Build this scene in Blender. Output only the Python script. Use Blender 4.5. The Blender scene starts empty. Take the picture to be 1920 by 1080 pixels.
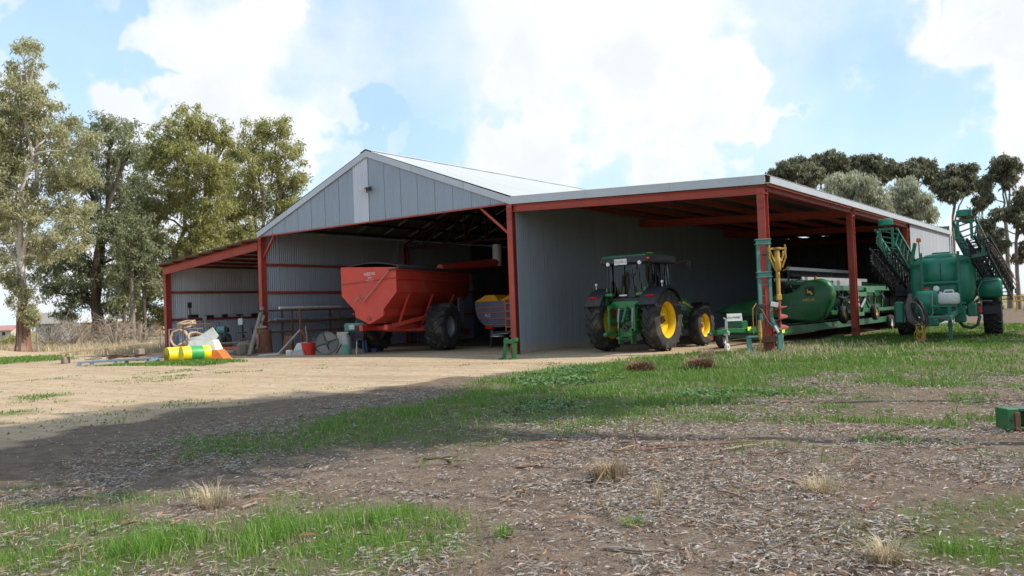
import bpy, bmesh, math, random
import numpy as np
from mathutils import Vector, Matrix
C = bpy.context.scene.collection
SC = bpy.context.scene
rad = math.radians
R = random.Random(7)

# ------------------------------------------------------------------ camera
CAMP = Vector((18.8436, -25.5062, 1.5))
cr = Vector((0.8021020, 0.5960088, -0.0374938)); cu = Vector((0.0474070, -0.0009624, 0.9988752)); cf = Vector((-0.5953024, 0.8029773, 0.0290269))
cd = bpy.data.cameras.new('camera'); cam = bpy.data.objects.new('camera', cd); C.objects.link(cam)
cam.matrix_world = Matrix(((cr.x, cu.x, -cf.x, CAMP.x), (cr.y, cu.y, -cf.y, CAMP.y), (cr.z, cu.z, -cf.z, CAMP.z), (0, 0, 0, 1)))
cd.sensor_width = 36; cd.lens = 1588.36 / 1920 * 36; cd.clip_end = 6000; cd.clip_start = 0.1
cd.dof.use_dof = True; cd.dof.focus_distance = 8.5; cd.dof.aperture_fstop = 4.5
SC.camera = cam
# ------------------------------------------------------------------ sun, sky, exposure
SUN = Vector((1.0, 0.45, 1.0)).normalized()
SUN_EL = math.asin(SUN.z); SUN_AZ = math.atan2(SUN.x, SUN.y)
sl = bpy.data.lights.new('sun', 'SUN'); sl.energy = 4.3; sl.angle = rad(0.55); sl.color = (1.0, 0.945, 0.86)
so = bpy.data.objects.new('sun', sl); C.objects.link(so); so.rotation_euler = (-SUN).to_track_quat('-Z', 'Y').to_euler()
so.location = (40, 20, 60)
SC.view_settings.view_transform = 'Standard'; SC.view_settings.look = 'None'
SC.view_settings.exposure = 0.35; SC.view_settings.gamma = 1; SC.view_settings.use_curve_mapping = False
SC.cycles.max_bounces = 6; SC.cycles.diffuse_bounces = 2; SC.cycles.glossy_bounces = 3; SC.cycles.transparent_max_bounces = 12
SC.cycles.caustics_reflective = False; SC.cycles.caustics_refractive = False

def pixdir(px, py):
    d = cf + cr * ((px - 960) / 1588.36) - cu * ((py - 540) / 1588.36)
    return d.normalized()

W = bpy.data.worlds.new('World'); SC.world = W; W.use_nodes = True
def build_world():
    nt = W.node_tree; N = nt.nodes; Lk = nt.links; N.clear()
    def n(t, **k):
        x = N.new(t)
        for a, b in k.items(): setattr(x, a, b)
        return x
    def math_(op, a, b=None, c=None, clamp=False):
        m = n('ShaderNodeMath', operation=op); m.use_clamp = clamp
        for i, v in enumerate((a, b, c)):
            if v is None: continue
            if isinstance(v, (int, float)): m.inputs[i].default_value = v
            else: Lk.new(v, m.inputs[i])
        return m.outputs[0]
    out = n('ShaderNodeOutputWorld'); bg = n('ShaderNodeBackground'); bg.inputs[1].default_value = 0.15
    Lk.new(bg.outputs[0], out.inputs[0])
    sky = n('ShaderNodeTexSky', sky_type='NISHITA'); sky.sun_disc = False
    sky.sun_elevation = SUN_EL; sky.sun_rotation = SUN_AZ; sky.air_density = 1.0; sky.dust_density = 0.6; sky.ozone_density = 1.6
    tc = n('ShaderNodeTexCoord'); D = tc.outputs['Generated']
    sep = n('ShaderNodeSeparateXYZ'); Lk.new(D, sep.inputs[0])
    # cloud deck coordinates: direction projected on a horizontal layer
    den = math_('ADD', math_('MAXIMUM', sep.outputs[2], 0.0), 0.22)
    com = n('ShaderNodeCombineXYZ')
    Lk.new(math_('DIVIDE', sep.outputs[0], den), com.inputs[0]); Lk.new(math_('DIVIDE', sep.outputs[1], den), com.inputs[1])
    com.inputs[2].default_value = 3.7
    def noise(vec, s, det, ro, dist=0.0):
        t = n('ShaderNodeTexNoise'); t.inputs['Scale'].default_value = s; t.inputs['Detail'].default_value = det
        t.inputs['Roughness'].default_value = ro; t.inputs['Distortion'].default_value = dist
        Lk.new(vec, t.inputs['Vector']); return t.outputs[0]
    big = noise(com.outputs[0], 1.15, 5, 0.55, 0.3)
    fine = noise(D, 9.0, 8, 0.62, 0.25)
    fine2 = noise(D, 3.2, 4, 0.55, 0.2)
    # single clouds and gaps: centre direction, angular radius, weight
    blobs = [((300, 130), 13, .55), ((110, 150), 9, .35), ((520, 150), 6.2, .5), ((480, 20), 6, .4), ((1120, 60), 13, .5),
             ((1080, 210), 8, .45), ((1350, 130), 7.5, .5), ((1210, 290), 5.5, .32), ((1450, 270), 5, .28), ((1800, 130), 8, .62), ((1890, 240), 8, .45), ((1680, 215), 5, .35), ((1530, 20), 4, .25),
             ((660, 290), 4, .25), ((1000, 330), 8, .22), ((1830, 350), 6, .3), ((880, 290), 4, .1),
             ((120, 0), 8, -.75), ((300, -10), 5, -.45), ((735, 150), 6.0, -.55), ((640, 40), 3.5, -.22), ((800, 250), 5, -.35), ((1590, 130), 4.2, -.5), ((1640, 40), 3.5, -.4), ((1530, 215), 3.2, -.35),
             ((660, 220), 4, -.4), ((1330, 240), 2.8, -.3)]
    wv = n('ShaderNodeTexNoise'); wv.inputs['Scale'].default_value = 5.5; wv.inputs['Detail'].default_value = 5; wv.inputs['Roughness'].default_value = .5; Lk.new(D, wv.inputs['Vector'])
    ws = n('ShaderNodeVectorMath', operation='MULTIPLY_ADD'); Lk.new(wv.outputs['Color'], ws.inputs[0]); ws.inputs[1].default_value = (.12, .12, .12); ws.inputs[2].default_value = (-.06, -.06, -.06)
    wd = n('ShaderNodeVectorMath', operation='ADD'); Lk.new(D, wd.inputs[0]); Lk.new(ws.outputs[0], wd.inputs[1]); DW = wd.outputs[0]
    acc = None
    for (p, rr, w) in blobs:
        c = pixdir(*p)
        vd = n('ShaderNodeVectorMath', operation='DOT_PRODUCT'); Lk.new(DW, vd.inputs[0]); vd.inputs[1].default_value = c
        mr = n('ShaderNodeMapRange', interpolation_type='SMOOTHSTEP'); Lk.new(vd.outputs['Value'], mr.inputs[0])
        mr.inputs[1].default_value = math.cos(rad(rr)); mr.inputs[2].default_value = math.cos(rad(rr * 0.25)); mr.inputs[3].default_value = 0; mr.inputs[4].default_value = w
        acc = mr.outputs[0] if acc is None else math_('ADD', acc, mr.outputs[0])
    field = math_('ADD', math_('MULTIPLY', big, 1.0), acc)
    field = math_('ADD', field, math_('MULTIPLY', math_('SUBTRACT', fine, 0.5), 0.55))
    field = math_('ADD', field, math_('MULTIPLY', math_('SUBTRACT', fine2, 0.5), 0.5))
    mask = n('ShaderNodeMapRange', interpolation_type='SMOOTHSTEP'); Lk.new(field, mask.inputs[0])
    mask.inputs[1].default_value = 0.24; mask.inputs[2].default_value = 1.05
    # cloud tone: white tops, faintly grey thick parts
    tone = n('ShaderNodeMapRange', interpolation_type='SMOOTHSTEP'); Lk.new(math_('ADD', noise(D, 3.6, 5, 0.55, 0.3), math_('MULTIPLY', field, 0.13)), tone.inputs[0])
    tone.inputs[1].default_value = 0.42; tone.inputs[2].default_value = 0.85
    cmix = n('ShaderNodeMix', data_type='RGBA'); Lk.new(tone.outputs[0], cmix.inputs[0])
    cmix.inputs[6].default_value = (5.8, 5.8, 5.85, 1); cmix.inputs[7].default_value = (4.7, 4.95, 5.5, 1)
    # thin milky veil in the blue
    veil = n('ShaderNodeMapRange'); Lk.new(fine2, veil.inputs[0]); veil.inputs[1].default_value = .35; veil.inputs[2].default_value = .75; veil.inputs[3].default_value = 0.42; veil.inputs[4].default_value = .8
    m0 = n('ShaderNodeMix', data_type='RGBA'); Lk.new(veil.outputs[0], m0.inputs[0]); Lk.new(sky.outputs[0], m0.inputs[6]); m0.inputs[7].default_value = (3.7, 5.2, 6.7, 1)
    m1 = n('ShaderNodeMix', data_type='RGBA'); Lk.new(mask.outputs[0], m1.inputs[0]); Lk.new(m0.outputs[2], m1.inputs[6]); Lk.new(cmix.outputs[2], m1.inputs[7])
    Lk.new(m1.outputs[2], bg.inputs[0])
build_world()

# ------------------------------------------------------------------ materials
def mat(name, col, rough=.55, metal=0.0, var=.18, scale=3.0, dirt=None, damt=.35, dscale=2.0, bump=0.0, bscale=30.0, spec=.5, island=0.0, objvar=0.0, trans=0.0, stretch=(1, 1, 1), coat=0.0):
    m = bpy.data.materials.new(name); m.use_nodes = True
    nt = m.node_tree; N = nt.nodes; Lk = nt.links
    b = N['Principled BSDF']; b.inputs['Roughness'].default_value = rough; b.inputs['Metallic'].default_value = metal
    b.inputs['Specular IOR Level'].default_value = spec; b.inputs['Coat Weight'].default_value = coat
    tc = N.new('ShaderNodeTexCoord'); mp = N.new('ShaderNodeMapping'); mp.inputs['Scale'].default_value = stretch
    Lk.new(tc.outputs['Object'], mp.inputs[0])
    no = N.new('ShaderNodeTexNoise'); no.inputs['Scale'].default_value = scale; no.inputs['Detail'].default_value = 5; no.inputs['Roughness'].default_value = .6
    Lk.new(mp.outputs[0], no.inputs['Vector'])
    mr = N.new('ShaderNodeMapRange'); Lk.new(no.outputs[0], mr.inputs[0]); mr.inputs[1].default_value = .25; mr.inputs[2].default_value = .75; mr.inputs[3].default_value = 1 - var; mr.inputs[4].default_value = 1 + var
    val = mr.outputs[0]
    def mul(a, bb):
        x = N.new('ShaderNodeMath'); x.operation = 'MULTIPLY'; Lk.new(a, x.inputs[0]); Lk.new(bb, x.inputs[1]); return x.outputs[0]
    if island:
        g = N.new('ShaderNodeNewGeometry'); r2 = N.new('ShaderNodeMapRange'); Lk.new(g.outputs['Random Per Island'], r2.inputs[0]); r2.inputs[3].default_value = 1 - island; r2.inputs[4].default_value = 1 + island; val = mul(val, r2.outputs[0])
    if objvar:
        g = N.new('ShaderNodeObjectInfo'); r2 = N.new('ShaderNodeMapRange'); Lk.new(g.outputs['Random'], r2.inputs[0]); r2.inputs[3].default_value = 1 - objvar; r2.inputs[4].default_value = 1 + objvar; val = mul(val, r2.outputs[0])
    vm = N.new('ShaderNodeVectorMath'); vm.operation = 'SCALE'; vm.inputs[0].default_value = col[:3]; Lk.new(val, vm.inputs['Scale'])
    cout = vm.outputs[0]
    if dirt:
        n2 = N.new('ShaderNodeTexNoise'); n2.inputs['Scale'].default_value = dscale; n2.inputs['Detail'].default_value = 7; n2.inputs['Roughness'].default_value = .68; Lk.new(mp.outputs[0], n2.inputs['Vector'])
        r3 = N.new('ShaderNodeMapRange'); r3.interpolation_type = 'SMOOTHSTEP'; Lk.new(n2.outputs[0], r3.inputs[0]); r3.inputs[1].default_value = .48; r3.inputs[2].default_value = .72; r3.inputs[4].default_value = damt
        mx = N.new('ShaderNodeMix'); mx.data_type = 'RGBA'; Lk.new(r3.outputs[0], mx.inputs[0]); Lk.new(cout, mx.inputs[6]); mx.inputs[7].default_value = (*dirt, 1); cout = mx.outputs[2]
        rr = N.new('ShaderNodeMapRange'); Lk.new(r3.outputs[0], rr.inputs[0]); rr.inputs[3].default_value = rough; rr.inputs[4].default_value = min(1, rough + .3); Lk.new(rr.outputs[0], b.inputs['Roughness'])
    Lk.new(cout, b.inputs['Base Color'])
    if bump:
        n3 = N.new('ShaderNodeTexNoise'); n3.inputs['Scale'].default_value = bscale; n3.inputs['Detail'].default_value = 4; Lk.new(mp.outputs[0], n3.inputs['Vector'])
        bp = N.new('ShaderNodeBump'); bp.inputs['Strength'].default_value = bump; bp.inputs['Distance'].default_value = .02; Lk.new(n3.outputs[0], bp.inputs['Height']); Lk.new(bp.outputs[0], b.inputs['Normal'])
    if trans:
        t = N.new('ShaderNodeBsdfTranslucent'); Lk.new(cout, t.inputs[0]); ms = N.new('ShaderNodeMixShader'); ms.inputs[0].default_value = trans
        Lk.new(b.outputs[0], ms.inputs[1]); Lk.new(t.outputs[0], ms.inputs[2]); Lk.new(ms.outputs[0], N['Material Output'].inputs[0])
    return m

DUST = (.30, .22, .14)
M = dict(
    truss_red=mat('shade_darkened_truss_steel', (.10, .022, .018), .7, var=.2),  # darker copy of the red steel, roof-space shade put into its colour
    steel_red=mat('red_oxide_steel', (.39, .060, .036), .6, var=.22, scale=1.5, dirt=(.16, .07, .05), damt=.5, dscale=3, bump=.1),
    bin_red=mat('bin_red_paint', (.54, .050, .030), .42, var=.14, scale=1.2, dirt=(.40, .14, .09), damt=.6, dscale=1.6),
    green=mat('tractor_green', (.012, .150, .035), .35, var=.15, scale=3, dirt=(.13, .13, .075), damt=.6, dscale=2.5, coat=.2),
    green_dark=mat('trailer_green', (.010, .090, .032), .42, var=.18, scale=2, dirt=(.08, .09, .05), damt=.35),
    green_bright=mat('header_green', (.010, .115, .030), .38, var=.12, scale=2, dirt=(.11, .13, .07), damt=.55),
    yellow=mat('wheel_yellow', (.80, .52, .015), .4, var=.08, dirt=(.35, .22, .05), damt=.4, dscale=3),
    tyre=mat('tyre_rubber', (.022, .021, .021), .8, var=.25, scale=5, dirt=(.17, .135, .095), damt=.7, dscale=3, bump=.15),
    tyre_dusty=mat('dusty_tyre_rubber', (.035, .033, .031), .85, var=.25, scale=5, dirt=(.15, .12, .09), damt=.7, dscale=3, bump=.15),
    black=mat('black_plastic', (.014, .014, .015), .5, var=.2, dirt=(.08, .07, .06), damt=.25),
    dark=mat('dark_steel', (.045, .045, .047), .55, var=.25, metal=.3, dirt=(.12, .07, .04), damt=.5),
    grey=mat('grey_steel', (.30, .30, .31), .45, metal=.4, var=.15, dirt=(.2, .16, .12), damt=.3),
    silver=mat('galvanised_pipe', (.55, .56, .58), .38, metal=.6, var=.15, scale=8),
    white=mat('white_paint', (.66, .65, .62), .5, var=.1, dirt=(.36, .30, .23), damt=.55, dscale=4),
    whiteplast=mat('white_plastic', (.62, .62, .58), .45, var=.1, dirt=(.35, .30, .22), damt=.5, dscale=4),
    teal=mat('sprayer_teal', (.007, .140, .080), .38, var=.14, scale=2.5, dirt=(.09, .15, .10), damt=.4, dscale=2),
    tealtank=mat('sprayer_tank_plastic', (.007, .185, .105), .33, var=.1, scale=1.4, dirt=(.07, .22, .15), damt=.35, dscale=1.5),
    turq=mat('faded_turquoise_paint', (.10, .27, .23), .6, var=.2, dirt=(.20, .12, .07), damt=.6, dscale=5),
    augyel=mat('faded_yellow_paint', (.52, .30, .05), .55, var=.2, dirt=(.18, .10, .05), damt=.85, dscale=6),
    augred=mat('auger_red', (.36, .085, .065), .55, var=.2, dirt=(.18, .09, .06), damt=.5, dscale=6),
    rust=mat('rusty_steel', (.16, .065, .035), .8, var=.35, scale=6, dirt=(.06, .03, .02), damt=.6),
    timber=mat('weathered_timber', (.26, .21, .16), .85, var=.3, scale=4, stretch=(1, 1, .15), dirt=(.12, .09, .07), damt=.5, bump=.3),
    tan=mat('tan_timber', (.52, .37, .23), .8, var=.2, dirt=(.3, .2, .12), damt=.4),
    orange=mat('orange_paint', (.62, .17, .04), .5, var=.15, dirt=(.35, .15, .07), damt=.4),
    redplast=mat('red_plastic', (.60, .035, .030), .4, var=.08),
    blue=mat('faded_blue_paint', (.035, .10, .28), .5, var=.2, dirt=(.1, .09, .08), damt=.4),
    slate=mat('slate_blue_panel', (.115, .135, .19), .38, var=.1, dirt=(.2, .16, .12), damt=.35, dscale=1.5),
    spread_yel=mat('spreader_yellow', (.72, .33, .02), .45, var=.1),
    hose=mat('hose_rubber', (.10, .085, .075), .7, var=.3, scale=8),
    hosetan=mat('tan_hose', (.42, .30, .20), .7, var=.25, scale=6),
    ropeyel=mat('yellow_rope', (.75, .40, .04), .7, var=.25, scale=10),
    lampr=mat('red_lens', (.55, .012, .010), .2, var=.05),
    lampo=mat('orange_lens', (.85, .16, .01), .25, var=.05),
    lampw=mat('clear_lamp_lens', (.75, .75, .75), .15, var=.05),
    refl=mat('yellow_reflector', (.72, .85, .02), .3, var=.03),
    drumyel=mat('drum_yellow', (.82, .66, .012), .42, var=.1, dirt=(.70, .36, .03), damt=.5, dscale=4),
    drumgrn=mat('drum_green', (.03, .33, .07), .45, var=.1, dirt=(.3, .35, .2), damt=.25, dscale=7),
    cream=mat('cream_panel', (.46, .40, .32), .6, var=.15),
    disc_a=mat('worn_disc_steel', (.20, .175, .16), .65, var=.2, dirt=(.10, .16, .09), damt=.5, dscale=3),
    disc_b=mat('dull_disc_steel', (.14, .125, .12), .7, var=.2, dirt=(.09, .14, .08), damt=.5, dscale=3),
    drumrust=mat('rusty_drum_end', (.62, .36, .06), .6, var=.25, dirt=(.42, .20, .06), damt=.8, dscale=3),
    pinkrod=mat('faded_red_rod', (.42, .20, .17), .5, var=.15),
    bluegrey=mat('pale_blue_steel', (.22, .31, .38), .5, var=.2, dirt=(.2, .15, .1), damt=.5),
    concrete=mat('concrete', (.38, .36, .33), .85, var=.15, bump=.2),
    scrim=mat('black_tarp', (.03, .032, .034), .75, var=.2),
    batts=mat('silver_slat', (.36, .36, .36), .4, var=.1, metal=.3),
)
def corr_mat(name, col, dirt, damt, rough=.42, metal=.25, ov=.05, splash=None):
    m = mat(name, col, rough, metal, var=.09, scale=1.3, dirt=dirt, damt=damt, dscale=1.6, objvar=ov, stretch=(2.4, 2.4, .22))
    if splash:   # sandy mud splash along the foot of the sheet
        nt = m.node_tree; N = nt.nodes; Lk = nt.links; b = N['Principled BSDF']
        src = b.inputs['Base Color'].links[0].from_socket
        tc = N.new('ShaderNodeTexCoord'); sp = N.new('ShaderNodeSeparateXYZ'); Lk.new(tc.outputs['Object'], sp.inputs[0])
        no = N.new('ShaderNodeTexNoise'); no.inputs['Scale'].default_value = 2.2; no.inputs['Detail'].default_value = 6; Lk.new(tc.outputs['Object'], no.inputs['Vector'])
        a = N.new('ShaderNodeMath'); a.operation = 'MULTIPLY_ADD'; Lk.new(no.outputs[0], a.inputs[0]); a.inputs[1].default_value = -1.0; Lk.new(sp.outputs[2], a.inputs[2])
        r3 = N.new('ShaderNodeMapRange'); r3.interpolation_type = 'SMOOTHSTEP'; Lk.new(a.outputs[0], r3.inputs[0]); r3.inputs[1].default_value = -.45; r3.inputs[2].default_value = .12; r3.inputs[3].default_value = .75; r3.inputs[4].default_value = 0
        mx = N.new('ShaderNodeMix'); mx.data_type = 'RGBA'; Lk.new(r3.outputs[0], mx.inputs[0]); Lk.new(src, mx.inputs[6]); mx.inputs[7].default_value = (*splash, 1); Lk.new(mx.outputs[2], b.inputs['Base Color'])
    return m
M['gable'] = corr_mat('galvanised_gable', (.31, .35, .405), (.265, .30, .35), .5, ov=.02)
M['gable_light'] = corr_mat('clear_gable_sheet', (.56, .57, .62), (.48, .50, .56), .4, ov=.03)
M['wallsheet'] = corr_mat('galvanised_wall', (.25, .28, .315), (.19, .205, .22), .5, rough=.6, metal=.05, ov=.06, splash=(.40, .32, .20))
M['leftsheet'] = corr_mat('left_galvanised_wall', (.40, .44, .50), (.33, .35, .38), .5, ov=.06)
M['shadedsheet'] = corr_mat('shade_darkened_wall', (.10, .105, .11), (.07, .07, .07), .5, rough=.7, metal=.0, ov=.06)  # darkened copy of the wall sheet, deep interior shade put into its colour
M['endsheet'] = corr_mat('zinc_end_wall', (.43, .44, .46), (.36, .37, .38), .4, ov=.04)
M['oldsheet'] = corr_mat('old_galvanised_wall', (.72, .71, .75), (.58, .55, .55), .6, rough=.5, ov=.09)
M['roof'] = corr_mat('roof_zincalume', (.50, .51, .50), (.43, .43, .41), .3, rough=.5, metal=.15, ov=.02)
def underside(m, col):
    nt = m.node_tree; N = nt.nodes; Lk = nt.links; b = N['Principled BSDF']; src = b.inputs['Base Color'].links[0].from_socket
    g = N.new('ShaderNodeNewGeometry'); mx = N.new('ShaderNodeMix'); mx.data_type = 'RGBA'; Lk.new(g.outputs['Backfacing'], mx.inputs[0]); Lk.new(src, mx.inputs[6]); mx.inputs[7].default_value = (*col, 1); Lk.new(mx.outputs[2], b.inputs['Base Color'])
underside(M['roof'], (.11, .105, .095))  # underside coloured dark to deepen the shade beneath the roof
M['oldroof'] = corr_mat('old_roof_iron', (.30, .27, .24), (.20, .13, .09), .6, rough=.7, metal=.1, ov=.06)
M['trim'] = mat('zincalume_trim', (.46, .47, .49), .4, metal=.25, var=.08, scale=1.5, objvar=.05)

def glass_mat(name, tint, ior=1.4):
    m = bpy.data.materials.new(name); m.use_nodes = True; nt = m.node_tree; N = nt.nodes; Lk = nt.links
    N.remove(N['Principled BSDF'])
    t = N.new('ShaderNodeBsdfTransparent'); t.inputs[0].default_value = (*tint, 1)
    g = N.new('ShaderNodeBsdfGlossy'); g.inputs['Roughness'].default_value = .03; g.inputs[0].default_value = (.9, .95, .95, 1)
    fr = N.new('ShaderNodeFresnel'); fr.inputs[0].default_value = ior
    no = N.new('ShaderNodeTexNoise'); no.inputs['Scale'].default_value = 2.2; no.inputs['Detail'].default_value = 1
    tc = N.new('ShaderNodeTexCoord'); mp = N.new('ShaderNodeMapping'); mp.inputs['Scale'].default_value = (2, 2, .25); Lk.new(tc.outputs['Object'], mp.inputs[0]); Lk.new(mp.outputs[0], no.inputs['Vector'])
    bp = N.new('ShaderNodeBump'); bp.inputs['Strength'].default_value = .9; bp.inputs['Distance'].default_value = .25; Lk.new(no.outputs[0], bp.inputs['Height']); Lk.new(bp.outputs[0], g.inputs['Normal'])
    ms = N.new('ShaderNodeMixShader'); ad = N.new('ShaderNodeMath'); ad.operation = 'ADD'; ad.inputs[1].default_value = .01; Lk.new(fr.outputs[0], ad.inputs[0]); Lk.new(ad.outputs[0], ms.inputs[0])
    Lk.new(t.outputs[0], ms.inputs[1]); Lk.new(g.outputs[0], ms.inputs[2]); Lk.new(ms.outputs[0], N['Material Output'].inputs[0])
    return m
M['glass'] = glass_mat('tinted_glass', (.03, .042, .04))

# ------------------------------------------------------------------ mesh helpers
def rotz(a): return Matrix.Rotation(a, 4, 'Z')
def at(x, y, z, rz=0, rx=0, ry=0): return Matrix.Translation((x, y, z)) @ Matrix.Rotation(rz, 4, 'Z') @ Matrix.Rotation(ry, 4, 'Y') @ Matrix.Rotation(rx, 4, 'X')
AXX = Matrix.Rotation(math.pi / 2, 4, 'Y')      # local Z -> X
class MB:
    def __init__(s): s.v = []; s.f = []
    def add(s, vs, fs, m=None):
        o = len(s.v)
        for p in vs:
            p = Vector(p)
            if m is not None: p = m @ p
            s.v.append((p.x, p.y, p.z))
        s.f += [tuple(i + o for i in f) for f in fs]
        return s
    def box(s, c, d, m=None, ch=None):
        hx, hy, hz = d[0] / 2, d[1] / 2, d[2] / 2
        if ch is None: ch = min(hx, hy, hz) * .22
        ch = min(ch, min(hx, hy, hz) * .45)
        vs = []; idx = {}
        for sx in (-1, 1):
            for sy in (-1, 1):
                for sz in (-1, 1):
                    for ax in range(3):
                        p = [sx * (hx - ch), sy * (hy - ch), sz * (hz - ch)]
                        p[ax] = (sx * hx, sy * hy, sz * hz)[ax]
                        idx[(sx, sy, sz, ax)] = len(vs); vs.append((c[0] + p[0], c[1] + p[1], c[2] + p[2]))
        fs = []
        def nrm(f):
            a, b, e = (Vector(vs[i]) for i in f[:3]); n = (b - a).cross(e - a)
            cc = sum((Vector(vs[i]) for i in f), Vector()) / len(f) - Vector(c)
            return f if n.dot(cc) > 0 else f[::-1]
        for ax in range(3):
            o1, o2 = [a for a in range(3) if a != ax]
            for sg in (-1, 1):
                f = []
                for (a, b) in ((-1, -1), (1, -1), (1, 1), (-1, 1)):
                    k = [0, 0, 0]; k[ax] = sg; k[o1] = a; k[o2] = b; f.append(idx[(*k, ax)])
                fs.append(nrm(tuple(f)))
            for a in (-1, 1):
                for b in (-1, 1):
                    k1 = [0, 0, 0]; k2 = [0, 0, 0]; k1[ax] = -1; k2[ax] = 1
                    for k in (k1, k2): k[o1] = a; k[o2] = b
                    fs.append(nrm((idx[(*k1, o1)], idx[(*k2, o1)], idx[(*k2, o2)], idx[(*k1, o2)])))
        for sx in (-1, 1):
            for sy in (-1, 1):
                for sz in (-1, 1): fs.append(nrm((idx[(sx, sy, sz, 0)], idx[(sx, sy, sz, 1)], idx[(sx, sy, sz, 2)])))
        return s.add(vs, fs, m)
    def bar(s, p0, p1, w, h=None, up=(0, 0, 1), m=None, ch=None):
        h = w if h is None else h
        p0 = Vector(p0); p1 = Vector(p1); d = p1 - p0; L = d.length
        z = d.normalized(); u = Vector(up)
        if abs(z.dot(u.normalized())) > .98: u = Vector((0, 1, 0))
        x = z.cross(u).normalized(); y = x.cross(z).normalized() * 1
        mm = Matrix(((x.x, y.x, z.x, 0), (x.y, y.y, z.y, 0), (x.z, y.z, z.z, 0), (0, 0, 0, 1))); mm.translation = (p0 + p1) / 2
        if m is not None: mm = m @ mm
        return s.box((0, 0, 0), (w, h, L), mm, ch)
    def tube(s, pts, r, n=8, m=None, cap=True):
        pts = [Vector(p) for p in pts]; k = len(pts)
        rs = r if isinstance(r, (list, tuple)) else [r] * k
        vs = []; ref = None
        for i, p in enumerate(pts):
            t = (pts[min(i + 1, k - 1)] - pts[max(i - 1, 0)]).normalized()
            if ref is None: ref = Vector((0, 0, 1)) if abs(t.z) < .9 else Vector((1, 0, 0))
            x = t.cross(ref)
            if x.length < 1e-5: x = t.orthogonal()
            x.normalize(); ref = x.cross(t).normalized()
            for j in range(n):
                a = 2 * math.pi * j / n; vs.append(p + (x * math.cos(a) + ref * math.sin(a)) * rs[i])
        fs = []
        for i in range(k - 1):
            for j in range(n): fs.append((i * n + j, i * n + (j + 1) % n, (i + 1) * n + (j + 1) % n, (i + 1) * n + j))
        if cap: fs.append(tuple(range(n))[::-1]); fs.append(tuple((k - 1) * n + j for j in range(n)))
        return s.add(vs, fs, m)
    def lathe(s, prof, n=24, m=None):   # (r, z) around local Z
        vs = []; k = len(prof)
        for (r, z) in prof:
            for j in range(n): a = 2 * math.pi * j / n; vs.append((r * math.cos(a), r * math.sin(a), z))
        fs = [(i * n + j, i * n + (j + 1) % n, (i + 1) * n + (j + 1) % n, (i + 1) * n + j) for i in range(k - 1) for j in range(n)]
        if prof[0][0] > 1e-4: fs.append(tuple(range(n))[::-1])
        if prof[-1][0] > 1e-4: fs.append(tuple((k - 1) * n + j for j in range(n)))
        return s.add(vs, fs, m)
    def ring(s, prof, n=24, m=None):    # closed profile, no caps
        vs = []; k = len(prof)
        for (r, z) in prof:
            for j in range(n): a = 2 * math.pi * j / n; vs.append((r * math.cos(a), r * math.sin(a), z))
        fs = [(i * n + j, i * n + (j + 1) % n, ((i + 1) % k) * n + (j + 1) % n, ((i + 1) % k) * n + j) for i in range(k) for j in range(n)]
        return s.add(vs, fs, m)
    def prism(s, poly, z0, z1, m=None):  # polygon in local xy, extruded along local z
        k = len(poly)
        vs = [(x, y, z0) for x, y in poly] + [(x, y, z1) for x, y in poly]
        fs = [tuple(range(k))[::-1], tuple(range(k, 2 * k))] + [(i, (i + 1) % k, (i + 1) % k + k, i + k) for i in range(k)]
        return s.add(vs, fs, m)
    def loft(s, secs, m=None, cap=True):  # list of equal-length vertex loops
        k = len(secs[0]); vs = [p for q in secs for p in q]
        fs = [(i * k + j, i * k + (j + 1) % k, (i + 1) * k + (j + 1) % k, (i + 1) * k + j) for i in range(len(secs) - 1) for j in range(k)]
        if cap: fs.append(tuple(range(k))[::-1]); fs.append(tuple((len(secs) - 1) * k + j for j in range(k)))
        return s.add(vs, fs, m)
    def sphere(s, c, r, n=10, m=None, sc=(1, 1, 1)):
        prof = [(max(1e-5, math.sin(math.pi * i / n)) , -math.cos(math.pi * i / n)) for i in range(n + 1)]
        mm = Matrix.Translation(c) @ Matrix.Diagonal((r * sc[0], r * sc[1], r * sc[2], 1))
        return s.lathe(prof, n + 4, mm if m is None else m @ mm)
    def mesh(s, name, material, smooth=35):
        me = bpy.data.meshes.new(name); me.from_pydata(s.v, [], s.f)
        bm = bmesh.new(); bm.from_mesh(me); bmesh.ops.recalc_face_normals(bm, faces=bm.faces); bm.to_mesh(me); bm.free()
        me.materials.append(material)
        if smooth: me.shade_smooth(); me.set_sharp_from_angle(angle=rad(smooth))
        me.update(); return me
    def build(s, name, material, parent=None, smooth=35, label=None):
        return link(name, s.mesh(name, material, smooth), parent, label)
def link(name, me, parent=None, label=None, loc=None, rot=None):
    o = bpy.data.objects.new(name, me); C.objects.link(o)
    if parent is not None: o.parent = parent
    if label: o['label'] = label
    if loc is not None: o.location = loc
    if rot is not None: o.rotation_euler = rot
    return o
def tag(o, label=None, cat=None, group=None, kind=None):
    if label: o['label'] = label
    if cat: o['category'] = cat
    if group: o['group'] = group
    if kind: o['kind'] = kind
    return o
def thing(name, label, cat, loc=(0, 0, 0), rz=0, group=None):
    o = bpy.data.objects.new(name, None); C.objects.link(o); o.location = loc; o.rotation_euler = (0, 0, rz); o.empty_display_size = .3
    return tag(o, label, cat, group)
def copy_tree(o, parent=None):
    c = o.copy(); C.objects.link(c)
    if parent is not None: c.parent = parent
    for ch in o.children: copy_tree(ch, c)
    return c
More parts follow.
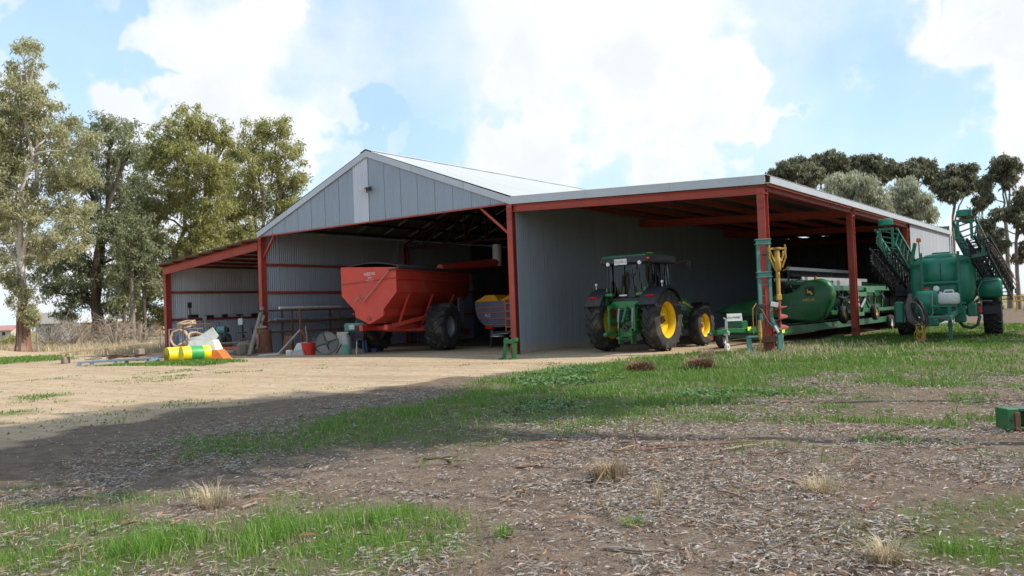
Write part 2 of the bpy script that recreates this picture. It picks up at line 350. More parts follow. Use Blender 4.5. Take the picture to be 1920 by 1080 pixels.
def text_mesh(body, size, material, extrude=.002, align='CENTER'):
    cu_ = bpy.data.curves.new('lettering', 'FONT'); cu_.body = body; cu_.size = size; cu_.extrude = extrude; cu_.align_x = align; cu_.align_y = 'CENTER'; cu_.resolution_u = 2
    o = bpy.data.objects.new('lettering', cu_); C.objects.link(o); bpy.context.view_layer.update()
    dg = bpy.context.evaluated_depsgraph_get(); me = bpy.data.meshes.new_from_object(o.evaluated_get(dg)); bpy.data.objects.remove(o)
    me.materials.clear(); me.materials.append(material); return me
def np_mesh(name, verts, faces_n, material, smooth=False):
    """verts (N,3); faces_n (F,k) constant k"""
    me = bpy.data.meshes.new(name); v = np.ascontiguousarray(verts, dtype=np.float32); f = np.ascontiguousarray(faces_n, dtype=np.int32)
    me.vertices.add(len(v)); me.vertices.foreach_set('co', v.ravel())
    k = f.shape[1]; me.loops.add(f.size); me.loops.foreach_set('vertex_index', f.ravel())
    me.polygons.add(len(f)); me.polygons.foreach_set('loop_start', np.arange(0, f.size, k, dtype=np.int32))
    try: me.polygons.foreach_set('loop_total', np.full(len(f), k, dtype=np.int32))
    except Exception: pass
    me.materials.append(material); me.update(calc_edges=True)
    if smooth: me.shade_smooth()
    return me

# ------------------------------------------------------------------ wheels
def tyre_mb(Ro, w, Ri, lugs=18, lh=.045, side=1):
    """ag tyre about the local X axis, centred on the origin, with chevron lugs"""
    b = MB(); h = w / 2; Rc = Ro - lh if lugs else Ro
    prof = [(Ri, -h * .72), (Ri + .03, -h * .92), (Ri + (Rc - Ri) * .45, -h * 1.0), (Ri + (Rc - Ri) * .78, -h * .97), (Rc - .035, -h * .86), (Rc - .008, -h * .55), (Rc, 0),
            (Rc - .008, h * .55), (Rc - .035, h * .86), (Ri + (Rc - Ri) * .78, h * .97), (Ri + (Rc - Ri) * .45, h * 1.0), (Ri + .03, h * .92), (Ri, h * .72)]
    b.ring(prof, 40, AXX)
    if lugs:
        sw = 2 * math.pi / lugs
        for sd in (-1, 1):
            for k in range(lugs):
                th0 = (k + (.5 if sd > 0 else 0)) * sw
                secs = []
                for (t, dr, wd) in ((-.06, 0, .20), (.35, .004, .21), (.75, .016, .24), (.97, .05, .26), (1.02, .12, .24)):
                    x = sd * h * t; th = th0 + side * t * sw * .95; hw = wd * sw * .9
                    q = []
                    for (rr, a) in ((Ro - dr, th - hw * .42), (Ro - dr, th + hw * .42), (Ro - dr - lh - .03, th + hw * .62), (Ro - dr - lh - .03, th - hw * .62)):
                        q.append((x, rr * math.sin(a), rr * math.cos(a)))
                    secs.append(q)
                b.loft(secs)
    return b
def rim_mb(Ri, w, dish=.1, outer=1):
    """steel disc rim, open face towards +X when outer=1"""
    h = w * .36; b = MB()
    prof = [(Ri + .025, -h), (Ri - .02, -h + .01), (Ri - .05, -h * .5), (Ri - .07, 0), (Ri - .05, h * .6), (Ri - .015, h - .015), (Ri + .028, h), (Ri + .028, h - .02), (Ri + .005, h - .03), (Ri - .035, h * .55), (Ri - .055, 0), (Ri - .03, -h * .5), (Ri + .02, -h + .02)]
    m = AXX if outer > 0 else AXX @ Matrix.Rotation(math.pi, 4, 'X')
    b.ring(prof, 40, m)
    z = h - dish - .12
    b.lathe([(Ri - .05, z + .01), (Ri - .14, z + .04), (Ri * .52, z + .015), (Ri * .48, z + .05), (Ri * .22, z + .06), (Ri * .2, z + .0), (Ri * .2, z - .03), (Ri - .06, z - .02)], 40, m)
    return b
def hub_mb(Ri, w, dish, outer=1):
    h = w * .36; z = h - dish - .12; b = MB(); m = AXX if outer > 0 else AXX @ Matrix.Rotation(math.pi, 4, 'X')
    b.lathe([(Ri * .19, z - .04), (Ri * .19, z + .10), (Ri * .15, z + .13), (1e-4, z + .14)], 20, m)
    for k in range(8):
        a = k * math.pi / 4; b.tube([(Ri * .34 * math.cos(a), Ri * .34 * math.sin(a), z + .03), (Ri * .34 * math.cos(a), Ri * .34 * math.sin(a), z + .085)], .018, 6, m)
    return b
_wc = {}
def wheel(parent, loc, Ro, w, Ri, tyre_m, rim_m, hub_m, lugs=18, lh=.045, dish=.08, outer=1, label=None):
    key = (Ro, w, Ri, tyre_m.name, rim_m.name, hub_m.name, lugs, dish, outer)
    if key not in _wc:
        _wc[key] = (tyre_mb(Ro, w, Ri, lugs, lh).mesh('tyre', tyre_m, 30), rim_mb(Ri, w, dish, outer).mesh('rim', rim_m, 40), hub_mb(Ri, w, dish, outer).mesh('hub', hub_m, 30))
    t, r, hb = _wc[key]
    e = bpy.data.objects.new('wheel', None); C.objects.link(e); e.parent = parent; e.location = loc; e.empty_display_size = .2
    e.rotation_euler = (R.uniform(0, 1), 0, 0)
    if label: e['label'] = label
    link('tyre', t, e); link('rim', r, e); link('hub', hb, e)
    return e
# ------------------------------------------------------------------ ground
def vnoise(x, y, s, seed=0):
    x = np.asarray(x) / s; y = np.asarray(y) / s
    xi = np.floor(x).astype(np.int64); yi = np.floor(y).astype(np.int64); fx = x - xi; fy = y - yi
    fx = fx * fx * (3 - 2 * fx); fy = fy * fy * (3 - 2 * fy)
    def h(a, b):
        n = (a * 374761393 + b * 668265263 + seed * 974634533) & 0xffffffff
        n = ((n ^ (n >> 13)) * 1274126177) & 0xffffffff
        return ((n ^ (n >> 16)) & 0xffff) / 65535.0
    return (h(xi, yi) * (1 - fx) + h(xi + 1, yi) * fx) * (1 - fy) + (h(xi, yi + 1) * (1 - fx) + h(xi + 1, yi + 1) * fx) * fy
def sdist(x, y, poly):
    """signed distance, positive inside"""
    d = np.full(x.shape, 1e9); ins = np.zeros(x.shape, bool); k = len(poly)
    for i in range(k):
        x0, y0 = poly[i]; x1, y1 = poly[(i + 1) % k]
        ex, ey = x1 - x0, y1 - y0; t = np.clip(((x - x0) * ex + (y - y0) * ey) / (ex * ex + ey * ey + 1e-9), 0, 1)
        d = np.minimum(d, np.hypot(x - x0 - t * ex, y - y0 - t * ey))
        c = ((y0 > y) != (y1 > y)) & (x < (x1 - x0) * (y - y0) / (y1 - y0 + 1e-12) + x0); ins ^= c
    return np.where(ins, d, -d)
ZONES = dict(
    lawn=[(10.3, -20.1), (9.6, -19.2), (9.2, -17.7), (9.1, -16.1), (8.6, -13.5), (6.9, -9.1), (6.5, -6.9), (6.8, -3.0), (8.2, -0.9), (9.2, 3.1), (9.5, 10.1), (10.6, 15.0), (12.6, 6.0), (14.2, -6.0), (13.2, -8.3), (13.4, -11.5), (14.1, -15.5), (13.4, -16.1), (12.2, -16.7), (12.6, -17.9), (11.8, -18.2), (11.2, -19.3)],
    lawnr=[(8.9, 3.1), (9.5, 10.1), (10.7, 24.9), (14.5, 22.5), (15.8, 5.4), (17.1, -7.6), (15.5, -9.8), (13.5, -9.1)],
    patchy=[(12.0, -12.8), (13.5, -9.1), (16.9, -5.7), (17.6, -12.9), (16.3, -13.6), (14.8, -15.3), (13.7, -15.7)],
    patch2=[(12.4, -16.4), (14.2, -15.5), (16.3, -13.6), (17.6, -12.9), (17.9, -15.9), (16.1, -17.1), (13.7, -17.3)],
    fgA=[(10.6, -22.4), (12.0, -21.5), (12.4, -21.8), (12.7, -22.3), (13.7, -22.9), (13.0, -23.5)],
    fgB=[(13.0, -22.0), (13.3, -21.3), (14.3, -21.2), (14.8, -21.2), (15.0, -21.5), (14.8, -21.8), (14.9, -22.3), (14.1, -22.9), (13.4, -22.9)],
    fgC=[(17.7, -19.0), (18.1, -18.6), (18.4, -19.9), (18.0, -20.1)],
    fgD=[(17.2, -19.7), (17.9, -19.5), (17.9, -20.1), (17.4, -20.3)],
    farL=[(-33.5, -5.2), (-31.3, -1.9), (-24.0, -5.2), (-22.8, -9.4)],
    drumg=[(-14.0, -8.2), (-13.2, -5.7), (-11.7, -4.9), (-9.2, -5.5), (-8.9, -7.2), (-10.7, -8.4)],
    strip2=[(1.6, -18.7), (2.0, -18.1), (2.8, -18.4), (2.6, -19.1)],
    strip3=[(-1.6, -16.7), (-1.6, -15.9), (-0.6, -16.3), (-0.4, -17.1)],
    sand=[(7.9, -21.9), (5.9, -19.5), (5.4, -15.4), (6.3, -8.7), (6.6, -6.0), (8.2, -0.9), (9.0, 3.9), (8.6, 31), (-26, 31), (-30, 12), (-52, 3), (-60, -12), (-14, -30)],
    weedA=[(7.2, -9.3), (6.9, -6.5), (8.9, -9.0), (9.7, -11.1), (8.8, -11.3)],
    weedB=[(12.6, -12.6), (12.5, -11.8), (13.3, -10.9), (13.7, -11.6), (13.0, -12.8)],
    weedC=[(10.7, -14.5), (10.8, -13.8), (11.7, -14.7), (11.4, -15.3)],
    drybelt=[(-31, -1.0), (-37, 2.5), (-50, 3), (-75, 8), (-75, 40), (-30, 40), (-25, 5), (-25, -1)],
)
def sm(a): a = np.clip(a, 0, 1); return a * a * (3 - 2 * a)
def zone(name, x, y, soft=.5, rag=.9):
    d = sdist(x, y, ZONES[name]); n = (vnoise(x, y, .9, 3) - .5) * .65 + (vnoise(x, y, .33, 5) - .5) * .45
    return sm((d + n * rag) / soft * .5 + .5)
def gz(x, y):
    x = np.asarray(x, dtype=float); y = np.asarray(y, dtype=float)
    u = (vnoise(x, y, 3.5, 11) - .5) * .09 + (vnoise(x, y, 1.3, 12) - .5) * .035
    ins = sm((np.maximum(np.maximum(-24 - x, x - 10.2), np.maximum(-3 - y, y - 31))) / 3)     # 0 inside the shed footprint
    far = sm((np.hypot(x - 14, y + 12) - 40) / 60)
    spr = sm((np.hypot(x - 13, y - 8) - 4) / 3)
    z = u * ins * spr * (1 + 2 * far)
    z = z - .10 * np.exp(-((x - 1.0) ** 2 + (y + 1.6) ** 2) / 5.0) * 1.0
    z = z + .55 * np.exp(-(((x + 42) / 3.5) ** 2 + ((y + 2.5) / 2.0) ** 2))       # dirt heap by the big gum tree
    return z
def gzf(x, y): return float(gz(np.array([x]), np.array([y]))[0])

def axis(lo, hi, fine, growth, far):
    a = list(np.arange(lo, hi + 1e-6, fine)); st = fine
    up = [];  v = hi
    while v < far: st *= growth; v += st; up.append(v)
    dn = []; st = fine; v = lo
    while v > -far: st *= growth; v -= st; dn.append(v)
    return np.array(dn[::-1] + a + up)
gx = np.concatenate([axis(-12, 22, .24, 1.12, 2600)]); gy = axis(-26, 8, .24, 1.12, 2600)
GX, GY = np.meshgrid(gx, gy)
Z = gz(GX, GY)
near = 1 - sm((np.hypot(GX - 13, GY + 14) - 16) / 8)
Z = Z + near * ((vnoise(GX, GY, .5, 21) - .5) * .035 + (vnoise(GX, GY, .25, 22) - .5) * .02) * sm((-4 - GY + GX * .0) / 2 + .3)
def tracks(x, y):
    a = np.zeros_like(x)
    for (c0, c1, c2) in ((-6.2, .03, .004), (-8.8, -.10, .006), (-5.2, .14, .0)):
        yc = c0 + c1 * (x + 3) - c2 * (x + 3) ** 2 + .25 * (vnoise(x, y * 0, 3.0, 77) - .5)
        for o in (-.95, .95): a = np.maximum(a, np.exp(-((y - yc - o) / .24) ** 2))
    return a * sm((8 - x) / 3) * sm((-3.2 - y) / 1.5) * (.35 + .65 * vnoise(x, y, 1.7, 78))
TRK = tracks(GX, GY); Z = Z - .035 * TRK + .02 * np.roll(TRK, 2, axis=0)
nv = np.stack([GX.ravel(), GY.ravel(), Z.ravel()], 1)
ny, nx = GX.shape; ii = np.arange(ny * nx).reshape(ny, nx)
fq = np.stack([ii[:-1, :-1].ravel(), ii[:-1, 1:].ravel(), ii[1:, 1:].ravel(), ii[1:, :-1].ravel()], 1)
def ground_mat():
    m = bpy.data.materials.new('ground_soil'); m.use_nodes = True; nt = m.node_tree; N = nt.nodes; Lk = nt.links; b = N['Principled BSDF']
    b.inputs['Roughness'].default_value = .95; b.inputs['Specular IOR Level'].default_value = .1
    tc = N.new('ShaderNodeTexCoord'); P = tc.outputs['Object']
    def noise(s, d=6, r=.62, dist=0):
        t = N.new('ShaderNodeTexNoise'); t.inputs['Scale'].default_value = s; t.inputs['Detail'].default_value = d; t.inputs['Roughness'].default_value = r; t.inputs['Distortion'].default_value = dist; Lk.new(P, t.inputs['Vector']); return t.outputs[0]
    def rng(v, a, c, lo=0, hi=1, sm_=True):
        x = N.new('ShaderNodeMapRange'); x.interpolation_type = 'SMOOTHSTEP' if sm_ else 'LINEAR'; Lk.new(v, x.inputs[0]); x.inputs[1].default_value = a; x.inputs[2].default_value = c; x.inputs[3].default_value = lo; x.inputs[4].default_value = hi; return x.outputs[0]
    def mix(f, a, c):
        x = N.new('ShaderNodeMix'); x.data_type = 'RGBA'
        for s_, v in ((0, f), (6, a), (7, c)):
            if isinstance(v, tuple): x.inputs[s_].default_value = (*v, 1)
            elif isinstance(v, float): x.inputs[s_].default_value = v
            else: Lk.new(v, x.inputs[s_])
        return x.outputs[2]
    def op(o, a, c):
        x = N.new('ShaderNodeMath'); x.operation = o
        for i, v in enumerate((a, c)):
            if isinstance(v, float): x.inputs[i].default_value = v
            else: Lk.new(v, x.inputs[i])
        return x.outputs[0]
    def attr(nm):
        a = N.new('ShaderNodeAttribute'); a.attribute_name = nm; return a.outputs['Fac']
    n1 = noise(.7); n2 = noise(4.5, 8, .7); n3 = noise(22, 6, .7); n4 = noise(75, 4, .7)
    soil = mix(rng(n2, .3, .7), (.115, .082, .058), (.215, .160, .115))
    soil = mix(rng(n3, .52, .72, 0, .7), soil, (.29, .225, .17))
    sand = mix(rng(n1, .3, .7), (.44, .325, .205), (.52, .40, .265))
    sand = mix(rng(n2, .42, .70, 0, .75), sand, (.34, .245, .160))
    sand = mix(rng(n3, .55, .75, 0, .6), sand, (.56, .46, .33))
    sand = mix(rng(n4, .60, .75, 0, .5), sand, (.22, .15, .10))
    mp = N.new('ShaderNodeMapping'); mp.inputs['Scale'].default_value = (.10, 1.5, 1); mp.inputs['Rotation'].default_value = (0, 0, rad(14)); Lk.new(P, mp.inputs[0])
    tr_ = N.new('ShaderNodeTexNoise'); tr_.inputs['Scale'].default_value = 1.1; tr_.inputs['Detail'].default_value = 6; tr_.inputs['Roughness'].default_value = .65; Lk.new(mp.outputs[0], tr_.inputs['Vector'])
    sand = mix(rng(tr_.outputs[0], .46, .66, 0, .65), sand, (.33, .235, .150))
    sand = mix(rng(tr_.outputs[0], .42, .30, 0, .5), sand, (.55, .43, .27))
    sand = mix(op('MULTIPLY', attr('track'), .55), sand, (.30, .215, .14))
    s = op('ADD', attr('sand'), op('MULTIPLY', op('SUBTRACT', n2, .5), .5))
    col = mix(rng(s, .3, .7), soil, sand)
    # dry leaf speckle where litter lies
    vo = N.new('ShaderNodeTexVoronoi'); vo.inputs['Scale'].default_value = 28; Lk.new(P, vo.inputs['Vector'])
    spk = op('MULTIPLY', rng(noise(46, 3, .6, 1.2), .55, .63), attr('litter'))
    col = mix(op('MULTIPLY', spk, .8), col, mix(rng(n3, .4, .6), (.36, .32, .285), (.23, .165, .12)))
    gr = op('MULTIPLY', attr('grassy'), rng(n2, .25, .6))
    col = mix(op('MULTIPLY', gr, .75), col, mix(rng(n3, .35, .65), (.055, .085, .02), (.10, .135, .035)))
    dry = op('MULTIPLY', attr('dry'), rng(n1, .15, .5))
    col = mix(op('MULTIPLY', dry, .85), col, mix(rng(n2, .35, .65), (.36, .27, .16), (.50, .41, .27)))
    fld = attr('field')
    col = mix(fld, col, mix(rng(noise(.03), .4, .6), (.17, .16, .055), (.30, .25, .12)))
    Lk.new(col, b.inputs['Base Color'])
    bp = N.new('ShaderNodeBump'); bp.inputs['Strength'].default_value = .9; bp.inputs['Distance'].default_value = .035
    Lk.new(op('ADD', op('MULTIPLY', n3, .7), op('ADD', op('MULTIPLY', n4, .35), op('MULTIPLY', n2, .6))), bp.inputs['Height']); Lk.new(bp.outputs[0], b.inputs['Normal'])
    return m
gme = np_mesh('ground', nv, fq, ground_mat(), True)
fx_, fy_ = GX.ravel(), GY.ravel()
dcam = np.hypot(fx_ - 15, fy_ + 14)
z_sand = zone('sand', fx_, fy_, 1.0, 1.6) * (1 - .85 * sm((fy_ - 3) / 4) * (fx_ > -23.5) * (fx_ < 9.7) * (fy_ < 31))  # deep shed floor recoloured as dark soil to imitate interior shade
z_grass = np.clip(zone('lawn', fx_, fy_, 1.2) + .8 * zone('lawnr', fx_, fy_, 1.5) * vnoise(fx_, fy_, 1.1, 8) + .5 * zone('patchy', fx_, fy_) * sm(vnoise(fx_, fy_, .8, 9) * 2 - .6) + zone('fgA', fx_, fy_) + zone('fgB', fx_, fy_) + zone('fgC', fx_, fy_) + zone('fgD', fx_, fy_) + zone('farL', fx_, fy_) + zone('drumg', fx_, fy_) + zone('strip2', fx_, fy_, .3, .4) + zone('strip3', fx_, fy_, .3, .4), 0, 1)
z_dry = zone('drybelt', fx_, fy_, 2, 2)
z_field = sm((np.hypot(fx_ + 5, fy_ - 5) - 62) / 25) * (1 - z_dry)
z_lit = (1 - z_sand) * (1 - sm((dcam - 30) / 30)) * (1 - .8 * z_grass) * sm((-sdist(fx_, fy_, ZONES['sand']) - .8) / 2.2)
for nm, a in (('sand', z_sand), ('grassy', z_grass), ('litter', z_lit), ('dry', z_dry), ('field', z_field), ('track', TRK.ravel())):
    at_ = gme.attributes.new(nm, 'FLOAT', 'POINT'); at_.data.foreach_set('value', a.astype(np.float32))
tag(link('ground', gme), 'sandy farmyard ground with bare soil and grass', None, None, 'structure')

# ------------------------------------------------------------------ the shed
HE, AP, WD, LX, HA, BAY, YE, LW, HL = 5.52, 8.62, 15.0, 9.613, 5.04, 9.92, 30.8, 8.2, 4.53
shed = thing('machinery_shed', 'large open fronted corrugated iron farm shed with red steel posts and two lean-tos', 'shed', (0, 0, 0))
def corr_sheet(name, w, top, material, z0=0.0, pitch=.125, amp=.017, seg=5):
    """vertical corrugated sheet, local x 0..w, top = height or function of x; ripples in local y"""
    pitch = w / round(w / pitch); n = int(round(w / pitch)) * seg; v = []; f = []
    for i in range(n + 1):
        x = w * i / n; y = amp * math.sin(2 * math.pi * x / pitch); t = top(x) if callable(top) else top
        v += [(x, y, z0), (x, y, t)]
    f = [(2 * i, 2 * i + 2, 2 * i + 3, 2 * i + 1) for i in range(n)]
    me = bpy.data.meshes.new(name); me.from_pydata(v, [], f); me.materials.append(material); me.shade_smooth(); return me
SW = 15.0 / 16
def sheet_wall(p0, direction, n, h, material, name='wall_sheet', parent=None, w=SW):
    me = corr_sheet(name, w + .03, h, material)
    rz = math.atan2(direction[1], direction[0])
    for k in range(n):
        off = .004 * (k % 2)
        link(name, me, parent or shed, None, (p0[0] + direction[0] * w * k - direction[1] * off, p0[1] + direction[1] * w * k + direction[0] * off, p0[2]), (0, 0, rz))
def rz_main(x):     # underside of the gable roof line at x
    return 5.80 + (AP - 5.80) * (1 - abs(x + 7.5) / 7.5)
# gable cladding over the opening
for k in range(16):
    x0 = -15 + SW * k
    me = corr_sheet('gable_sheet', SW + (.02 if k < 15 else 0), lambda x, x0=x0: rz_main(min(x0 + x, -0.001)) + .02, M['gable_light' if k == 7 else 'gable'], HE + .10)
    link('gable_sheet', me, shed, 'pale translucent gable sheet' if k == 7 else None, (x0, -.05 - (.012 if k == 7 else .0015 * (k % 2)), 0))
b = MB(); b.box((-7.5, -.06, HE + .075), (15.0, .05, .06)); b.build('gable_trim', M['steel_red'], shed)
# barge capping: three pieces each side, plus apex joint
for sgn in (-1, 1):
    for (t0, t1) in ((0, .34), (.342, .70), (.702, 1.0)):
        xa = -7.5 + sgn * 7.62 * t0; xb = -7.5 + sgn * 7.62 * t1
        za = AP - (AP - 5.80) * abs(xa + 7.5) / 7.5; zb = AP - (AP - 5.80) * abs(xb + 7.5) / 7.5
        b = MB(); b.prism([(xa, za + .05), (xb, zb + .05), (xb, zb - .22), (xa, za - .22)], .085, .125, Matrix.Rotation(math.pi / 2, 4, 'X')); b.build('barge_board', M['trim'], shed)
# fascia of the right lean-to (front) and gutter (side)
xs = [0.12, 3.4, 6.6, LX + .17]
fz = lambda x: 5.80 - (5.80 - 5.39) * x / LX
for k in range(3):
    xa, xb = xs[k] + (.004 if k else 0), xs[k + 1]
    b = MB(); b.prism([(xa, fz(xa) + .04), (xb, fz(xb) + .04), (xb, fz(xb) - .24), (xa, fz(xa) - .24)], .085, .125, Matrix.Rotation(math.pi / 2, 4, 'X')); b.build('fascia', M['trim'], shed)
for k in range(5):
    ya, yb = -.1 + 6.2 * k, min(-.1 + 6.2 * (k + 1) - .006, YE + .15)
    b = MB(); b.prism([(0, 0), (.17, .0), (.19, .2), (.17, .2), (.15, .03), (0, .03)], ya, yb, Matrix(((1, 0, 0, LX + .16), (0, 0, 1, 0), (0, 1, 0, 5.15), (0, 0, 0, 1)))); b.build('gutter', M['trim'], shed)
# roof sheets
def roof_sheets(xa, za, xb, zb, y0, n, w, material, name='roof_sheet'):
    L = math.hypot(xb - xa, zb - za); me = corr_sheet(name, w + .02, L, material, pitch=.0834 * 1.5, seg=4)
    d = Vector((xb - xa, 0, zb - za)).normalized()
    if d.x > 0: me.flip_normals()
    for k in range(n):
        mw = Matrix(((0, -d.z if True else 0, d.x, xa), (1, 0, 0, y0 + w * k), (0, d.x, d.z, za + .006 * (k % 2)), (0, 0, 0, 1)))
        o = link(name, me, shed); o.matrix_world = mw
NR = 31; RW = 31.05 / NR
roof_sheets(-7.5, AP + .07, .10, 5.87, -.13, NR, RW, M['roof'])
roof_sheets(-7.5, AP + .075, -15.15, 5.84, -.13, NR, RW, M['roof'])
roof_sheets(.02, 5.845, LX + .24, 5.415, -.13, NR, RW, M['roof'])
roof_sheets(-15.02, 5.50, -23.55, 4.72, -.55, NR, 31.5 / NR, M['oldroof'])
b = MB(); b.prism([(-.35, -.075), (0, .055), (.35, -.075), (.34, -.09), (0, .04), (-.34, -.09)], -.14, YE + .15, Matrix(((1, 0, 0, -7.5), (0, 0, 1, 0), (0, 1, 0, AP + .07), (0, 0, 0, 1)))); b.build('ridge_cap', M['trim'], shed)
# posts
def ibeam(b, p0, p1, wdt, dep, fl=.022, up=(0, 1, 0)):
    p0 = Vector(p0); p1 = Vector(p1); z = (p1 - p0).normalized(); y = Vector(up).normalized(); x = y.cross(z).normalized(); y = z.cross(x)
    mm = Matrix(((x.x, y.x, z.x, p0.x), (x.y, y.y, z.y, p0.y), (x.z, y.z, z.z, p0.z), (0, 0, 0, 1))); L = (p1 - p0).length; h = dep / 2; w = wdt / 2; t = .012
    b.prism([(-w, -h), (w, -h), (w, -h + fl), (t, -h + fl), (t, h - fl), (w, h - fl), (w, h), (-w, h), (-w, h - fl), (-t, h - fl), (-t, -h + fl), (-w, -h + fl)], 0, L, mm)
def post(x, y, h, wdt=.24, dep=.32, z0=-.2):
    b = MB(); ibeam(b, (x, y, z0), (x, y, h), wdt, dep); b.box((x, y, h - .15), (wdt + .04, dep + .05, .016)); b.box((x, y, .02), (wdt + .1, dep + .1, .03)); po = b.build('post', M['steel_red'], shed)
    for zz in (h - .35, h - .55, .3):
        b = MB(); b.box((x, y - dep / 2 - .008, zz), (wdt * .7, .016, .14)); b.tube([(x - .05, y - dep / 2, zz), (x - .05, y - dep / 2 - .04, zz)], .02, 6); b.tube([(x + .05, y - dep / 2, zz), (x + .05, y - dep / 2 - .04, zz)], .02, 6); b.build('cleat', M['rust' if zz < 1 else 'steel_red'], po)
post(0, 0.06, HE + .03); post(-15, .06, HE + .03)
for y in (0.06, BAY, 2 * BAY, YE - .3): post(LX, y, HA - .02)
for y in (0.06, BAY, 2 * BAY, YE - .3): post(-23.2, y, HL - .12)
for y in (BAY, 2 * BAY, YE - .3): post(0, y, HE); post(-15, y, HE)
# beams: lean-to rafters, eave beams, knee braces
def beam(p0, p1, w, h, name='rafter', m=None):
    b = MB(); d = (Vector(p1) - Vector(p0)).normalized(); s = Vector((0, 0, 1)); s = (s - d * s.dot(d)).normalized(); ibeam(b, p0, p1, w, h, up=s); b.build(name, m or M['steel_red'], shed)
for y in (.02, BAY, 2 * BAY, YE - .3):
    beam((.12, y, 5.40), (LX + .12, y, 4.98 + .0), .16, .26 if y < 1 else .30)
for k in range(3): beam((LX + .06, BAY * k + .2, 5.06), (LX + .06, min(BAY * (k + 1) - .2, YE), 5.06), .12, .2, 'eave_beam')
for k in range(6):
    x = 1.3 + k * 1.5; z = 5.40 - .42 * x / LX + .23; b = MB()
    b.prism([(-.04, 0), (.04, 0), (.04, .012), (-.028, .012), (-.028, .17), (.04, .17), (.04, .182), (-.04, .182)], .2, YE, Matrix(((1, 0, 0, x), (0, 0, 1, 0), (0, 1, 0, z - .1), (0, 0, 0, 1)))); b.build('purlin', M['steel_red'], shed)
for y in (-.12, BAY, 2 * BAY, YE - .3): beam((-15.12, y, 5.14), (-23.3, y, 4.40), .16, .40)
for k in range(7):
    x = -15.9 - k * 1.2; z = 5.42 - .74 * (-15.1 - x) / 8.2; b = MB()
    b.prism([(-.045, 0), (.045, 0), (.045, .012), (-.033, .012), (-.033, .15), (.045, .15), (.045, .162), (-.045, .162)], -.42, YE, Matrix(((1, 0, 0, x), (0, 0, 1, 0), (0, 1, 0, z - .07), (0, 0, 0, 1)))); b.build('purlin', M['steel_red'], shed)
b = MB(); b.bar((-.02, .1, 4.35), (-1.55, .1, 5.62), .09, .09); b.build('knee_brace', M['steel_red'], shed)
b = MB(); b.bar((-14.95, .1, 4.55), (-14.05, .1, 5.62), .12, .10); b.build('knee_brace', M['steel_red'], shed)
# trusses inside the main bay
for y in (BAY, 2 * BAY):
    b = MB(); b.bar((-15, y, 5.4), (0, y, 5.4), .1, .1)
    for sg in (-1, 1):
        b.bar((-7.5, y, 8.4), (-7.5 + sg * 7.5, y, 5.62), .1, .1)
        for t in (.2, .4, .6, .8):
            xt = -7.5 + sg * 7.5 * t; b.bar((xt, y, 5.4), (xt, y, 8.4 - 2.78 * t), .06, .06); b.bar((xt, y, 5.4), (-7.5 + sg * 7.5 * (t - .2), y, 8.4 - 2.78 * (t - .2)), .06, .06)
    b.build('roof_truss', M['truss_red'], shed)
for k in range(7):
    for sg in (-1, 1):
        x = -7.5 + sg * (.5 + 1.05 * k); z = rz_main(x) - .12; b = MB(); b.box((x, YE / 2, z), (.07, YE - .3, .14)); b.build('purlin', M['dark'], shed)
# walls
b = MB()
sheet_wall((.17, .05, -.12), (0, 1), 32, 5.93, M['wallsheet'], w=.96)          # between main bay and right lean-to
sheet_wall((-15.02, 16, -.05), (0, -1), 17, 5.90, M['leftsheet'])              # between main bay and left lean-to
sheet_wall((-15.02, 30.8, -.05), (0, -1), 16, 5.90, M['shadedsheet'], w=.93)  # rear half of the same wall, in the shade-darkened sheet colour
sheet_wall((-23.32, .1, -.05), (0, 1), 32, 4.78, M['oldsheet'], w=.96)
sheet_wall((-23.4, YE, -.05), (1, 0), 9, 5.5, M['shadedsheet'])
sheet_wall((0.1, YE, -.05), (1, 0), 10, 5.75, M['shadedsheet'], w=.97)
for k in range(16):
    x0 = -15 + SW * k
    link('wall_sheet', corr_sheet('wall_sheet', SW + .02, lambda x, x0=x0: rz_main(min(max(x0 + x, -15), 0)), M['shadedsheet'], -.05), shed, None, (x0, YE + .01 + .004 * (k % 2), 0))
sheet_wall((LX + .17, 2 * BAY + .2, -.05), (0, 1), 11, 5.4, M['endsheet'], w=1.0)   # closed last bay of the side
b = MB(); b.tube([(LX + .30, YE + .05, 5.1), (LX + .30, YE + .05, 0)], .06, 8); b.build('downpipe', M['trim'], shed)
# girts on walls
for z in (1.80, 3.28): 
    b = MB(); b.box((-23.2, 15.3, z), (.09, 30, .12)); b.build('girt', M['steel_red'], shed)
for z in (1.53, 2.91, 4.25):
    b = MB(); b.box((-14.94, 15.3, z), (.09, 30, .12)); b.build('girt', M['steel_red'], shed)
for z in (1.6, 3.2, 4.6):
    b = MB(); b.box((.05, 15.3, z), (.1, 30, .12)); b.build('girt', M['steel_red'], shed)
# flood lamp high on the gable
fl = thing('flood_lamp', 'small twin flood lamp fixed to the gable beside the pale sheet', 'lamp', (-7.35, -.10, 7.05))
b = MB(); b.box((0, -.03, 0), (.12, .06, .16)); b.tube([(0, -.05, 0), (.02, -.22, -.02)], .02, 6); b.build('bracket', M['grey'], fl)
b = MB(); b.box((-.22, -.22, .03), (.34, .16, .12), at(0, 0, 0, .0, .3)); b.build('lamp_head', M['whiteplast'], fl)
b = MB(); b.box((.10, -.2, -.02), (.20, .16, .16), at(0, 0, 0, .1, .3)); b.build('lamp_head', M['dark'], fl)
b = MB(); b.sphere((-.02, -.16, -.2), .05, 6); b.build('sensor', M['grey'], fl)
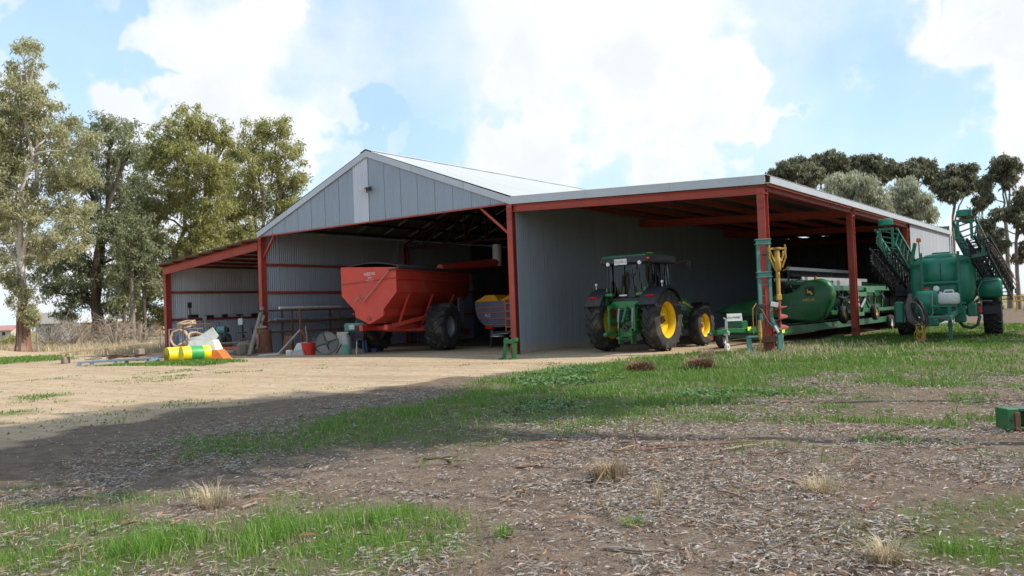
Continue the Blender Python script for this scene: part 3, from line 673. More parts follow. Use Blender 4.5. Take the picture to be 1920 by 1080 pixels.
# ------------------------------------------------------------------ tractor (local x right, y forward, z up, origin under the rear axle)
tr = thing('tractor', 'green tractor with yellow wheels parked beside the corrugated wall under the lean-to', 'tractor', (4.62, .75, 0), rad(-1))
for s in (-1, 1):
    wheel(tr, (s * 1.10, 0, 1.06), 1.06, .56, .62, M['tyre'], M['yellow'], M['rust'], 19, .05, .16, s)
    wheel(tr, (s * 1.00, 3.25, .77), .77, .44, .43, M['tyre'], M['yellow'], M['rust'], 17, .04, .10, s)
b = MB(); b.box((0, .25, 1.05), (.62, 1.3, .75)); b.box((0, 1.6, 1.0), (.55, 1.9, .6)); b.box((0, 3.2, .95), (.5, 1.6, .45)); b.tube([(-.85, 0, 1.06), (.85, 0, 1.06)], .17, 14); b.tube([(-.8, 3.25, .77), (.8, 3.25, .77)], .12, 10)
b.box((0, -.35, 1.35), (.8, .35, .55)); b.build('transmission', M['green'], tr)
b = MB(); b.box((0, -.40, 1.62), (1.02, .30, .28)); b.tube([(-.62, -.34, 1.66), (.62, -.34, 1.66)], .11, 12); b.build('rockshaft', M['green'], tr)
for s in (-1, 1):
    b = MB(); b.bar((s * .46, -.36, 1.68), (s * .50, -.86, 1.52), .09, .13); b.tube([(s * .50, -.84, 1.54), (s * .50, -.86, .74)], .038, 8); b.tube([(s * .50, -.85, 1.25), (s * .50, -.855, .95)], .06, 8); b.build('lift_arm', M['green'], tr)
    b = MB(); b.bar((s * .36, -.15, .74), (s * .48, -1.12, .62), .07, .13); b.sphere((s * .48, -1.14, .62), .085, 7); b.build('draft_link', M['green'], tr)
    b = MB(); b.tube([(s * .27, -.52, 1.5), (s * .28, -.62, 1.02)], .055, 8); b.tube([(s * .27, -.55, 1.35), (s * .28, -.63, .8)], .03, 6); b.build('lift_cylinder', M['grey'], tr)
b = MB(); b.tube([(.05, -.55, 1.58), (.03, -.86, 1.02)], .045, 8); b.tube([(.05, -.62, 1.47), (.04, -.78, 1.16)], .062, 8); b.build('top_link', M['green'], tr)
b = MB()
for i in range(2):
    for k in range(4): b.box((-.14 + .28 * i, -.56, 1.42 - .11 * k), (.13, .12, .075))
for k in range(4): b.tube([(-.14, -.62, 1.42 - .11 * k), (-.14, -.68, 1.42 - .11 * k)], .035, 8); b.tube([(.14, -.62, 1.42 - .11 * k), (.14, -.68, 1.42 - .11 * k)], .035, 8)
b.build('hydraulic_couplers', M['black'], tr)
b = MB(); b.box((0, -.5, .62), (.5, .22, .42)); b.box((0, -.75, .5), (.16, .75, .07)); b.box((-.25, -.52, .55), (.05, .3, .55)); b.box((.25, -.52, .55), (.05, .3, .55)); b.build('drawbar', M['green'], tr)
b = MB(); b.tube([(0, -.58, .82), (0, -.68, .82)], .12, 12); b.tube([(0, -.68, .82), (0, -.78, .82)], .03, 8); b.build('power_take_off', M['dark'], tr)
# cab: panes, posts, roof
CB = dict(rl=(-.74, -.42), rr=(.74, -.42), ml=(-.86, .5), mr=(.86, .5), fl=(-.70, 1.5), fr=(.70, 1.5))
zb, zt = 1.84, 3.06
def pane(name, a, c, z0, z1, inset=.045):
    a = Vector((*a, 0)); c = Vector((*c, 0)); d = (c - a).normalized(); a2 = a + d * inset; c2 = c - d * inset; n = Vector((d.y, -d.x, 0)) * .008
    b = MB(); b.loft([[(a2 + n) + Vector((0, 0, z0)), (c2 + n) + Vector((0, 0, z0)), (c2 - n) + Vector((0, 0, z0)), (a2 - n) + Vector((0, 0, z0))], [(a2 * .97 + n) + Vector((0, 0, z1)), (c2 * .97 + n) + Vector((0, 0, z1)), (c2 * .97 - n) + Vector((0, 0, z1)), (a2 * .97 - n) + Vector((0, 0, z1))]])
    b.build(name, M['glass'], tr)
pane('rear_window', CB['rl'], CB['rr'], zb + .04, zt); pane('side_window', CB['rr'], CB['mr'], zb, zt); pane('door_window', CB['mr'], CB['fr'], zb - .3, zt); pane('windscreen', CB['fr'], CB['fl'], zb - .1, zt)
pane('door_window', CB['fl'], CB['ml'], zb - .3, zt); pane('side_window', CB['ml'], CB['rl'], zb, zt)
for k, (x, y) in CB.items():
    b = MB(); b.bar((x, y, zb - .3), (x * .97, y * .97, zt + .06), .075, .075); b.build('cab_post', M['black'], tr)
b = MB()
ring_ = [CB[k] for k in ('rl', 'rr', 'mr', 'fr', 'fl', 'ml')]
for i in range(6):
    p, q = ring_[i], ring_[(i + 1) % 6]; b.bar((*p, zb - .03), (*q, zb - .03), .08, .10)
b.build('cab_sill', M['black'], tr)
b = MB(); b.loft([[(x * s_, y0 + (y - .5) * s_, z) for x, y in ring_] for (s_, y0, z) in ((1.12, .5, 3.02), (1.19, .5, 3.07), (1.19, .5, 3.27))]); b.build('roof_lip', M['black'], tr)
b = MB(); b.loft([[(x * s_, .5 + (y - .5) * s_, z) for x, y in ring_] for (s_, z) in ((1.17, 3.27), (1.15, 3.32), (1.02, 3.365), (.8, 3.385))]); b.build('cab_roof', M['green_dark'], tr)
b = MB(); b.lathe([(.16, 0), (.16, .05), (.12, .10), (1e-4, .12)], 16, at(.12, 1.1, 3.37)); b.build('satellite_dome', M['yellow'], tr)
b = MB(); b.tube([(-.1, .2, 3.38), (-.1, .18, 4.0)], .008, 5); b.build('aerial', M['black'], tr)
for s in (-1, 1):
    b = MB(); b.sphere((s * .84, -.50, 3.18), .1, 8, None, (1.25, .6, .5)); b.build('orange_marker_lamp', M['lampo'], tr)
    b = MB(); b.lathe([(.07, 0), (.075, .05), (.06, .07), (1e-4, .075)], 14, at(s * .62, -.53, 3.05, 0, rad(90))); b.build('work_lamp', M['lampw'], tr)
b = MB(); b.lathe([(.09, 0), (.095, .06), (.07, .09), (1e-4, .095)], 14, at(.82, -.36, 1.98, 0, rad(90))); b.build('work_lamp', M['lampw'], tr)
b = MB(); b.box((-.10, -.60, 3.10), (.50, .02, .20)); pl = b.build('number_plate', M['white'], tr)
link('plate_lettering', text_mesh('CU·10A C', .115, M['slate']), pl, None, (-.10, -.612, 3.10), (rad(90), 0, 0))
b = MB(); b.box((-.05, .25, 1.75), (.5, .5, .14)); b.box((-.05, -.02, 2.15), (.48, .14, .75)); b.box((-.05, -.04, 2.62), (.26, .1, .2)); b.build('seat', M['black'], tr)
b = MB(); b.ring([(.20, -.015), (.22, 0), (.20, .015)], 20, at(-.05, 1.0, 2.2, 0, rad(-35))); b.tube([(-.05, 1.0, 2.2), (-.05, 1.2, 1.7)], .04, 8); b.build('steering_wheel', M['black'], tr)
b = MB(); b.box((-.12, -.47, 1.95), (.30, .01, .05)); b.build('window_sticker', M['white'], tr)
b = MB(); b.bar((.45, -.48, 2.9), (.15, -.49, 2.55), .015, .02); b.build('wiper', M['black'], tr)
# mudguards with tail lamps
def fender(s):
    b = MB(); secs = []
    for a in np.linspace(rad(-62), rad(58), 12):
        y = -1.17 * math.sin(-a) if False else 1.17 * math.sin(a); z = 1.06 + 1.17 * math.cos(a)
        y2 = 1.13 * math.sin(a); z2 = 1.06 + 1.13 * math.cos(a)
        xi, xo = s * .74, s * 1.42
        secs.append([(xi, y, z), (xo - s * .06, y, z), (xo, y2 * .985, z2 - .05), (xo - s * .04, y2 * .97, z2 - .05), (xo - s * .10, y2, z2), (xi, y2, z2)])
    b.loft(secs); return b
for s in (-1, 1):
    f = fender(s).build('mudguard', M['black'], tr)
    b = MB(); a = rad(-46); b.box((0, 0, 0), (.30, .03, .10), at(s * 1.10, 1.185 * math.sin(a), 1.06 + 1.185 * math.cos(a), 0, rad(46 - 10))); b.build('tail_lamp', M['lampr'], f)
    b = MB(); b.loft([[(s * .72, -.62, 1.6), (s * .76, -.62, 1.6), (s * .76, .8, 1.6), (s * .72, .8, 1.6)], [(s * .72, -.5, 2.22), (s * .78, -.5, 2.2), (s * .78, .62, 2.2), (s * .72, .62, 2.22)]]); b.box((s * .66, -.3, 1.98), (.4, .7, .1)); b.build('mudguard_panel', M['green'], tr)
    b = MB(); b.sphere((s * 1.3, -.30, 2.36), .05, 7); b.tube([(s * 1.3, -.3, 2.2), (s * 1.3, -.3, 2.34)], .015, 6); b.build('side_marker', M['lampw'], tr)
# hood, stack, mirror, front mudguards
b = MB(); hs = []
for (y, w, z0, z1) in ((1.45, .42, 1.3, 2.08), (2.4, .40, 1.25, 2.02), (3.3, .37, 1.15, 1.90), (3.95, .34, 1.05, 1.72), (4.25, .28, 1.1, 1.5)):
    hs.append([(-w, y, z0), (w, y, z0), (w, y, z1 - .2), (w * .72, y, z1 - .04), (w * .3, y, z1), (-w * .3, y, z1), (-w * .72, y, z1 - .04), (-w, y, z1 - .2)])
b.loft(hs); hood = b.build('bonnet', M['green'], tr)
for s in (-1, 1):
    b = MB(); b.loft([[(s * (w + .004), y, z - .03), (s * (w + .012), y, z - .03), (s * (w + .012), y, z + .04), (s * (w + .004), y, z + .04)] for (y, w, z) in ((1.5, .418, 1.78), (2.4, .40, 1.72), (3.3, .37, 1.60), (3.9, .34, 1.46))]); b.build('bonnet_stripe', M['yellow'], hood)
b = MB(); b.tube([(.56, 1.62, 1.35), (.56, 1.62, 2.95)], .085, 12); b.tube([(.56, 1.62, 2.95), (.58, 1.6, 3.2)], .055, 10); b.build('exhaust_stack', M['dark'], tr)
b = MB(); b.tube([(.75, 1.45, 2.95), (1.05, 1.55, 3.08), (1.38, 1.5, 3.1)], .022, 6); ar = b.build('mirror_arm', M['rust'], tr)
b = MB(); b.box((1.42, 1.5, 2.95), (.17, .06, .34)); b.build('mirror', M['black'], ar)
for s in (-1, 1):
    b = MB(); secs = []
    for a in np.linspace(rad(-30), rad(30), 8): secs.append([(s * .78, 3.25 + .86 * math.sin(a), .77 + .86 * math.cos(a)), (s * 1.24, 3.25 + .86 * math.sin(a), .77 + .86 * math.cos(a)), (s * 1.24, 3.25 + .83 * math.sin(a), .77 + .83 * math.cos(a)), (s * .78, 3.25 + .83 * math.sin(a), .77 + .83 * math.cos(a))])
    b.loft(secs); b.build('front_mudguard', M['black'], tr)
b = MB()
for k in range(4): b.box((.72, 1.25, .5 + .3 * k), (.36, .28, .04))
b.bar((.9, 1.12, .5), (.9, 1.12, 1.5), .04, .04); b.bar((.9, 1.38, .5), (.9, 1.38, 1.5), .04, .04); b.build('steps', M['black'], tr)
b = MB(); b.box((.55, 2.0, .95), (.35, 1.0, .5)); b.box((-.55, 2.0, .95), (.35, 1.0, .5)); b.build('fuel_tank', M['black'], tr)

# ------------------------------------------------------------------ chaser bin
cb = thing('chaser_bin', 'red chaser bin on two huge black tyres inside the main bay', 'grain cart', (-7.15, 2.3, 0), rad(15)); cb.scale = (1.06, 1.06, 1.04)
for s in (-1, 1): wheel(cb, (s * 1.62, -.75, .98), .98, .86, .44, M['tyre'], M['grey'], M['dark'], 16, .055, .2, s)
sec = [(-1.2, 3.47), (1.2, 3.35), (1.2, 2.40), (.62, 1.76), (.60, 1.50), (0, 1.20), (-.60, 1.48), (-.66, 1.76), (-1.2, 2.33)]
MY = Matrix(((1, 0, 0, 0), (0, 0, 1, 0), (0, 1, 0, 0), (0, 0, 0, 1)))       # prism local z -> y, local y -> z
b = MB(); b.prism(sec, -3.74, -3.70, MY); pan = b.build('rear_panel', M['bin_red'], cb)
b = MB(); b.loft([[(x * k, y, (z - 2.4) * k + 2.4) for x, z in sec] for (y, k) in ((-3.69, .992), (2.9, .992), (3.3, .80))], None, True); b.build('hopper', M['bin_red'], cb)
b = MB(); b.bar((-1.19, -3.76, 2.79), (1.19, -3.76, 2.95), .03, .05, up=(0, 1, 0)); b.build('weld_rib', M['steel_red'], pan)
for s in (-1, 1):
    b = MB(); b.box((s * 1.215, -.3, 2.93), (.05, 6.7, .06)); b.build('weld_rib', M['bin_red'], cb)
    b = MB(); b.box((s * 1.22, -.3, 3.30), (.07, 6.8, .09)); b.build('top_rail', M['bin_red'], cb)
b = MB(); secs = []
for k in range(9):
    t = k / 8; x = -1.22 + 2.44 * t; secs.append([(x, -3.62, 3.44 + .16 * math.sin(math.pi * t)), (x, 3.2, 3.40 + .14 * math.sin(math.pi * t)), (x, 3.2, 3.36 + .14 * math.sin(math.pi * t)), (x, -3.62, 3.40 + .16 * math.sin(math.pi * t))])
b.loft(secs); b.build('tarpaulin', M['scrim'], cb)
b = MB(); b.tube([(1.26, -3.7, 3.36), (1.26, 3.2, 3.34)], .065, 8); b.build('tarp_roller', M['scrim'], cb)
b = MB(); b.tube([(1.25, -3.80, 3.28), (.92, -3.82, 3.24)], .035, 6); b.build('crank_joint', M['dark'], pan)
b = MB(); b.tube([(.95, -3.82, 3.24), (-.22, -3.83, 2.06), (-.40, -3.84, 2.24), (-.58, -3.84, 2.10)], .024, 7); b.build('tarp_crank', M['pinkrod'], pan)
for i, (t, sz, dz) in enumerate((('NEEVE', .17, 3.14), ('700', .11, 2.99), ('BELLY', .12, 2.88))):
    link('maker_lettering', text_mesh(t, sz, M['white']), pan, None, (.06, -3.745, dz), (rad(90), rad(-2), 0))
b = MB(); b.lathe([(.09, 0), (.09, .03), (1e-4, .04)], 14, at(-.02, -3.75, 1.42, 0, rad(90))); b.build('drain_cap', M['steel_red'], pan)
b = MB()
for s in (-1, 1):
    b.box((s * .55, -.2, 1.05), (.16, 6.6, .22)); b.bar((s * .6, -2.6, 1.12), (s * 1.12, -2.6, 2.35), .09, .09); b.bar((s * .6, 1.4, 1.12), (s * 1.12, 1.4, 2.35), .09, .09); b.bar((s * .6, -.6, 1.12), (s * 1.14, -.6, 2.35), .09, .09)
    b.bar((s * .58, -3.1, 1.1), (s * 1.1, -1.0, 1.42), .12, .16); b.bar((s * 1.1, -1.0, 1.42), (s * 1.14, 1.3, 1.42), .12, .16)
b.box((0, -.75, .95), (3.0, .22, .26)); b.box((0, -2.4, 1.02), (1.2, .12, .18)); b.box((0, 2.2, 1.02), (1.2, .12, .18)); b.bar((0, 2.6, .95), (0, 5.2, .6), .2, .2); b.build('chassis', M['bin_red'], cb)
b = MB(); b.tube([(.6, 1.2, 3.5), (1.3, 3.6, 3.75), (1.75, 4.9, 3.86)], .19, 12); aug = b.build('auger_tube', M['bin_red'], cb)
b = MB(); b.tube([(1.75, 4.9, 3.7), (1.76, 4.92, 4.72)], .21, 12); b.build('auger_spout', M['whiteplast'], aug)
for s in (-1, 1):
    b = MB(); b.box((s * .68, -3.78, 1.62), (.05, .05, .05)); b.build('tail_lamp', M['lampr'], pan)
b = MB(); b.bar((1.0, 2.3, .9), (1.0, 2.3, 2.4), .08, .5); b.build('ladder_panel', M['grey'], cb)

# ------------------------------------------------------------------ fertiliser spreader
sp = thing('fertiliser_spreader', 'blue grey fertiliser spreader with yellow lids and orange stripes behind the red post', 'spreader', (-3.30, 4.1, 0)); sp.scale = (.95, .95, .95)
secf = []
for (z, w, d) in ((.95, .85, .55), (1.15, 1.15, .62), (1.45, 1.36, .68), (1.8, 1.42, .72), (2.12, 1.42, .74)): secf.append([(-w, -d, z), (w, -d, z), (w + .06, 0, z), (w, d, z), (-w, d, z), (-w - .06, 0, z)])
b = MB(); b.loft(secf); hp = b.build('hopper', M['slate'], sp)
for z, dd in ((1.36, .69), (1.62, .72), (1.86, .745), (1.06, .605)):
    b = MB(); b.box((-.15, -dd - .005, z), (2.3 if z > 1.1 else 1.7, .012, .022)); b.build('stripe', M['orange'], hp)
for sx in (-.72, .72):
    b = MB(); b.loft([[(sx - .7, -.74, 2.13), (sx + .7, -.74, 2.13), (sx + .7, .74, 2.13), (sx - .7, .74, 2.13)], [(sx - .25, -.5, 2.42), (sx + .25, -.5, 2.42), (sx + .25, .5, 2.42), (sx - .25, .5, 2.42)]]); b.build('lid', M['spread_yel'], sp)
b = MB()
for x in (.42, .86): b.bar((x, -.84, .75), (x, -.84, 2.2), .05, .05)
for z in (.95, 1.3, 1.65, 2.0, 2.2): b.bar((.42, -.84, z), (.86, -.84, z), .05, .05)
b.build('ladder', M['orange'], sp)
link('maker_lettering', text_mesh('PLZ', .2, M['white']), hp, None, (-.72, -.705, 1.48), (rad(88), 0, 0))
b = MB(); b.box((-.72, -.62, .93), (.42, .06, .12)); b.build('tail_lamp', M['lampr'], sp)
b = MB(); b.tube([(-.6, -.5, .9), (-.5, -.75, .62), (.45, -.75, .66), (.5, -.5, .9)], .024, 7); b.build('guard_rail', M['silver'], sp)
for s in (-1, 1):
    b = MB(); b.lathe([(.38, 0), (.38, .05), (.1, .1), (1e-4, .12)], 20, at(s * .55, -.2, .5)); b.build('spinner_disc', M['silver'], sp)
b = MB()
for sx in (-.8, .8):
    for sy in (-.4, .4): b.bar((sx, sy, 0), (sx, sy, 1.1), .08, .08)
b.box((0, 0, .7), (1.7, .9, .12)); b.build('stand_frame', M['dark'], sp)

# ------------------------------------------------------------------ green stand by the corner post
st = thing('ballast_stand', 'small green steel trestle stand at the foot of the corner post', 'stand', (1.78, -2.75, gzf(1.78, -2.75)), rad(-10))
b = MB(); b.bar((-.24, 0, .60), (.30, 0, .60), .12, .14); b.box((-.16, 0, .68), (.10, .12, .08)); b.box((.30, 0, .66), (.14, .14, .12)); b.build('crossbar', M['green_bright'], st)
for s, x0, x1 in ((-1, -.16, -.30), (1, .26, .22)):
    b = MB(); b.bar((x0, 0, .58), (x1, 0, .04), .10, .12); b.box((x1 - .03, -.03, .03), (.2, .24, .05)); b.build('leg', M['green_bright'], st)
b = MB(); b.bar((-.0, .15, 0), (.06, .02, .5), .07, .07); b.build('brace', M['rust'], st)

# ------------------------------------------------------------------ header trailer with the harvester front on it
ht = thing('header_trailer', 'long dark green header trailer with drawbar and jockey wheel under the lean-to', 'trailer', (8.1, 0, 0))
b = MB()
for s in (-1, 1): b.box((s * .78, 11.3, .52), (.10, 18.4, .26))
for y in (2.4, 5, 8, 11, 14, 17, 20.3): b.box((0, y, .52), (1.5, .12, .16))
b.build('chassis', M['green_dark'], ht)
b = MB(); b.bar((0, .75 - 1.35, .62), (0, .7, .66), .10, .14); b.bar((0, .7, .66), (-.72, 2.6, .56), .10, .14); b.bar((0, .7, .66), (.72, 2.6, .56), .10, .14); b.tube([(0, -.95, .6), (0, -.6, .61)], .05, 8); b.build('drawbar', M['green_bright'], ht)
b = MB(); b.tube([(.02, .42, .2), (.02, .42, 1.05)], .035, 8); b.tube([(.02, .42, .62), (.02, .42, .95)], .045, 8); b.box((.02, .42, .58), (.16, .14, .14)); b.tube([(.02, .42, 1.02), (-.06, .42, 1.08)], .02, 6); jk = b.build('jockey_stand', M['silver'], ht)
b = MB(); b.ring([(.06, -.04), (.12, -.04), (.13, 0), (.12, .04), (.06, .04)], 18, at(.02, .42, .13) @ AXX); b.build('jockey_wheel', M['white'], jk)
for (x, y) in ((.12, 1.5), (.84, 3.35), (.84, 9.55)):
    b = MB(); b.box((x if x > .5 else .36, y, .52 if y > 2 else .68), (.02, .32, .13) if y > 2 else (.02, .28, .12), None, .006); b.build('yellow_reflector', M['refl'], ht)
b = MB(); b.box((.0, -.7, .5), (.05, .08, .18)); b.build('orange_reflector', M['lampo'], ht)
b = MB(); b.box((0, 0, 0), (.50, .03, .26), at(-.25, 1.8, 1.06, rad(35), rad(-14))); b.build('sign_plate', M['white'], ht)
link('plate_lettering', text_mesh('E-LOADER', .09, M['dark']), ht, None, (-.238, 1.775, 1.065), (rad(76), 0, rad(35)))
b = MB(); b.box((-.25, 1.95, .78), (.62, .45, .32), at(0, 0, 0)); b.build('tool_box', M['green_dark'], ht)
for (x, y) in ((-.92, 2.3), (.92, 2.3), (-.92, 18.4), (.92, 18.4), (-.92, 19.7), (.92, 19.7)):
    wheel(ht, (x, y, .36), .36, .24, .21, M['tyre'], M['white'], M['grey'], 0, .0, .02, 1 if x > 0 else -1)
b = MB(); b.box((0, 2.3, .40), (1.8, .10, .1)); b.box((0, 18.4, .40), (1.8, .10, .1)); b.box((0, 19.7, .4), (1.8, .1, .1)); b.build('axle', M['green_dark'], ht)

hd = thing('harvester_front', 'green harvester front with grey tined reel lying on the header trailer', 'harvester front', (8.1, 0, -.10))
# end divider facing the yard: rounded rear, pointed snout to the left
ed = [(1.10, 2.36), (1.24, 2.16), (1.27, 1.82), (1.16, 1.45), (.90, .98), (.62, .78), (-.2, .84), (-1.2, .98), (-2.6, 1.08), (-3.6, 1.28), (-3.0, 1.55), (-1.7, 1.76), (-.35, 1.96), (.0, 2.22), (.22, 2.42), (.75, 2.48)]
b = MB(); cx, cz = .1, 1.6
b.loft([[(cx + (x - cx) * k, y, cz + (z - cz) * k) for x, z in ed] for (y, k) in ((7.85, .90), (7.90, .97), (8.0, 1.0), (8.35, 1.0), (8.5, .93))]); dv = b.build('end_divider', M['green_bright'], hd, 40)
b = MB(); b.box((-.2, 7.845, 1.48), (1.9, .01, .016)); b.box((-.6, 7.845, 1.5), (.014, .012, .9)); b.build('panel_seam', M['green_dark'], dv)
# emblem: dark shield with yellow leaping deer
b = MB(); b.prism([(-.17, .15), (-.1, .19), (.1, .19), (.17, .15), (.18, -.08), (.12, -.17), (-.12, -.17), (-.18, -.08)], 0, .01, at(.42, 7.84, 1.98, 0, rad(90))); em = b.build('emblem', M['black'], dv)
deer = [(-.13, -.10), (-.06, -.05), (-.05, .0), (-.02, .03), (.04, .02), (.08, .06), (.07, .12), (.10, .09), (.115, .05), (.14, .03), (.10, .02), (.08, -.02), (.12, -.05), (.11, -.065), (.05, -.04), (.0, -.05), (-.03, -.08), (-.02, -.12), (-.05, -.13), (-.06, -.09), (-.10, -.12)]
b = MB(); b.prism([(-x, y) for x, y in deer][::-1], .012, .018, at(.42, 7.84, 1.98, 0, rad(90))); b.build('leaping_deer', M['yellow'], dv)
link('model_lettering', text_mesh('640D-X', .14, M['yellow']), dv, None, (.35, 7.843, 1.66), (rad(90), 0, 0))
b = MB(); b.tube([(.55, 8.2, 2.45), (.55, 8.2, 2.56)], .06, 8); b.build('orange_lamp', M['lampo'], hd)
b = MB(); b.box((1.2, 7.98, 1.85), (.1, .1, .16)); b.build('red_lamp', M['lampr'], hd)
# back sheet, floor, beams
b = MB(); b.box((.45, 13.6, 1.55), (.10, 10.6, 1.0)); b.box((.15, 13.6, 1.05), (1.3, 10.6, .1)); b.bar((1.0, 8.5, 2.08), (1.0, 18.9, 2.08), .22, .22); b.bar((.95, 8.5, 1.12), (.95, 18.9, 1.12), .16, .16); b.build('back_sheet', M['green_dark'], hd)
b = MB(); b.box((-.85, 13.6, 1.06), (.9, 10.6, .06)); b.box((-1.35, 13.6, 1.05), (.1, 10.6, .04)); b.build('cutter_platform', M['dark'], hd)
# reel: four bats with tines on a central tube
b = MB(); b.tube([(-.7, 8.6, 2.35), (-.7, 18.8, 2.35)], .10, 10); b.build('reel_tube', M['dark'], hd)
for (dx, dz) in ((0, .62), (.55, .18), (.34, -.5), (-.34, -.5), (-.55, .18)):
    b = MB(); b.bar((-.7 + dx, 8.7, 2.35 + dz), (-.7 + dx, 18.7, 2.35 + dz), .06, .14); bt = b.build('reel_bat', M['batts'], hd)
    b = MB()
    for k in range(66): y = 8.75 + k * .15; b.bar((-.7 + dx, y, 2.3 + dz), (-.7 + dx + .05, y, 2.02 + dz), .018, .018, ch=0.004)
    b.build('reel_tines', M['dark'], bt)
for y in (8.75, 10.7, 12.7, 14.7, 16.7, 18.7):
    b = MB()
    for (dx, dz) in ((0, .62), (.55, .18), (.34, -.5), (-.34, -.5), (-.55, .18)): b.bar((-.7, y, 2.35), (-.7 + dx, y, 2.35 + dz), .06, .04)
    b.build('reel_spider', M['dark'], hd)
for y in (8.6, 18.6):
    b = MB(); b.bar((.8, y, 2.2), (-.75, y, 2.4), .12, .14); b.build('reel_arm', M['green_bright'], hd)
b = MB(); b.bar((.95, 9.0, 2.22), (.95, 13.2, 2.22), .10, .36); b.build('light_bar', M['grey'], hd)
# gauge wheels, feeder adaptor and hydraulics on the back
for y in (9.6, 14.6):
    wheel(hd, (1.16, y, 1.02), .36, .22, .16, M['tyre'], M['yellow'], M['dark'], 0, 0, .01, 1)
b = MB(); b.bar((1.02, 9.6, 1.02), (.8, 9.6, 1.5), .08, .08); b.bar((1.02, 14.6, 1.02), (.8, 14.6, 1.5), .08, .08); b.build('wheel_arm', M['green_bright'], hd)
b = MB(); b.box((1.0, 12.0, 1.82), (.4, 2.4, .2)); b.bar((1.15, 10.9, 1.8), (1.1, 11.0, .98), .09, .09); b.bar((1.15, 13.1, 1.85), (1.08, 12.7, .98), .12, .12); b.bar((1.1, 10.9, .98), (1.1, 12.8, .98), .12, .16); b.bar((1.05, 11.6, 1.95), (1.05, 11.2, 2.2), .1, .1); b.bar((1.05, 11.2, 2.2), (1.0, 11.0, 2.05), .08, .08); b.box((1.05, 13.9, 2.0), (.3, 1.5, .25)); b.build('feeder_adaptor', M['green_bright'], hd)
b = MB(); b.tube([(.9, 10.9, 1.35), (.9, 12.4, 1.35)], .2, 14); b.build('feed_drum', M['grey'], hd)
b = MB(); b.tube([(1.25, 8.6, 1.75), (1.28, 9.3, 1.66), (1.25, 10.0, 1.74)], .05, 8); b.tube([(1.2, 10.2, 1.8), (1.22, 10.4, 1.72)], .08, 8); b.build('hydraulic_hose', M['black'], hd)
b = MB(); b.box((1.16, 14.55, 1.98), (.05, .12, .1)); b.build('red_lamp', M['lampr'], hd)
for k in range(6):
    b = MB(); y = 9.2 + 1.35 * k; b.tube([(1.05, y, 2.0), (1.2, y + .2, 1.7 - .1 * (k % 2)), (1.1, y + .7, 1.5), (1.0, y + 1.0, 1.75)], .03, 6); b.build('hydraulic_hose', M['black'], hd)
for y in (9.0, 10.3, 13.4, 15.6, 17.0):
    b = MB(); b.bar((.95, y, 2.05), (.88, y, .95), .09, .12); b.build('back_strut', M['green_bright'], hd)
for y in (11.4, 12.5):
    b = MB(); b.tube([(1.2, y - .4, 1.25), (1.2, y + .3, 1.6)], .05, 8); b.build('hydraulic_ram', M['grey'], hd)
# second machine deep in the bay: cream panelled bin on wheels
cm = thing('cream_fuel_bin', 'cream panelled bin standing deep in the dark right hand bay', 'bin', (6.6, 25.5, 0))
b = MB(); b.box((0, 0, 1.15), (4.2, 1.2, .9)); b.build('tank', M['cream'], cm)
for x in (-2, -1, 0, 1, 2):
    b = MB(); b.box((x, -.62, 1.15), (.06, .05, .96)); b.build('rib', M['dark'], cm)
for x in (-1.7, 1.7):
    b = MB(); b.box((x, 0, .35), (.15, 1.1, .7)); b.build('leg', M['dark'], cm)
# ------------------------------------------------------------------ post driver mast leaning at the corner post
pd = thing('post_driver', 'rusty turquoise post driver mast standing in front of the outer corner post', 'post driver', (9.86, -.75, gzf(9.86, -.75)), rad(36))
for s in (-1, 1):
    b = MB(); ibeam(b, (s * .155, 0, .75), (s * .155, 0, 3.38), .09, .11); b.build('mast_rail', M['turq'], pd)
for z, w in ((3.40, .46), (2.42, .44)):
    b = MB(); b.box((0, 0, z), (w, .2, .03)); b.box((0, -.06, z - .07), (w - .04, .03, .11)); b.box((0, 0, z - .14), (w, .2, .025)); b.build('cross_plate', M['turq'], pd)
b = MB(); b.bar((-.15, 0, 2.05), (.15, 0, 2.05), .03, .03); b.bar((-.15, 0, 1.72), (.15, 0, 1.72), .03, .03); b.build('rung', M['turq'], pd)
b = MB(); b.box((.06, .06, 1.1), (.16, .2, 1.7)); b.build('ram_weight', M['steel_red'], pd)
b = MB(); b.tube([(-.24, -.16, 1.0), (-.24, -.16, .42)], .055, 8); b.tube([(-.24, -.16, .42), (-.26, -.16, .12)], .03, 6); b.build('hydraulic_ram', M['augyel'], pd)
b = MB(); b.tube([(-.28, -.12, 1.4), (-.18, -.2, 1.3), (-.02, -.22, .95), (.14, -.2, .78), (.27, -.14, .82), (.24, -.1, 1.0)], .022, 7); b.build('hose', M['hose'], pd)
b = MB(); b.tube([(-.24, -.12, 1.45), (-.32, -.14, 1.2), (-.33, -.14, .8), (-.28, -.1, .5)], .02, 7); b.build('hose', M['hose'], pd)
b = MB(); b.tube([(-.30, -.1, 1.5), (-.42, -.12, 1.35), (-.42, -.12, .6)], .014, 6); b.build('control_rod', M['augyel'], pd)
b = MB(); b.box((-.16, -.1, 1.42), (.2, .16, .12)); b.box((-.22, -.1, 1.3), (.16, .14, .16)); b.build('valve_block', M['dark'], pd)
b = MB(); b.box((-.1, -.18, 1.46), (.22, .06, .14), at(0, 0, 0, 0, 0, rad(12))); b.build('rag', M['whiteplast'], pd)
b = MB(); b.box((-.42, -.08, .52), (.36, .24, .05)); b.box((-.56, -.08, .26), (.12, .14, .5)); b.box((-.46, -.1, .05), (.34, .3, .05)); b.build('foot_frame', M['turq'], pd)
b = MB(); b.box((.34, -.14, .36), (.16, .14, .5)); b.tube([(.34, -.16, .1), (.34, -.16, .75)], .045, 8); b.box((.30, -.16, .04), (.32, .26, .05)); b.build('jack_foot', M['turq'], pd)
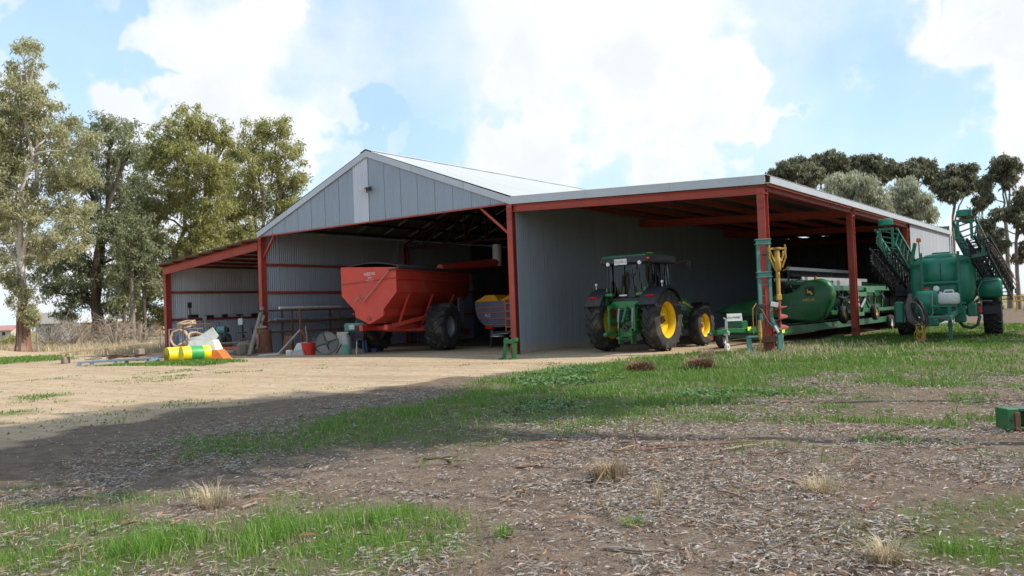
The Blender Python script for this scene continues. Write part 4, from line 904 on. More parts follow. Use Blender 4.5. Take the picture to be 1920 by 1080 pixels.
b = MB(); b.bar((.1, -.16, 1.05), (.28, -.18, .68), .09, .09); b.build('brace', M['turq'], pd)
b = MB(); b.box((0, -.04, .42), (.5, .18, .2)); b.box((.05, .02, .2), (.2, .14, .4)); b.build('base_block', M['rust'], pd)
b = MB(); b.tube([(.16, -.26, .82), (.26, -.27, .62)], .035, 8); b.build('chrome_rod', M['white'], pd)
# post hole auger beside it
ag = thing('post_hole_auger', 'post hole auger with yellow gearbox and red spiral flights hung beside the post driver', 'auger', (10.20, -.55, .44 + gzf(10.2, -.55)), rad(36))
b = MB(); b.tube([(0, 0, .0), (0, 0, 1.2)], .045, 10); b.tube([(0, 0, -.28), (0, 0, 0)], [.012, .045], 8); ax_ = b.build('auger_shaft', M['augred'], ag)
b = MB(); n = 96; vs = []
for i in range(n + 1):
    a = 2 * math.pi * 2.9 * i / n; z = .02 + .92 * i / n; ro = .235 if i > 4 else .05 + .03 * i
    vs += [(.04 * math.cos(a), .04 * math.sin(a), z + .012), (ro * math.cos(a), ro * math.sin(a), z + .012), (ro * math.cos(a), ro * math.sin(a), z), (.04 * math.cos(a), .04 * math.sin(a), z)]
b.loft([vs[4 * i:4 * i + 4] for i in range(n + 1)]); b.build('flight', M['augred'], ag)
b = MB(); b.box((0, 0, 1.22), (.14, .14, .17)); b.tube([(0, 0, 1.2), (0, 0, 2.02)], .058, 10); b.box((0, 0, 1.4), (.1, .1, .06)); b.build('drive_shaft', M['augyel'], ag)
b = MB(); b.lathe([(.06, 1.98), (.11, 2.06), (.12, 2.34), (.09, 2.42), (.085, 2.62), (.13, 2.66), (.13, 2.70), (1e-4, 2.71)], 16); b.build('gearbox', M['augyel'], ag)
for s in (-1, 1):
    b = MB(); b.bar((s * .12, -.06, 2.1), (s * .24, -.06, 2.42), .04, .04); b.bar((s * .24, -.06, 2.36), (s * .23, -.06, 2.78), .04, .05); b.bar((s * .05, -.06, 2.66), (s * .27, -.06, 2.66), .05, .06); b.bar((s * .10, -.06, 2.3), (s * .25, -.06, 2.66), .045, .045); b.bar((s * .10, -.1, 2.28), (s * .22, .1, 2.6), .03, .03); b.build('hitch_arm', M['augyel'], ag)
b = MB(); b.bar((.12, -.1, 2.0), (.34, -.12, 2.1), .04, .04); b.build('bracket', M['rust'], ag)
b = MB(); b.bar((-.14, .02, 2.5), (-.42, .12, 2.5), .05, .05); b.build('hanger', M['rust'], ag)

# ------------------------------------------------------------------ trailed boom sprayer  (local y points forward = towards the yard)
sy = thing('boom_sprayer', 'big teal green trailed boom sprayer with raised folded booms at the right of the shed', 'sprayer', (12.95, 10.3, 0), math.pi + rad(5.5))
for s in (-1, 1): wheel(sy, (s * 1.45, 0, 1.06), 1.06, .60, .68, M['tyre_dusty'], M['whiteplast'], M['grey'], 24, .04, .05, s)
# tank: rounded box section along the axis, waisted, with fill dome
def rsec(y, w, z0, z1, rr=.35, n=5):
    pts = []
    for (cx_, cz_, a0) in ((w - rr, z1 - rr, 0), (-w + rr, z1 - rr, 90), (-w + rr * 1.5, z0 + rr * 1.5, 180), (w - rr * 1.5, z0 + rr * 1.5, 270)):
        r_ = rr if a0 < 180 else rr * 1.5
        for i in range(n): a = rad(a0 + 90 * i / (n - 1)); pts.append((cx_ + r_ * math.cos(a), y, cz_ + r_ * math.sin(a)))
    return pts
b = MB(); b.loft([rsec(3.02, .86, 1.32, 2.74, .40), rsec(2.9, .98, 1.18, 2.86, .42), rsec(2.2, 1.0, 1.12, 2.90, .42), rsec(2.16, 1.03, 1.08, 2.93, .42), rsec(2.04, 1.03, 1.08, 2.93, .42), rsec(2.0, 1.0, 1.12, 2.90, .42), rsec(.2, 1.0, 1.12, 2.90, .42), rsec(-.9, .95, 1.2, 2.85, .42), rsec(-1.05, .8, 1.4, 2.7, .4)]); tk = b.build('tank', M['tealtank'], sy, 50)
b = MB(); b.loft([rsec(2.14, 1.055, 1.06, 2.955, .42), rsec(2.06, 1.055, 1.06, 2.955, .42)]); b.build('tank_strap', M['dark'], tk)
b = MB(); b.loft([rsec(.1, 1.02, 1.10, 2.92, .42), rsec(0, 1.02, 1.10, 2.92, .42)]); b.build('tank_strap', M['dark'], tk)
b = MB(); b.box((0, 2.98, 2.30), (1.0, .12, .78), None, .12); b.lathe([(.62, 2.78), (.60, 2.92), (.52, 3.0), (.30, 3.03), (.3, 3.07), (1e-4, 3.08)], 24, at(0, 2.3, 0)); b.build('fill_dome', M['tealtank'], tk, 50)
b = MB(); b.box((0, 3.047, 2.35), (.03, .012, .60)); b.build('sight_gauge', M['dark'], tk)
for sx in (-1, 1):   # recessed dark slots either side of the front face
    b = MB(); b.box((sx * .74, 2.99, 2.0), (.04, .03, 1.0)); b.build('tank_rib', M['teal'], tk)
# front frame with rail, working light and box
for s in (-1, 1):
    b = MB(); b.bar((s * .58, 3.22, .9), (s * .58, 3.22, 3.05), .09, .09); b.build('frame_post', M['teal'], sy)
b = MB(); b.bar((-.62, 3.24, 1.98), (.62, 3.24, 1.98), .08, .08); b.build('frame_rail', M['teal'], sy)
b = MB(); b.tube([(-.44, 3.4, 1.0), (-.44, 3.4, 1.62), (-.36, 3.4, 1.70), (.62, 3.4, 1.70), (.70, 3.4, 1.62), (.70, 3.4, 1.0)], .032, 8); b.build('hoop_rail', M['teal'], sy)
b = MB(); b.lathe([(.06, 0), (.09, .05), (.10, .1), (.08, .12), (1e-4, .125)], 16, at(.12, 3.44, 1.77, 0, rad(90)) @ Matrix.Rotation(math.pi, 4, 'X')); b.build('work_lamp', M['lampw'], sy)
b = MB(); b.box((-.14, 3.3, 1.50), (.40, .2, .36)); b.build('controller_box', M['slate'], sy)
b = MB(); b.box((-.1, 3.2, 1.25), (1.3, .10, .08)); b.box((-.15, 3.3, 1.6), (.62, .06, .5)); b.build('step_plate', M['teal'], sy)
# front upright with rotating lamp
b = MB(); b.bar((.60, 3.24, 2.68), (.94, 3.24, 2.68), .08, .10); b.bar((.90, 3.24, 2.66), (.74, 3.24, 3.42), .10, .12); b.build('boom_rest', M['teal'], sy)
b = MB(); b.tube([(.62, 3.24, 2.9), (.62, 3.24, 3.44)], .02, 6); lp = b.build('lamp_pole', M['dark'], sy)
b = MB(); b.lathe([(.07, 0), (.08, .02), (.075, .12), (.05, .15), (1e-4, .155)], 14, at(.62, 3.24, 3.44)); b.build('flashing_lamp', M['lampo'], lp)
b = MB(); b.bar((-.60, 3.24, 2.78), (-1.5, 3.24, 2.90), .08, .12); b.bar((-1.3, 3.24, 2.82), (-1.36, 3.24, 3.2), .08, .1); b.build('boom_rest', M['teal'], sy)
# chassis and drawbar
b = MB()
for s in (-1, 1): b.box((s * .5, .9, .98), (.12, 5.0, .24)); b.bar((s * .5, 3.2, .96), (0, 6.1, .70), .12, .18)
b.box((0, 0, .9), (2.5, .22, .24)); b.box((0, 3.2, .98), (1.2, .14, .22)); b.box((0, -1.5, 1.0), (1.2, .14, .3)); b.build('chassis', M['teal'], sy)
b = MB(); b.box((.0, 5.2, .80), (.9, 1.5, .16)); b.box((.15, 5.9, .72), (.5, .2, .32)); b.build('platform', M['teal'], sy)
b = MB(); b.bar((-.36, 5.15, .0), (-.36, 5.15, 1.25), .11, .11); b.box((-.36, 5.15, .02), (.3, .3, .03)); b.box((-.36, 5.15, .55), (.15, .15, .1)); b.build('jack_leg', M['teal'], sy)
b = MB(); b.box((-.2, 5.15, 1.18), (.8, .12, .08)); b.build('jack_bracket', M['teal'], sy)
b = MB(); b.box((.34, 4.6, 1.28), (.74, .7, .86), None, .12); b.lathe([(.14, 1.70), (.14, 1.76), (.1, 1.78), (1e-4, 1.785)], 14, at(.34, 4.6, 0)); sm_ = b.build('rinse_tank', M['tealtank'], sy, 50)
b = MB(); b.lathe([(.11, 1.77), (.115, 1.82), (1e-4, 1.825)], 14, at(.34, 4.6, 0)); b.build('tank_cap', M['lampr'], sm_)
b = MB(); b.tube([(.14, 4.955, 1.66), (.14, 4.96, .95), (.24, 4.98, .86)], .02, 6); b.build('tank_hose', M['hosetan'], sm_)
b = MB(); b.box((1.22, 4.3, 1.0), (.30, .5, .75), None, .05); b.build('side_locker', M['teal'], sy)
# drum shaped bundle of hoses hanging on the drawbar
for k in range(10):
    b = MB(); cx_, cz_ = .46 + R.uniform(-.07, .07), 1.02 + R.uniform(-.1, .06); rx_, rz_ = R.uniform(.10, .22), R.uniform(.36, .52); a0 = R.uniform(0, 6)
    b.tube([(cx_ + rx_ * math.cos(t) + .10 * math.sin(t), 5.86 + .035 * k + .03 * math.sin(2 * t), cz_ + rz_ * math.sin(t)) for t in np.linspace(a0, a0 + 5.9, 16)], R.choice((.018, .024, .03)), 7); b.build('hose', M['dark'] if k % 3 else M['hose'], sy)
b = MB(); b.tube([(.74, 5.4, 1.62), (.86, 5.5, 1.2), (.78, 5.65, .75), (.6, 5.7, .62)], .075, 9); b.build('suction_hose', M['hose'], sy)
for k in range(7):
    b = MB(); a = R.uniform(0, 6); pts = [(.36 + .09 * math.cos(t) + .02 * k, 6.02 + .03 * k, .38 + .27 * math.sin(t)) for t in np.linspace(a, a + 6.1, 14)]
    pts = [(x_ + R.uniform(-.05, .05), y_ + R.uniform(-.05, .05), z_ + R.uniform(-.04, .04)) for x_, y_, z_ in pts]; b.tube(pts, .011, 5); b.build('coiled_rope', M['augyel'], sy)
b = MB(); b.box((.15, 5.75, .80), (.9, .5, .05)); b.build('rusty_tray', M['rust'], sy)
# pump, valves and the low hanging hose
b = MB(); b.box((-.9, 2.6, 1.0), (.3, .5, .45)); b.box((-.55, 3.0, .88), (.35, .4, .6)); b.build('valve_panel', M['teal'], sy)
b = MB(); b.box((-1.0, 1.9, 1.05), (.35, .4, .35)); b.tube([(-1.0, 2.2, 1.0), (-1.0, 2.5, 1.1)], .1, 10); b.build('pump', M['rust'], sy)
b = MB(); b.box((-1.12, 2.3, .98), (.12, .12, .22)); b.build('valve_handle', M['lampr'], sy)
b = MB(); b.tube([(-.5, 2.9, .62), (-.62, 2.9, .44), (-.85, 2.85, .38), (-1.05, 2.8, .48), (-1.12, 2.7, .75), (-1.0, 2.6, .98)], .055, 9); b.build('suction_hose', M['dark'], sy)
# mudguards and side tank
for s in (-1, 1):
    b = MB(); secs = []
    for a in np.linspace(rad(-70), rad(62), 10): secs.append([(s * 1.14, 1.16 * math.sin(a), 1.04 + 1.16 * math.cos(a)), (s * 1.74, 1.16 * math.sin(a), 1.04 + 1.16 * math.cos(a)), (s * 1.74, 1.13 * math.sin(a), 1.04 + 1.13 * math.cos(a)), (s * 1.14, 1.13 * math.sin(a), 1.04 + 1.13 * math.cos(a))])
    b.loft(secs); b.build('mudguard', M['black'], sy)
b = MB(); b.box((-1.42, 1.3, 1.75), (.80, .45, .72), None, .10); b.build('side_tank', M['tealtank'], sy, 50)
b = MB(); b.tube([(-1.7, 1.54, 2.02), (-1.2, 1.56, 2.0), (-1.05, 1.58, 1.7), (-1.1, 1.6, 1.3), (-1.5, 1.6, 1.28)], .022, 6); b.build('hose', M['grey'], sy)
b = MB(); b.bar((-1.75, 1.1, .95), (-1.05, 1.1, .95), .1, .3); b.build('guard_bracket', M['dark'], sy)
# folded booms: box trusses sloping up towards the front, with a round cap at the tip
def boom(s, x0, x1, y0, y1, z0, z1, tip=True, ms=('teal', 'teal', 'turq', 'dark')):
    bm_ = bpy.data.objects.new('boom', None); C.objects.link(bm_); bm_.parent = sy
    def pt(t, dx, dz): return (x0 + (x1 - x0) * t + s * dx, y0 + (y1 - y0) * t, z0 + (z1 - z0) * t + dz)
    n = 11
    for (dx, dz, nm, mt) in ((-.34, .36, 'chord', 'teal'), (.34, .36, 'chord', 'teal'), (-.28, -.36, 'chord', 'turq'), (.28, -.36, 'chord', 'dark')):
        b = MB(); b.bar(pt(0, dx, dz * 1.25), pt(1, dx, dz * .75), .075, .085); b.build(nm, M[mt if tip else 'dark'], bm_)
    for i in range(n):
        t0, t1 = i / n, (i + 1) / n
        k0, k1 = 1.25 - .5 * t0, 1.25 - .5 * t1
        for sd in (-1, 1):
            b = MB(); b.bar(pt(t0, sd * .28, -.36 * k0), pt((t0 + t1) / 2, sd * .34, .36 * k1), .045, .045); b.build('lattice', M['teal' if tip else 'dark'], bm_); b = MB(); b.bar(pt((t0 + t1) / 2, sd * .34, .36 * k1), pt(t1, sd * .28, -.36 * k1), .04, .04); b.build('lattice', M['teal' if tip else 'dark'], bm_)
        b = MB(); b.bar(pt(t0, -.28, -.36 * k0), pt(t0, .28, -.36 * k0), .04, .04); b.build('lattice', M['dark'], bm_); b = MB(); b.bar(pt(t0, -.34, .36 * k0), pt(t1, .34, .36 * k1), .04, .04); b.build('lattice', M['teal' if tip else 'dark'], bm_)
    for q in range(3):       # spray lines along the outside
        b = MB(); b.tube([pt(0, .42 + .03 * q, -.12 + .13 * q), pt(.5, .40 + .03 * q, -.16 + .13 * q), pt(.97, .36, -.1 + .1 * q)], .022, 6); b.build('spray_line', M['hosetan' if q else 'grey'], bm_)
    for k in range(9):
        p = pt(.08 + .1 * k, .44, -.18); b = MB(); b.tube([p, (p[0], p[1], p[2] - .16)], .028, 6); b.build('nozzle', M['dark'], bm_)
    if not tip: return bm_
    p = Vector(pt(1, 0, 0)); b = MB(); b.bar(p + Vector((-.2, 0, -.35)), p + Vector((-.2, .02, .28)), .09, .09); b.bar(p + Vector((.2, 0, -.35)), p + Vector((.2, .02, .28)), .09, .09); b.bar(p + Vector((-.24, .02, .28)), p + Vector((.24, .02, .28)), .09, .09); b.build('end_frame', M['teal'], bm_)
    b = MB(); b.tube([p + Vector((0, 0, .2)), p + Vector((0, 0, .42))], .07, 8); b.build('cap_stem', M['rust'], bm_)
    b = MB(); b.lathe([(.21, 0), (.24, .02), (.23, .2), (.20, .23), (1e-4, .24)], 20, at(p.x, p.y, p.z + .40)); b.build('foam_cap', M['tealtank'], bm_)
    return bm_
boom(1, 1.15, 1.52, -2.4, 4.4, 1.55, 3.62); boom(-1, -1.45, -.88, -2.6, 4.3, 1.95, 3.72)
boom(1, 1.45, 1.85, -2.2, 3.5, 1.45, 3.02, False); boom(-1, -1.80, -1.22, -2.4, 3.4, 1.75, 3.15, False)
for s in (-1, 1):
    b = MB(); b.bar((s * .5, -1.6, 1.0), (s * 1.3, -2.2, 1.6), .12, .12); b.bar((s * .5, -1.7, 1.0), (s * .5, -1.9, 2.6), .12, .12); b.build('boom_hinge', M['teal'], sy)
dr = tag(MB().box((0, 0, 0), (.30, .17, .20), None, .04).build('chemical_can', M['whiteplast']), 'white plastic chemical can standing on the sprayer jack bracket', 'can')
dr.data = None or dr.data
dr.matrix_world = sy.matrix_world
bpy.context.view_layer.update()
p = sy.matrix_world @ Vector((-.36, 5.15, 1.22 + .17))
dr.matrix_world = Matrix.Translation(p) @ rotz(math.pi)
bmx = MB(); bmx.box((0, 0, .03), (.62, .28, .38), None, .07); bmx.tube([(-.14, 0, .2), (-.13, 0, .30), (.1, 0, .30), (.14, 0, .2)], .035, 6); bmx.tube([(.24, 0, .2), (.24, 0, .27)], .05, 10); dr.data = bmx.mesh('chemical_can', M['whiteplast'], 50)

# ------------------------------------------------------------------ end of a green implement bar at the right edge of the view
ib = thing('implement_bar', 'end of a green square steel implement bar with rusty foot at the right edge', 'implement', (17.55, -14.5, .14 + gzf(17.55, -14.5)), math.atan2(cr.y, cr.x))
b = MB(); b.box((.02, 0, 0), (.14, .24, .245), None, .008); b.build('end_plate', M['green_bright'], ib)
b = MB(); b.box((.06, -.125, -.02), (.06, .02, .2), None, .004); b.build('rusty_edge', M['rust'], ib)
b = MB(); b.box((1.1, 0, .105), (2.0, .22, .03)); b.box((1.1, 0, -.105), (2.0, .22, .03)); b.box((1.1, .1, 0), (2.0, .02, .2)); b.box((.36, -.08, 0), (.05, .05, .19)); b.build('channel', M['green_dark'], ib)
b = MB(); b.ring([(.11, -.125), (.09, -.125), (.09, -.11), (.11, -.11)], 4, at(.27, 0, .0, 0, rad(90)) @ Matrix.Rotation(rad(45), 4, 'Z') @ Matrix.Identity(4)); b.build('square_socket', M['grey'], ib)
b = MB(); b.lathe([(.022, 0), (.022, .012), (1e-4, .014)], 12, at(.0, -.115, .0, 0, rad(90))); b.build('bolt_hole', M['dark'], ib)
b = MB(); b.box((1.9, 0, -.2), (.2, .3, .3)); b.build('block', M['rust'], ib)

# ------------------------------------------------------------------ odds and ends by the left lean-to
def on(x, y): return gzf(x, y)
def drum(x, y, rz, cols, name, label, L=1.02, r=.31):
    t = thing(name, label, 'drum', (x, y, on(x, y) + r), rz, 'oil drums lying on their sides')
    m = Matrix.Rotation(-math.pi / 2, 4, 'X')     # local Z -> +Y
    def band(z0, z1, mt, nm='band'):
        b = MB(); pr = [(r * .985, z0)]
        for k in range(5): zz = z0 + (z1 - z0) * (k + .5) / 5; pr.append((r * (1.0 if k != 2 else 1.025), zz))
        pr.append((r * .985, z1)); b.lathe(pr, 28, m); b.build(nm, mt, t)
    for (z0, z1, mt) in cols: band(z0 * L, z1 * L - .003, mt)
    b = MB(); b.ring([(r * 1.03, -.012), (r * 1.03, .012), (r * .95, .012), (r * .95, -.012)], 28, m); b.build('rim', cols[0][2], t)
    b = MB(); b.lathe([(r * .94, .02), (r * .94, .035), (1e-4, .04)], 28, m @ Matrix.Identity(4)); lid = b.build('end_disc', cols[0][2], t)
    b = MB(); b.lathe([(.04, .0), (.04, .02), (1e-4, .02)], 12, m @ at(r * .6, 0, .0)); b.build('bung', M['rust'], lid)
    return t
drum(-13.5, -5.95, rad(-8), ((0, 1, M['drumyel']),), 'oil_drum', 'yellow drum with rusty end lying left of the green banded drum', .95).children[-1].data = MB().lathe([(.29, .0), (.29, .035), (1e-4, .04)], 28, Matrix.Rotation(-math.pi / 2, 4, 'X')).mesh('end_disc', M['drumrust'])
drum(-12.35, -6.0, rad(-14), ((0, .30, M['drumyel']), (.30, .74, M['drumgrn']), (.74, 1, M['drumyel'])), 'oil_drum', 'yellow drum with a wide green band lying on its side', 1.12)
# wire crate with leaning blue panels, hose coils on top
cra = thing('wire_crate', 'grey steel pipe crate holding blue and grey panels behind the drums', 'crate', (-15.05, -4.0, on(-15.05, -4.0)), rad(38))
for x in (-.62, .62):
    for y in (-.45, .45):
        b = MB(); b.bar((x, y, 0), (x, y, 1.35), .045, .045); b.build('upright', M['grey'], cra)
for z in (.12, 1.33):
    b = MB(); b.bar((-.62, -.45, z), (.62, -.45, z), .045, .045); b.bar((-.62, .45, z), (.62, .45, z), .045, .045); b.bar((-.62, -.45, z), (-.62, .45, z), .045, .045); b.bar((.62, -.45, z), (.62, .45, z), .045, .045); b.build('rail', M['grey'], cra)
for k in range(5):
    b = MB(); b.box((-.42 + .2 * k, -.30, .68), (.13, .06, 1.15), at(0, 0, 0, 0, rad(-3), rad(4))); b.build('panel', M[('slate', 'bluegrey', 'blue', 'bluegrey', 'dark')[k]], cra)
def coil(x, y, z, rx, rz, r, label, mt='hosetan', turns=3, th=.045):
    b = MB()
    for k in range(turns):
        pts = [((r + .03 * R.uniform(-1, 1)) * math.cos(a), (r + .03 * R.uniform(-1, 1)) * math.sin(a), .08 * k + .02 * math.sin(3 * a)) for a in np.linspace(0, 2 * math.pi, 22)]
        b.tube(pts, th, 7)
    o = b.build('hose_coil', M[mt]); o.location = (x, y, z); o.rotation_euler = (rx, 0, rz); tag(o, label, 'hose', 'coils of tan hose heaped behind the drums'); return o
coil(-14.15, -4.9, .92, rad(80), rad(35), .36, 'tan hose coil standing upright above the green banded drum')
coil(-14.9, -4.1, 1.45, rad(12), 0, .36, 'tan hose coil lying flat on top of the wire crate')
coil(-13.5, -4.6, .80, rad(60), rad(70), .34, 'tan hose coil slumped against the white hopper')
coil(-14.3, -4.4, .45, rad(20), rad(10), .42, 'tan hose coil lowest in the heap', 'hosetan', 4)
# white and orange fibreglass hopper lying on its side
wh = thing('seed_hopper', 'broken white hopper with an orange foot lying behind the green banded drum', 'hopper', (-12.75, -4.6, on(-12.75, -4.6)), rad(36))
b = MB(); b.loft([[(-.75, -.4, .42), (.55, -.4, .42), (.55, .5, .42), (-.75, .5, .42)], [(-.55, -.3, .85), (.38, -.3, .85), (.38, .42, .85), (-.55, .42, .85)]]); b.build('body', M['whiteplast'], wh)
b = MB(); b.prism([(-.9, .86), (.36, .86), (.46, 1.0), (.22, 1.36), (.12, 1.30), (-.35, 1.02), (-.9, .95)], -.25, -.18, Matrix.Rotation(math.pi / 2, 4, 'X')); b.build('torn_side', M['whiteplast'], wh)
b = MB(); b.loft([[(-.8, -.45, 0), (.92, -.45, 0), (.92, .55, 0), (-.8, .55, 0)], [(-.76, -.42, .41), (.60, -.42, .41), (.60, .52, .41), (-.76, .52, .41)]]); b.build('foot', M['orange'], wh)
b = MB(); b.bar((-.9, -.1, 1.50), (.3, .0, 1.52), .05, .05); b.bar((-.9, -.1, 1.5), (-.95, -.1, .2), .05, .05); b.build('pipe_frame', M['rust'], wh)
# low blue trailer frame with rusty scrap, long plank
fr = thing('flat_frame', 'low pale blue steel frame lying on the grass left of the drums', 'frame', (-14.6, -7.3, on(-14.6, -7.3)), rad(36))
b = MB(); b.bar((-1.5, -.5, .16), (1.5, -.5, .22), .09, .07); b.bar((-1.5, .5, .16), (1.5, .5, .2), .09, .07)
for x in (-1.45, 0, 1.3): b.bar((x, -.5, .15), (x, .5, .15), .07, .07); b.box((x, -.5, .06), (.14, .1, .12)); b.box((x, .5, .06), (.14, .1, .12))
b.build('rails', M['bluegrey'], fr)
sc = thing('scrap_heap', 'heap of rusty scrap iron lying on the pale blue frame', 'scrap', (-14.6, -7.2, .24 + on(-14.6, -7.3)), rad(36))
for k in range(16):
    b = MB(); x, y = R.uniform(-1.1, .9), R.uniform(-.4, .4); a = R.uniform(-.5, .5); L_ = R.uniform(.3, .8); b.bar((x - L_ / 2 * math.cos(a), y - L_ / 2 * math.sin(a), .0 + R.uniform(0, .12)), (x + L_ / 2 * math.cos(a), y + L_ / 2 * math.sin(a), .02 + R.uniform(0, .14)), R.uniform(.05, .14), R.uniform(.02, .06)); b.build('scrap_piece', M['rust'], sc)
o = MB().bar((-3.6, 0, .48), (.3, .1, .78), .28, .06).build('long_plank', M['tan']); o.location = (-16.2, -5.4, on(-16.2, -5.4)); o.rotation_euler = (0, 0, rad(36)); tag(o, 'long tan plank propped up left of the drums', 'plank')
for k, (x, y, lb) in enumerate(((-19.0, -7.4, 'short weathered block under the far end of the long plank'), (-16.3, -5.5, 'short weathered block under the near end of the long plank'))):
    h = .30 if k == 0 else .54
    o = MB().box((0, 0, h / 2), (.3, .3, h)).build('timber_block', M['timber']); o.location = (x, y, on(x, y)); tag(o, lb, 'block', 'blocks under the plank')
# leaning timbers and pipes at the left main post
def leaning(name, p0, p1, w, mt, label, cat, tube=False, group=None):
    b = MB(); p0 = Vector(p0); p1 = Vector(p1)
    if tube: b.tube([(0, 0, 0), p1 - p0], w, 10)
    else: b.bar((0, 0, 0), p1 - p0, w, w * .6)
    o = b.build(name, M[mt]); o.location = p0; tag(o, label, cat, group); return o
def HP(px, py, x, y):      # world point above ground position (x, y) seen at that height in the survey
    zc = (Vector((x, y, 0)) - CAMP).dot(cf); d = cf + cr * ((px - 960) / 1588.36) - cu * ((py - 540) / 1588.36); return CAMP + d * zc
leaning('timber_post', (-13.4, -2.0, 0), HP(492, 578, -14.85, -.25), .10, 'timber', 'long weathered timber leaning on the left main post', 'timber', True)
leaning('white_pipe', HP(484, 622, -14.2, -.4), HP(494, 592, -14.7, -.2), .08, 'whiteplast', 'short white pipe leaning behind the long timber', 'pipe', True)
o = MB().lathe([(.36, 0), (.34, .2), (.30, .7), (.31, 1.1), (.27, 1.15), (1e-4, 1.15)], 14).build('tree_stump', M['rust']); o.location = (-13.7, -.9, 0); tag(o, 'dark brown rusty barrel standing at the foot of the left main post', 'barrel')
b = MB(); b.sphere((0, 0, 0), .24, 8, None, (1.3, .8, .4)); o = b.build('cloth_bundle', M['timber']); o.location = (-13.8, -.95, 1.24); tag(o, 'grey bundle of cloth on top of the rusty barrel', 'bundle')
o = MB().box((0, 0, 0), (.14, .1, .5)).build('pink_rag', M['pinkrod']); o.location = (-13.75, -1.28, .72); tag(o, 'pink rag hanging on the rusty barrel', 'rag')
# steel rack along the left wall with pipes
rk = thing('pipe_rack', 'long rusty steel rack along the inside of the left wall', 'rack', (-14.2, .6, 0))
for y in (.2, 3.2, 6.2, 9.0):
    b = MB(); b.bar((.35, y, 0), (.35, y, 2.06), .07, .07); b.bar((-.35, y, 0), (-.35, y, 2.06), .07, .07); b.build('upright', M['rust'], rk)
for z in (1.0, 1.5, 2.02):
    b = MB(); b.bar((.36, -1.2, z), (.36, 9.4, z), .07, .08); b.bar((-.35, -1.2, z), (-.35, 9.4, z), .07, .08); b.build('shelf_rail', M['rust'], rk)
leaning('white_pipe', (-14.0, .2, 2.13), (-14.0, 4.0, 2.13), .07, 'white', 'long white pipe lying on the top rail of the rack', 'pipe', True)
leaning('blue_pipe', (-14.2, .1, 1.6), (-14.2, 3.2, 1.6), .06, 'bluegrey', 'pale blue pipe lying on the middle rail of the rack', 'pipe', True)
leaning('steel_pipe', (-14.4, -.1, 1.58), (-14.4, 7.2, 1.58), .05, 'silver', 'thin steel pipe behind the pale blue pipe', 'pipe', True)
# tripod trestle, bucket, disc and tins along the front
tp = thing('pipe_tripod', 'rusty pipe tripod trestle standing in front of the rack', 'trestle', (-11.6, -.6, 0), rad(36))
for (x, y, mt) in ((-.95, -.3, 'grey'), (.12, .1, 'rust'), (.62, -.2, 'rust'), (.85, .3, 'rust')):
    b = MB(); b.tube([(x, y, 0), (.06 + x * .02, 0, 1.12 if mt != 'grey' else 1.08)], .05, 8); b.build('leg', M[mt], tp)
b = MB(); b.tube([(.05, 0, .9), (.03, 0, 2.0)], .05, 8); b.build('upright', M['rust'], tp)
bk = thing('bucket', 'bright red plastic bucket in front of the rack', 'bucket', (-10.15, -1.3, 0))
b = MB(); b.ring([(.25, 0), (.33, .5), (.35, .5), (.35, .53), (.31, .53), (.24, .03)], 24); b.lathe([(1e-4, .02), (.25, .02), (.25, .03), (1e-4, .03)], 20); b.build('tub', M['redplast'], bk)
b = MB(); b.bar((-.05, 0, .1), (-.5, .25, 1.25), .05, .03); b.build('stick', M['timber'], bk)
b = MB(); b.bar((.1, 0, .1), (.2, .1, .75), .05, .03); b.build('stick', M['timber'], bk)
dk = thing('plough_disc', 'large dull green and grey steel disc leaning in front of the rack', 'disc', (-9.05, -1.25, .50), 0)
dm = Matrix.Rotation(rad(36), 4, 'Z') @ Matrix.Rotation(rad(80), 4, 'X')
for k in range(4):
    b = MB(); a0 = rad(k * 90 + 22); pts = [(.05 * math.cos(a0 + .8), .05 * math.sin(a0 + .8))] + [(.49 * math.cos(a0 + rad(t)), .49 * math.sin(a0 + rad(t))) for t in np.linspace(0, 84, 9)]
    b.prism(pts, 0, .03, dm); b.build('blade_plate', M['disc_b' if k % 2 else 'disc_a'], dk)
b = MB(); b.ring([(.50, -.02), (.47, -.02), (.47, .05), (.50, .05)], 32, dm); b.lathe([(.09, .0), (.09, .09), (.05, .11), (1e-4, .11)], 14, dm); b.build('ring', M['green_dark'], dk)
def junk(name, kind, loc, rz, label, cat, parts):
    t = thing(name, label, cat, loc, rz)
    for (nm, mt, fn) in parts: b = MB(); fn(b); b.build(nm, M[mt], t)
    return t
junk('cream_board', 0, (-8.5, -.9, 0), rad(30), 'cream board with a bent black pipe leaning right of the steel disc', 'board', (('board', 'cream', lambda b: b.box((0, 0, .48), (.5, .06, .95), at(0, 0, 0, 0, rad(-8)))), ('pipe', 'black', lambda b: b.tube([(-.2, -.15, .05), (.02, -.16, .42), (.12, -.16, .55), (.14, -.16, .05)], .03, 7))))
junk('gas_bottle', 0, (-8.05, -1.05, 0), 0, 'grey and green gas bottle beside the cream board', 'bottle', (('lower_half', 'turq', lambda b: b.lathe([(.19, 0), (.2, .05), (.2, .42)], 16)), ('upper_half', 'grey', lambda b: b.lathe([(.2, .423), (.2, .68), (.13, .80), (.06, .84), (.06, .9), (1e-4, .91)], 16))))
junk('green_chest', 0, (-8.75, .2, 0), rad(20), 'green and white chest on the bench behind the gas bottle', 'chest', (('chest', 'turq', lambda b: b.box((0, 0, 1.12), (.95, .5, .36))), ('label_panel', 'white', lambda b: b.box((-.1, -.26, 1.13), (.26, .02, .2))), ('bench', 'dark', lambda b: (b.box((0, 0, .9), (1.2, .6, .06)), b.box((-.5, 0, .45), (.06, .5, .88)), b.box((.5, 0, .45), (.06, .5, .88))))))
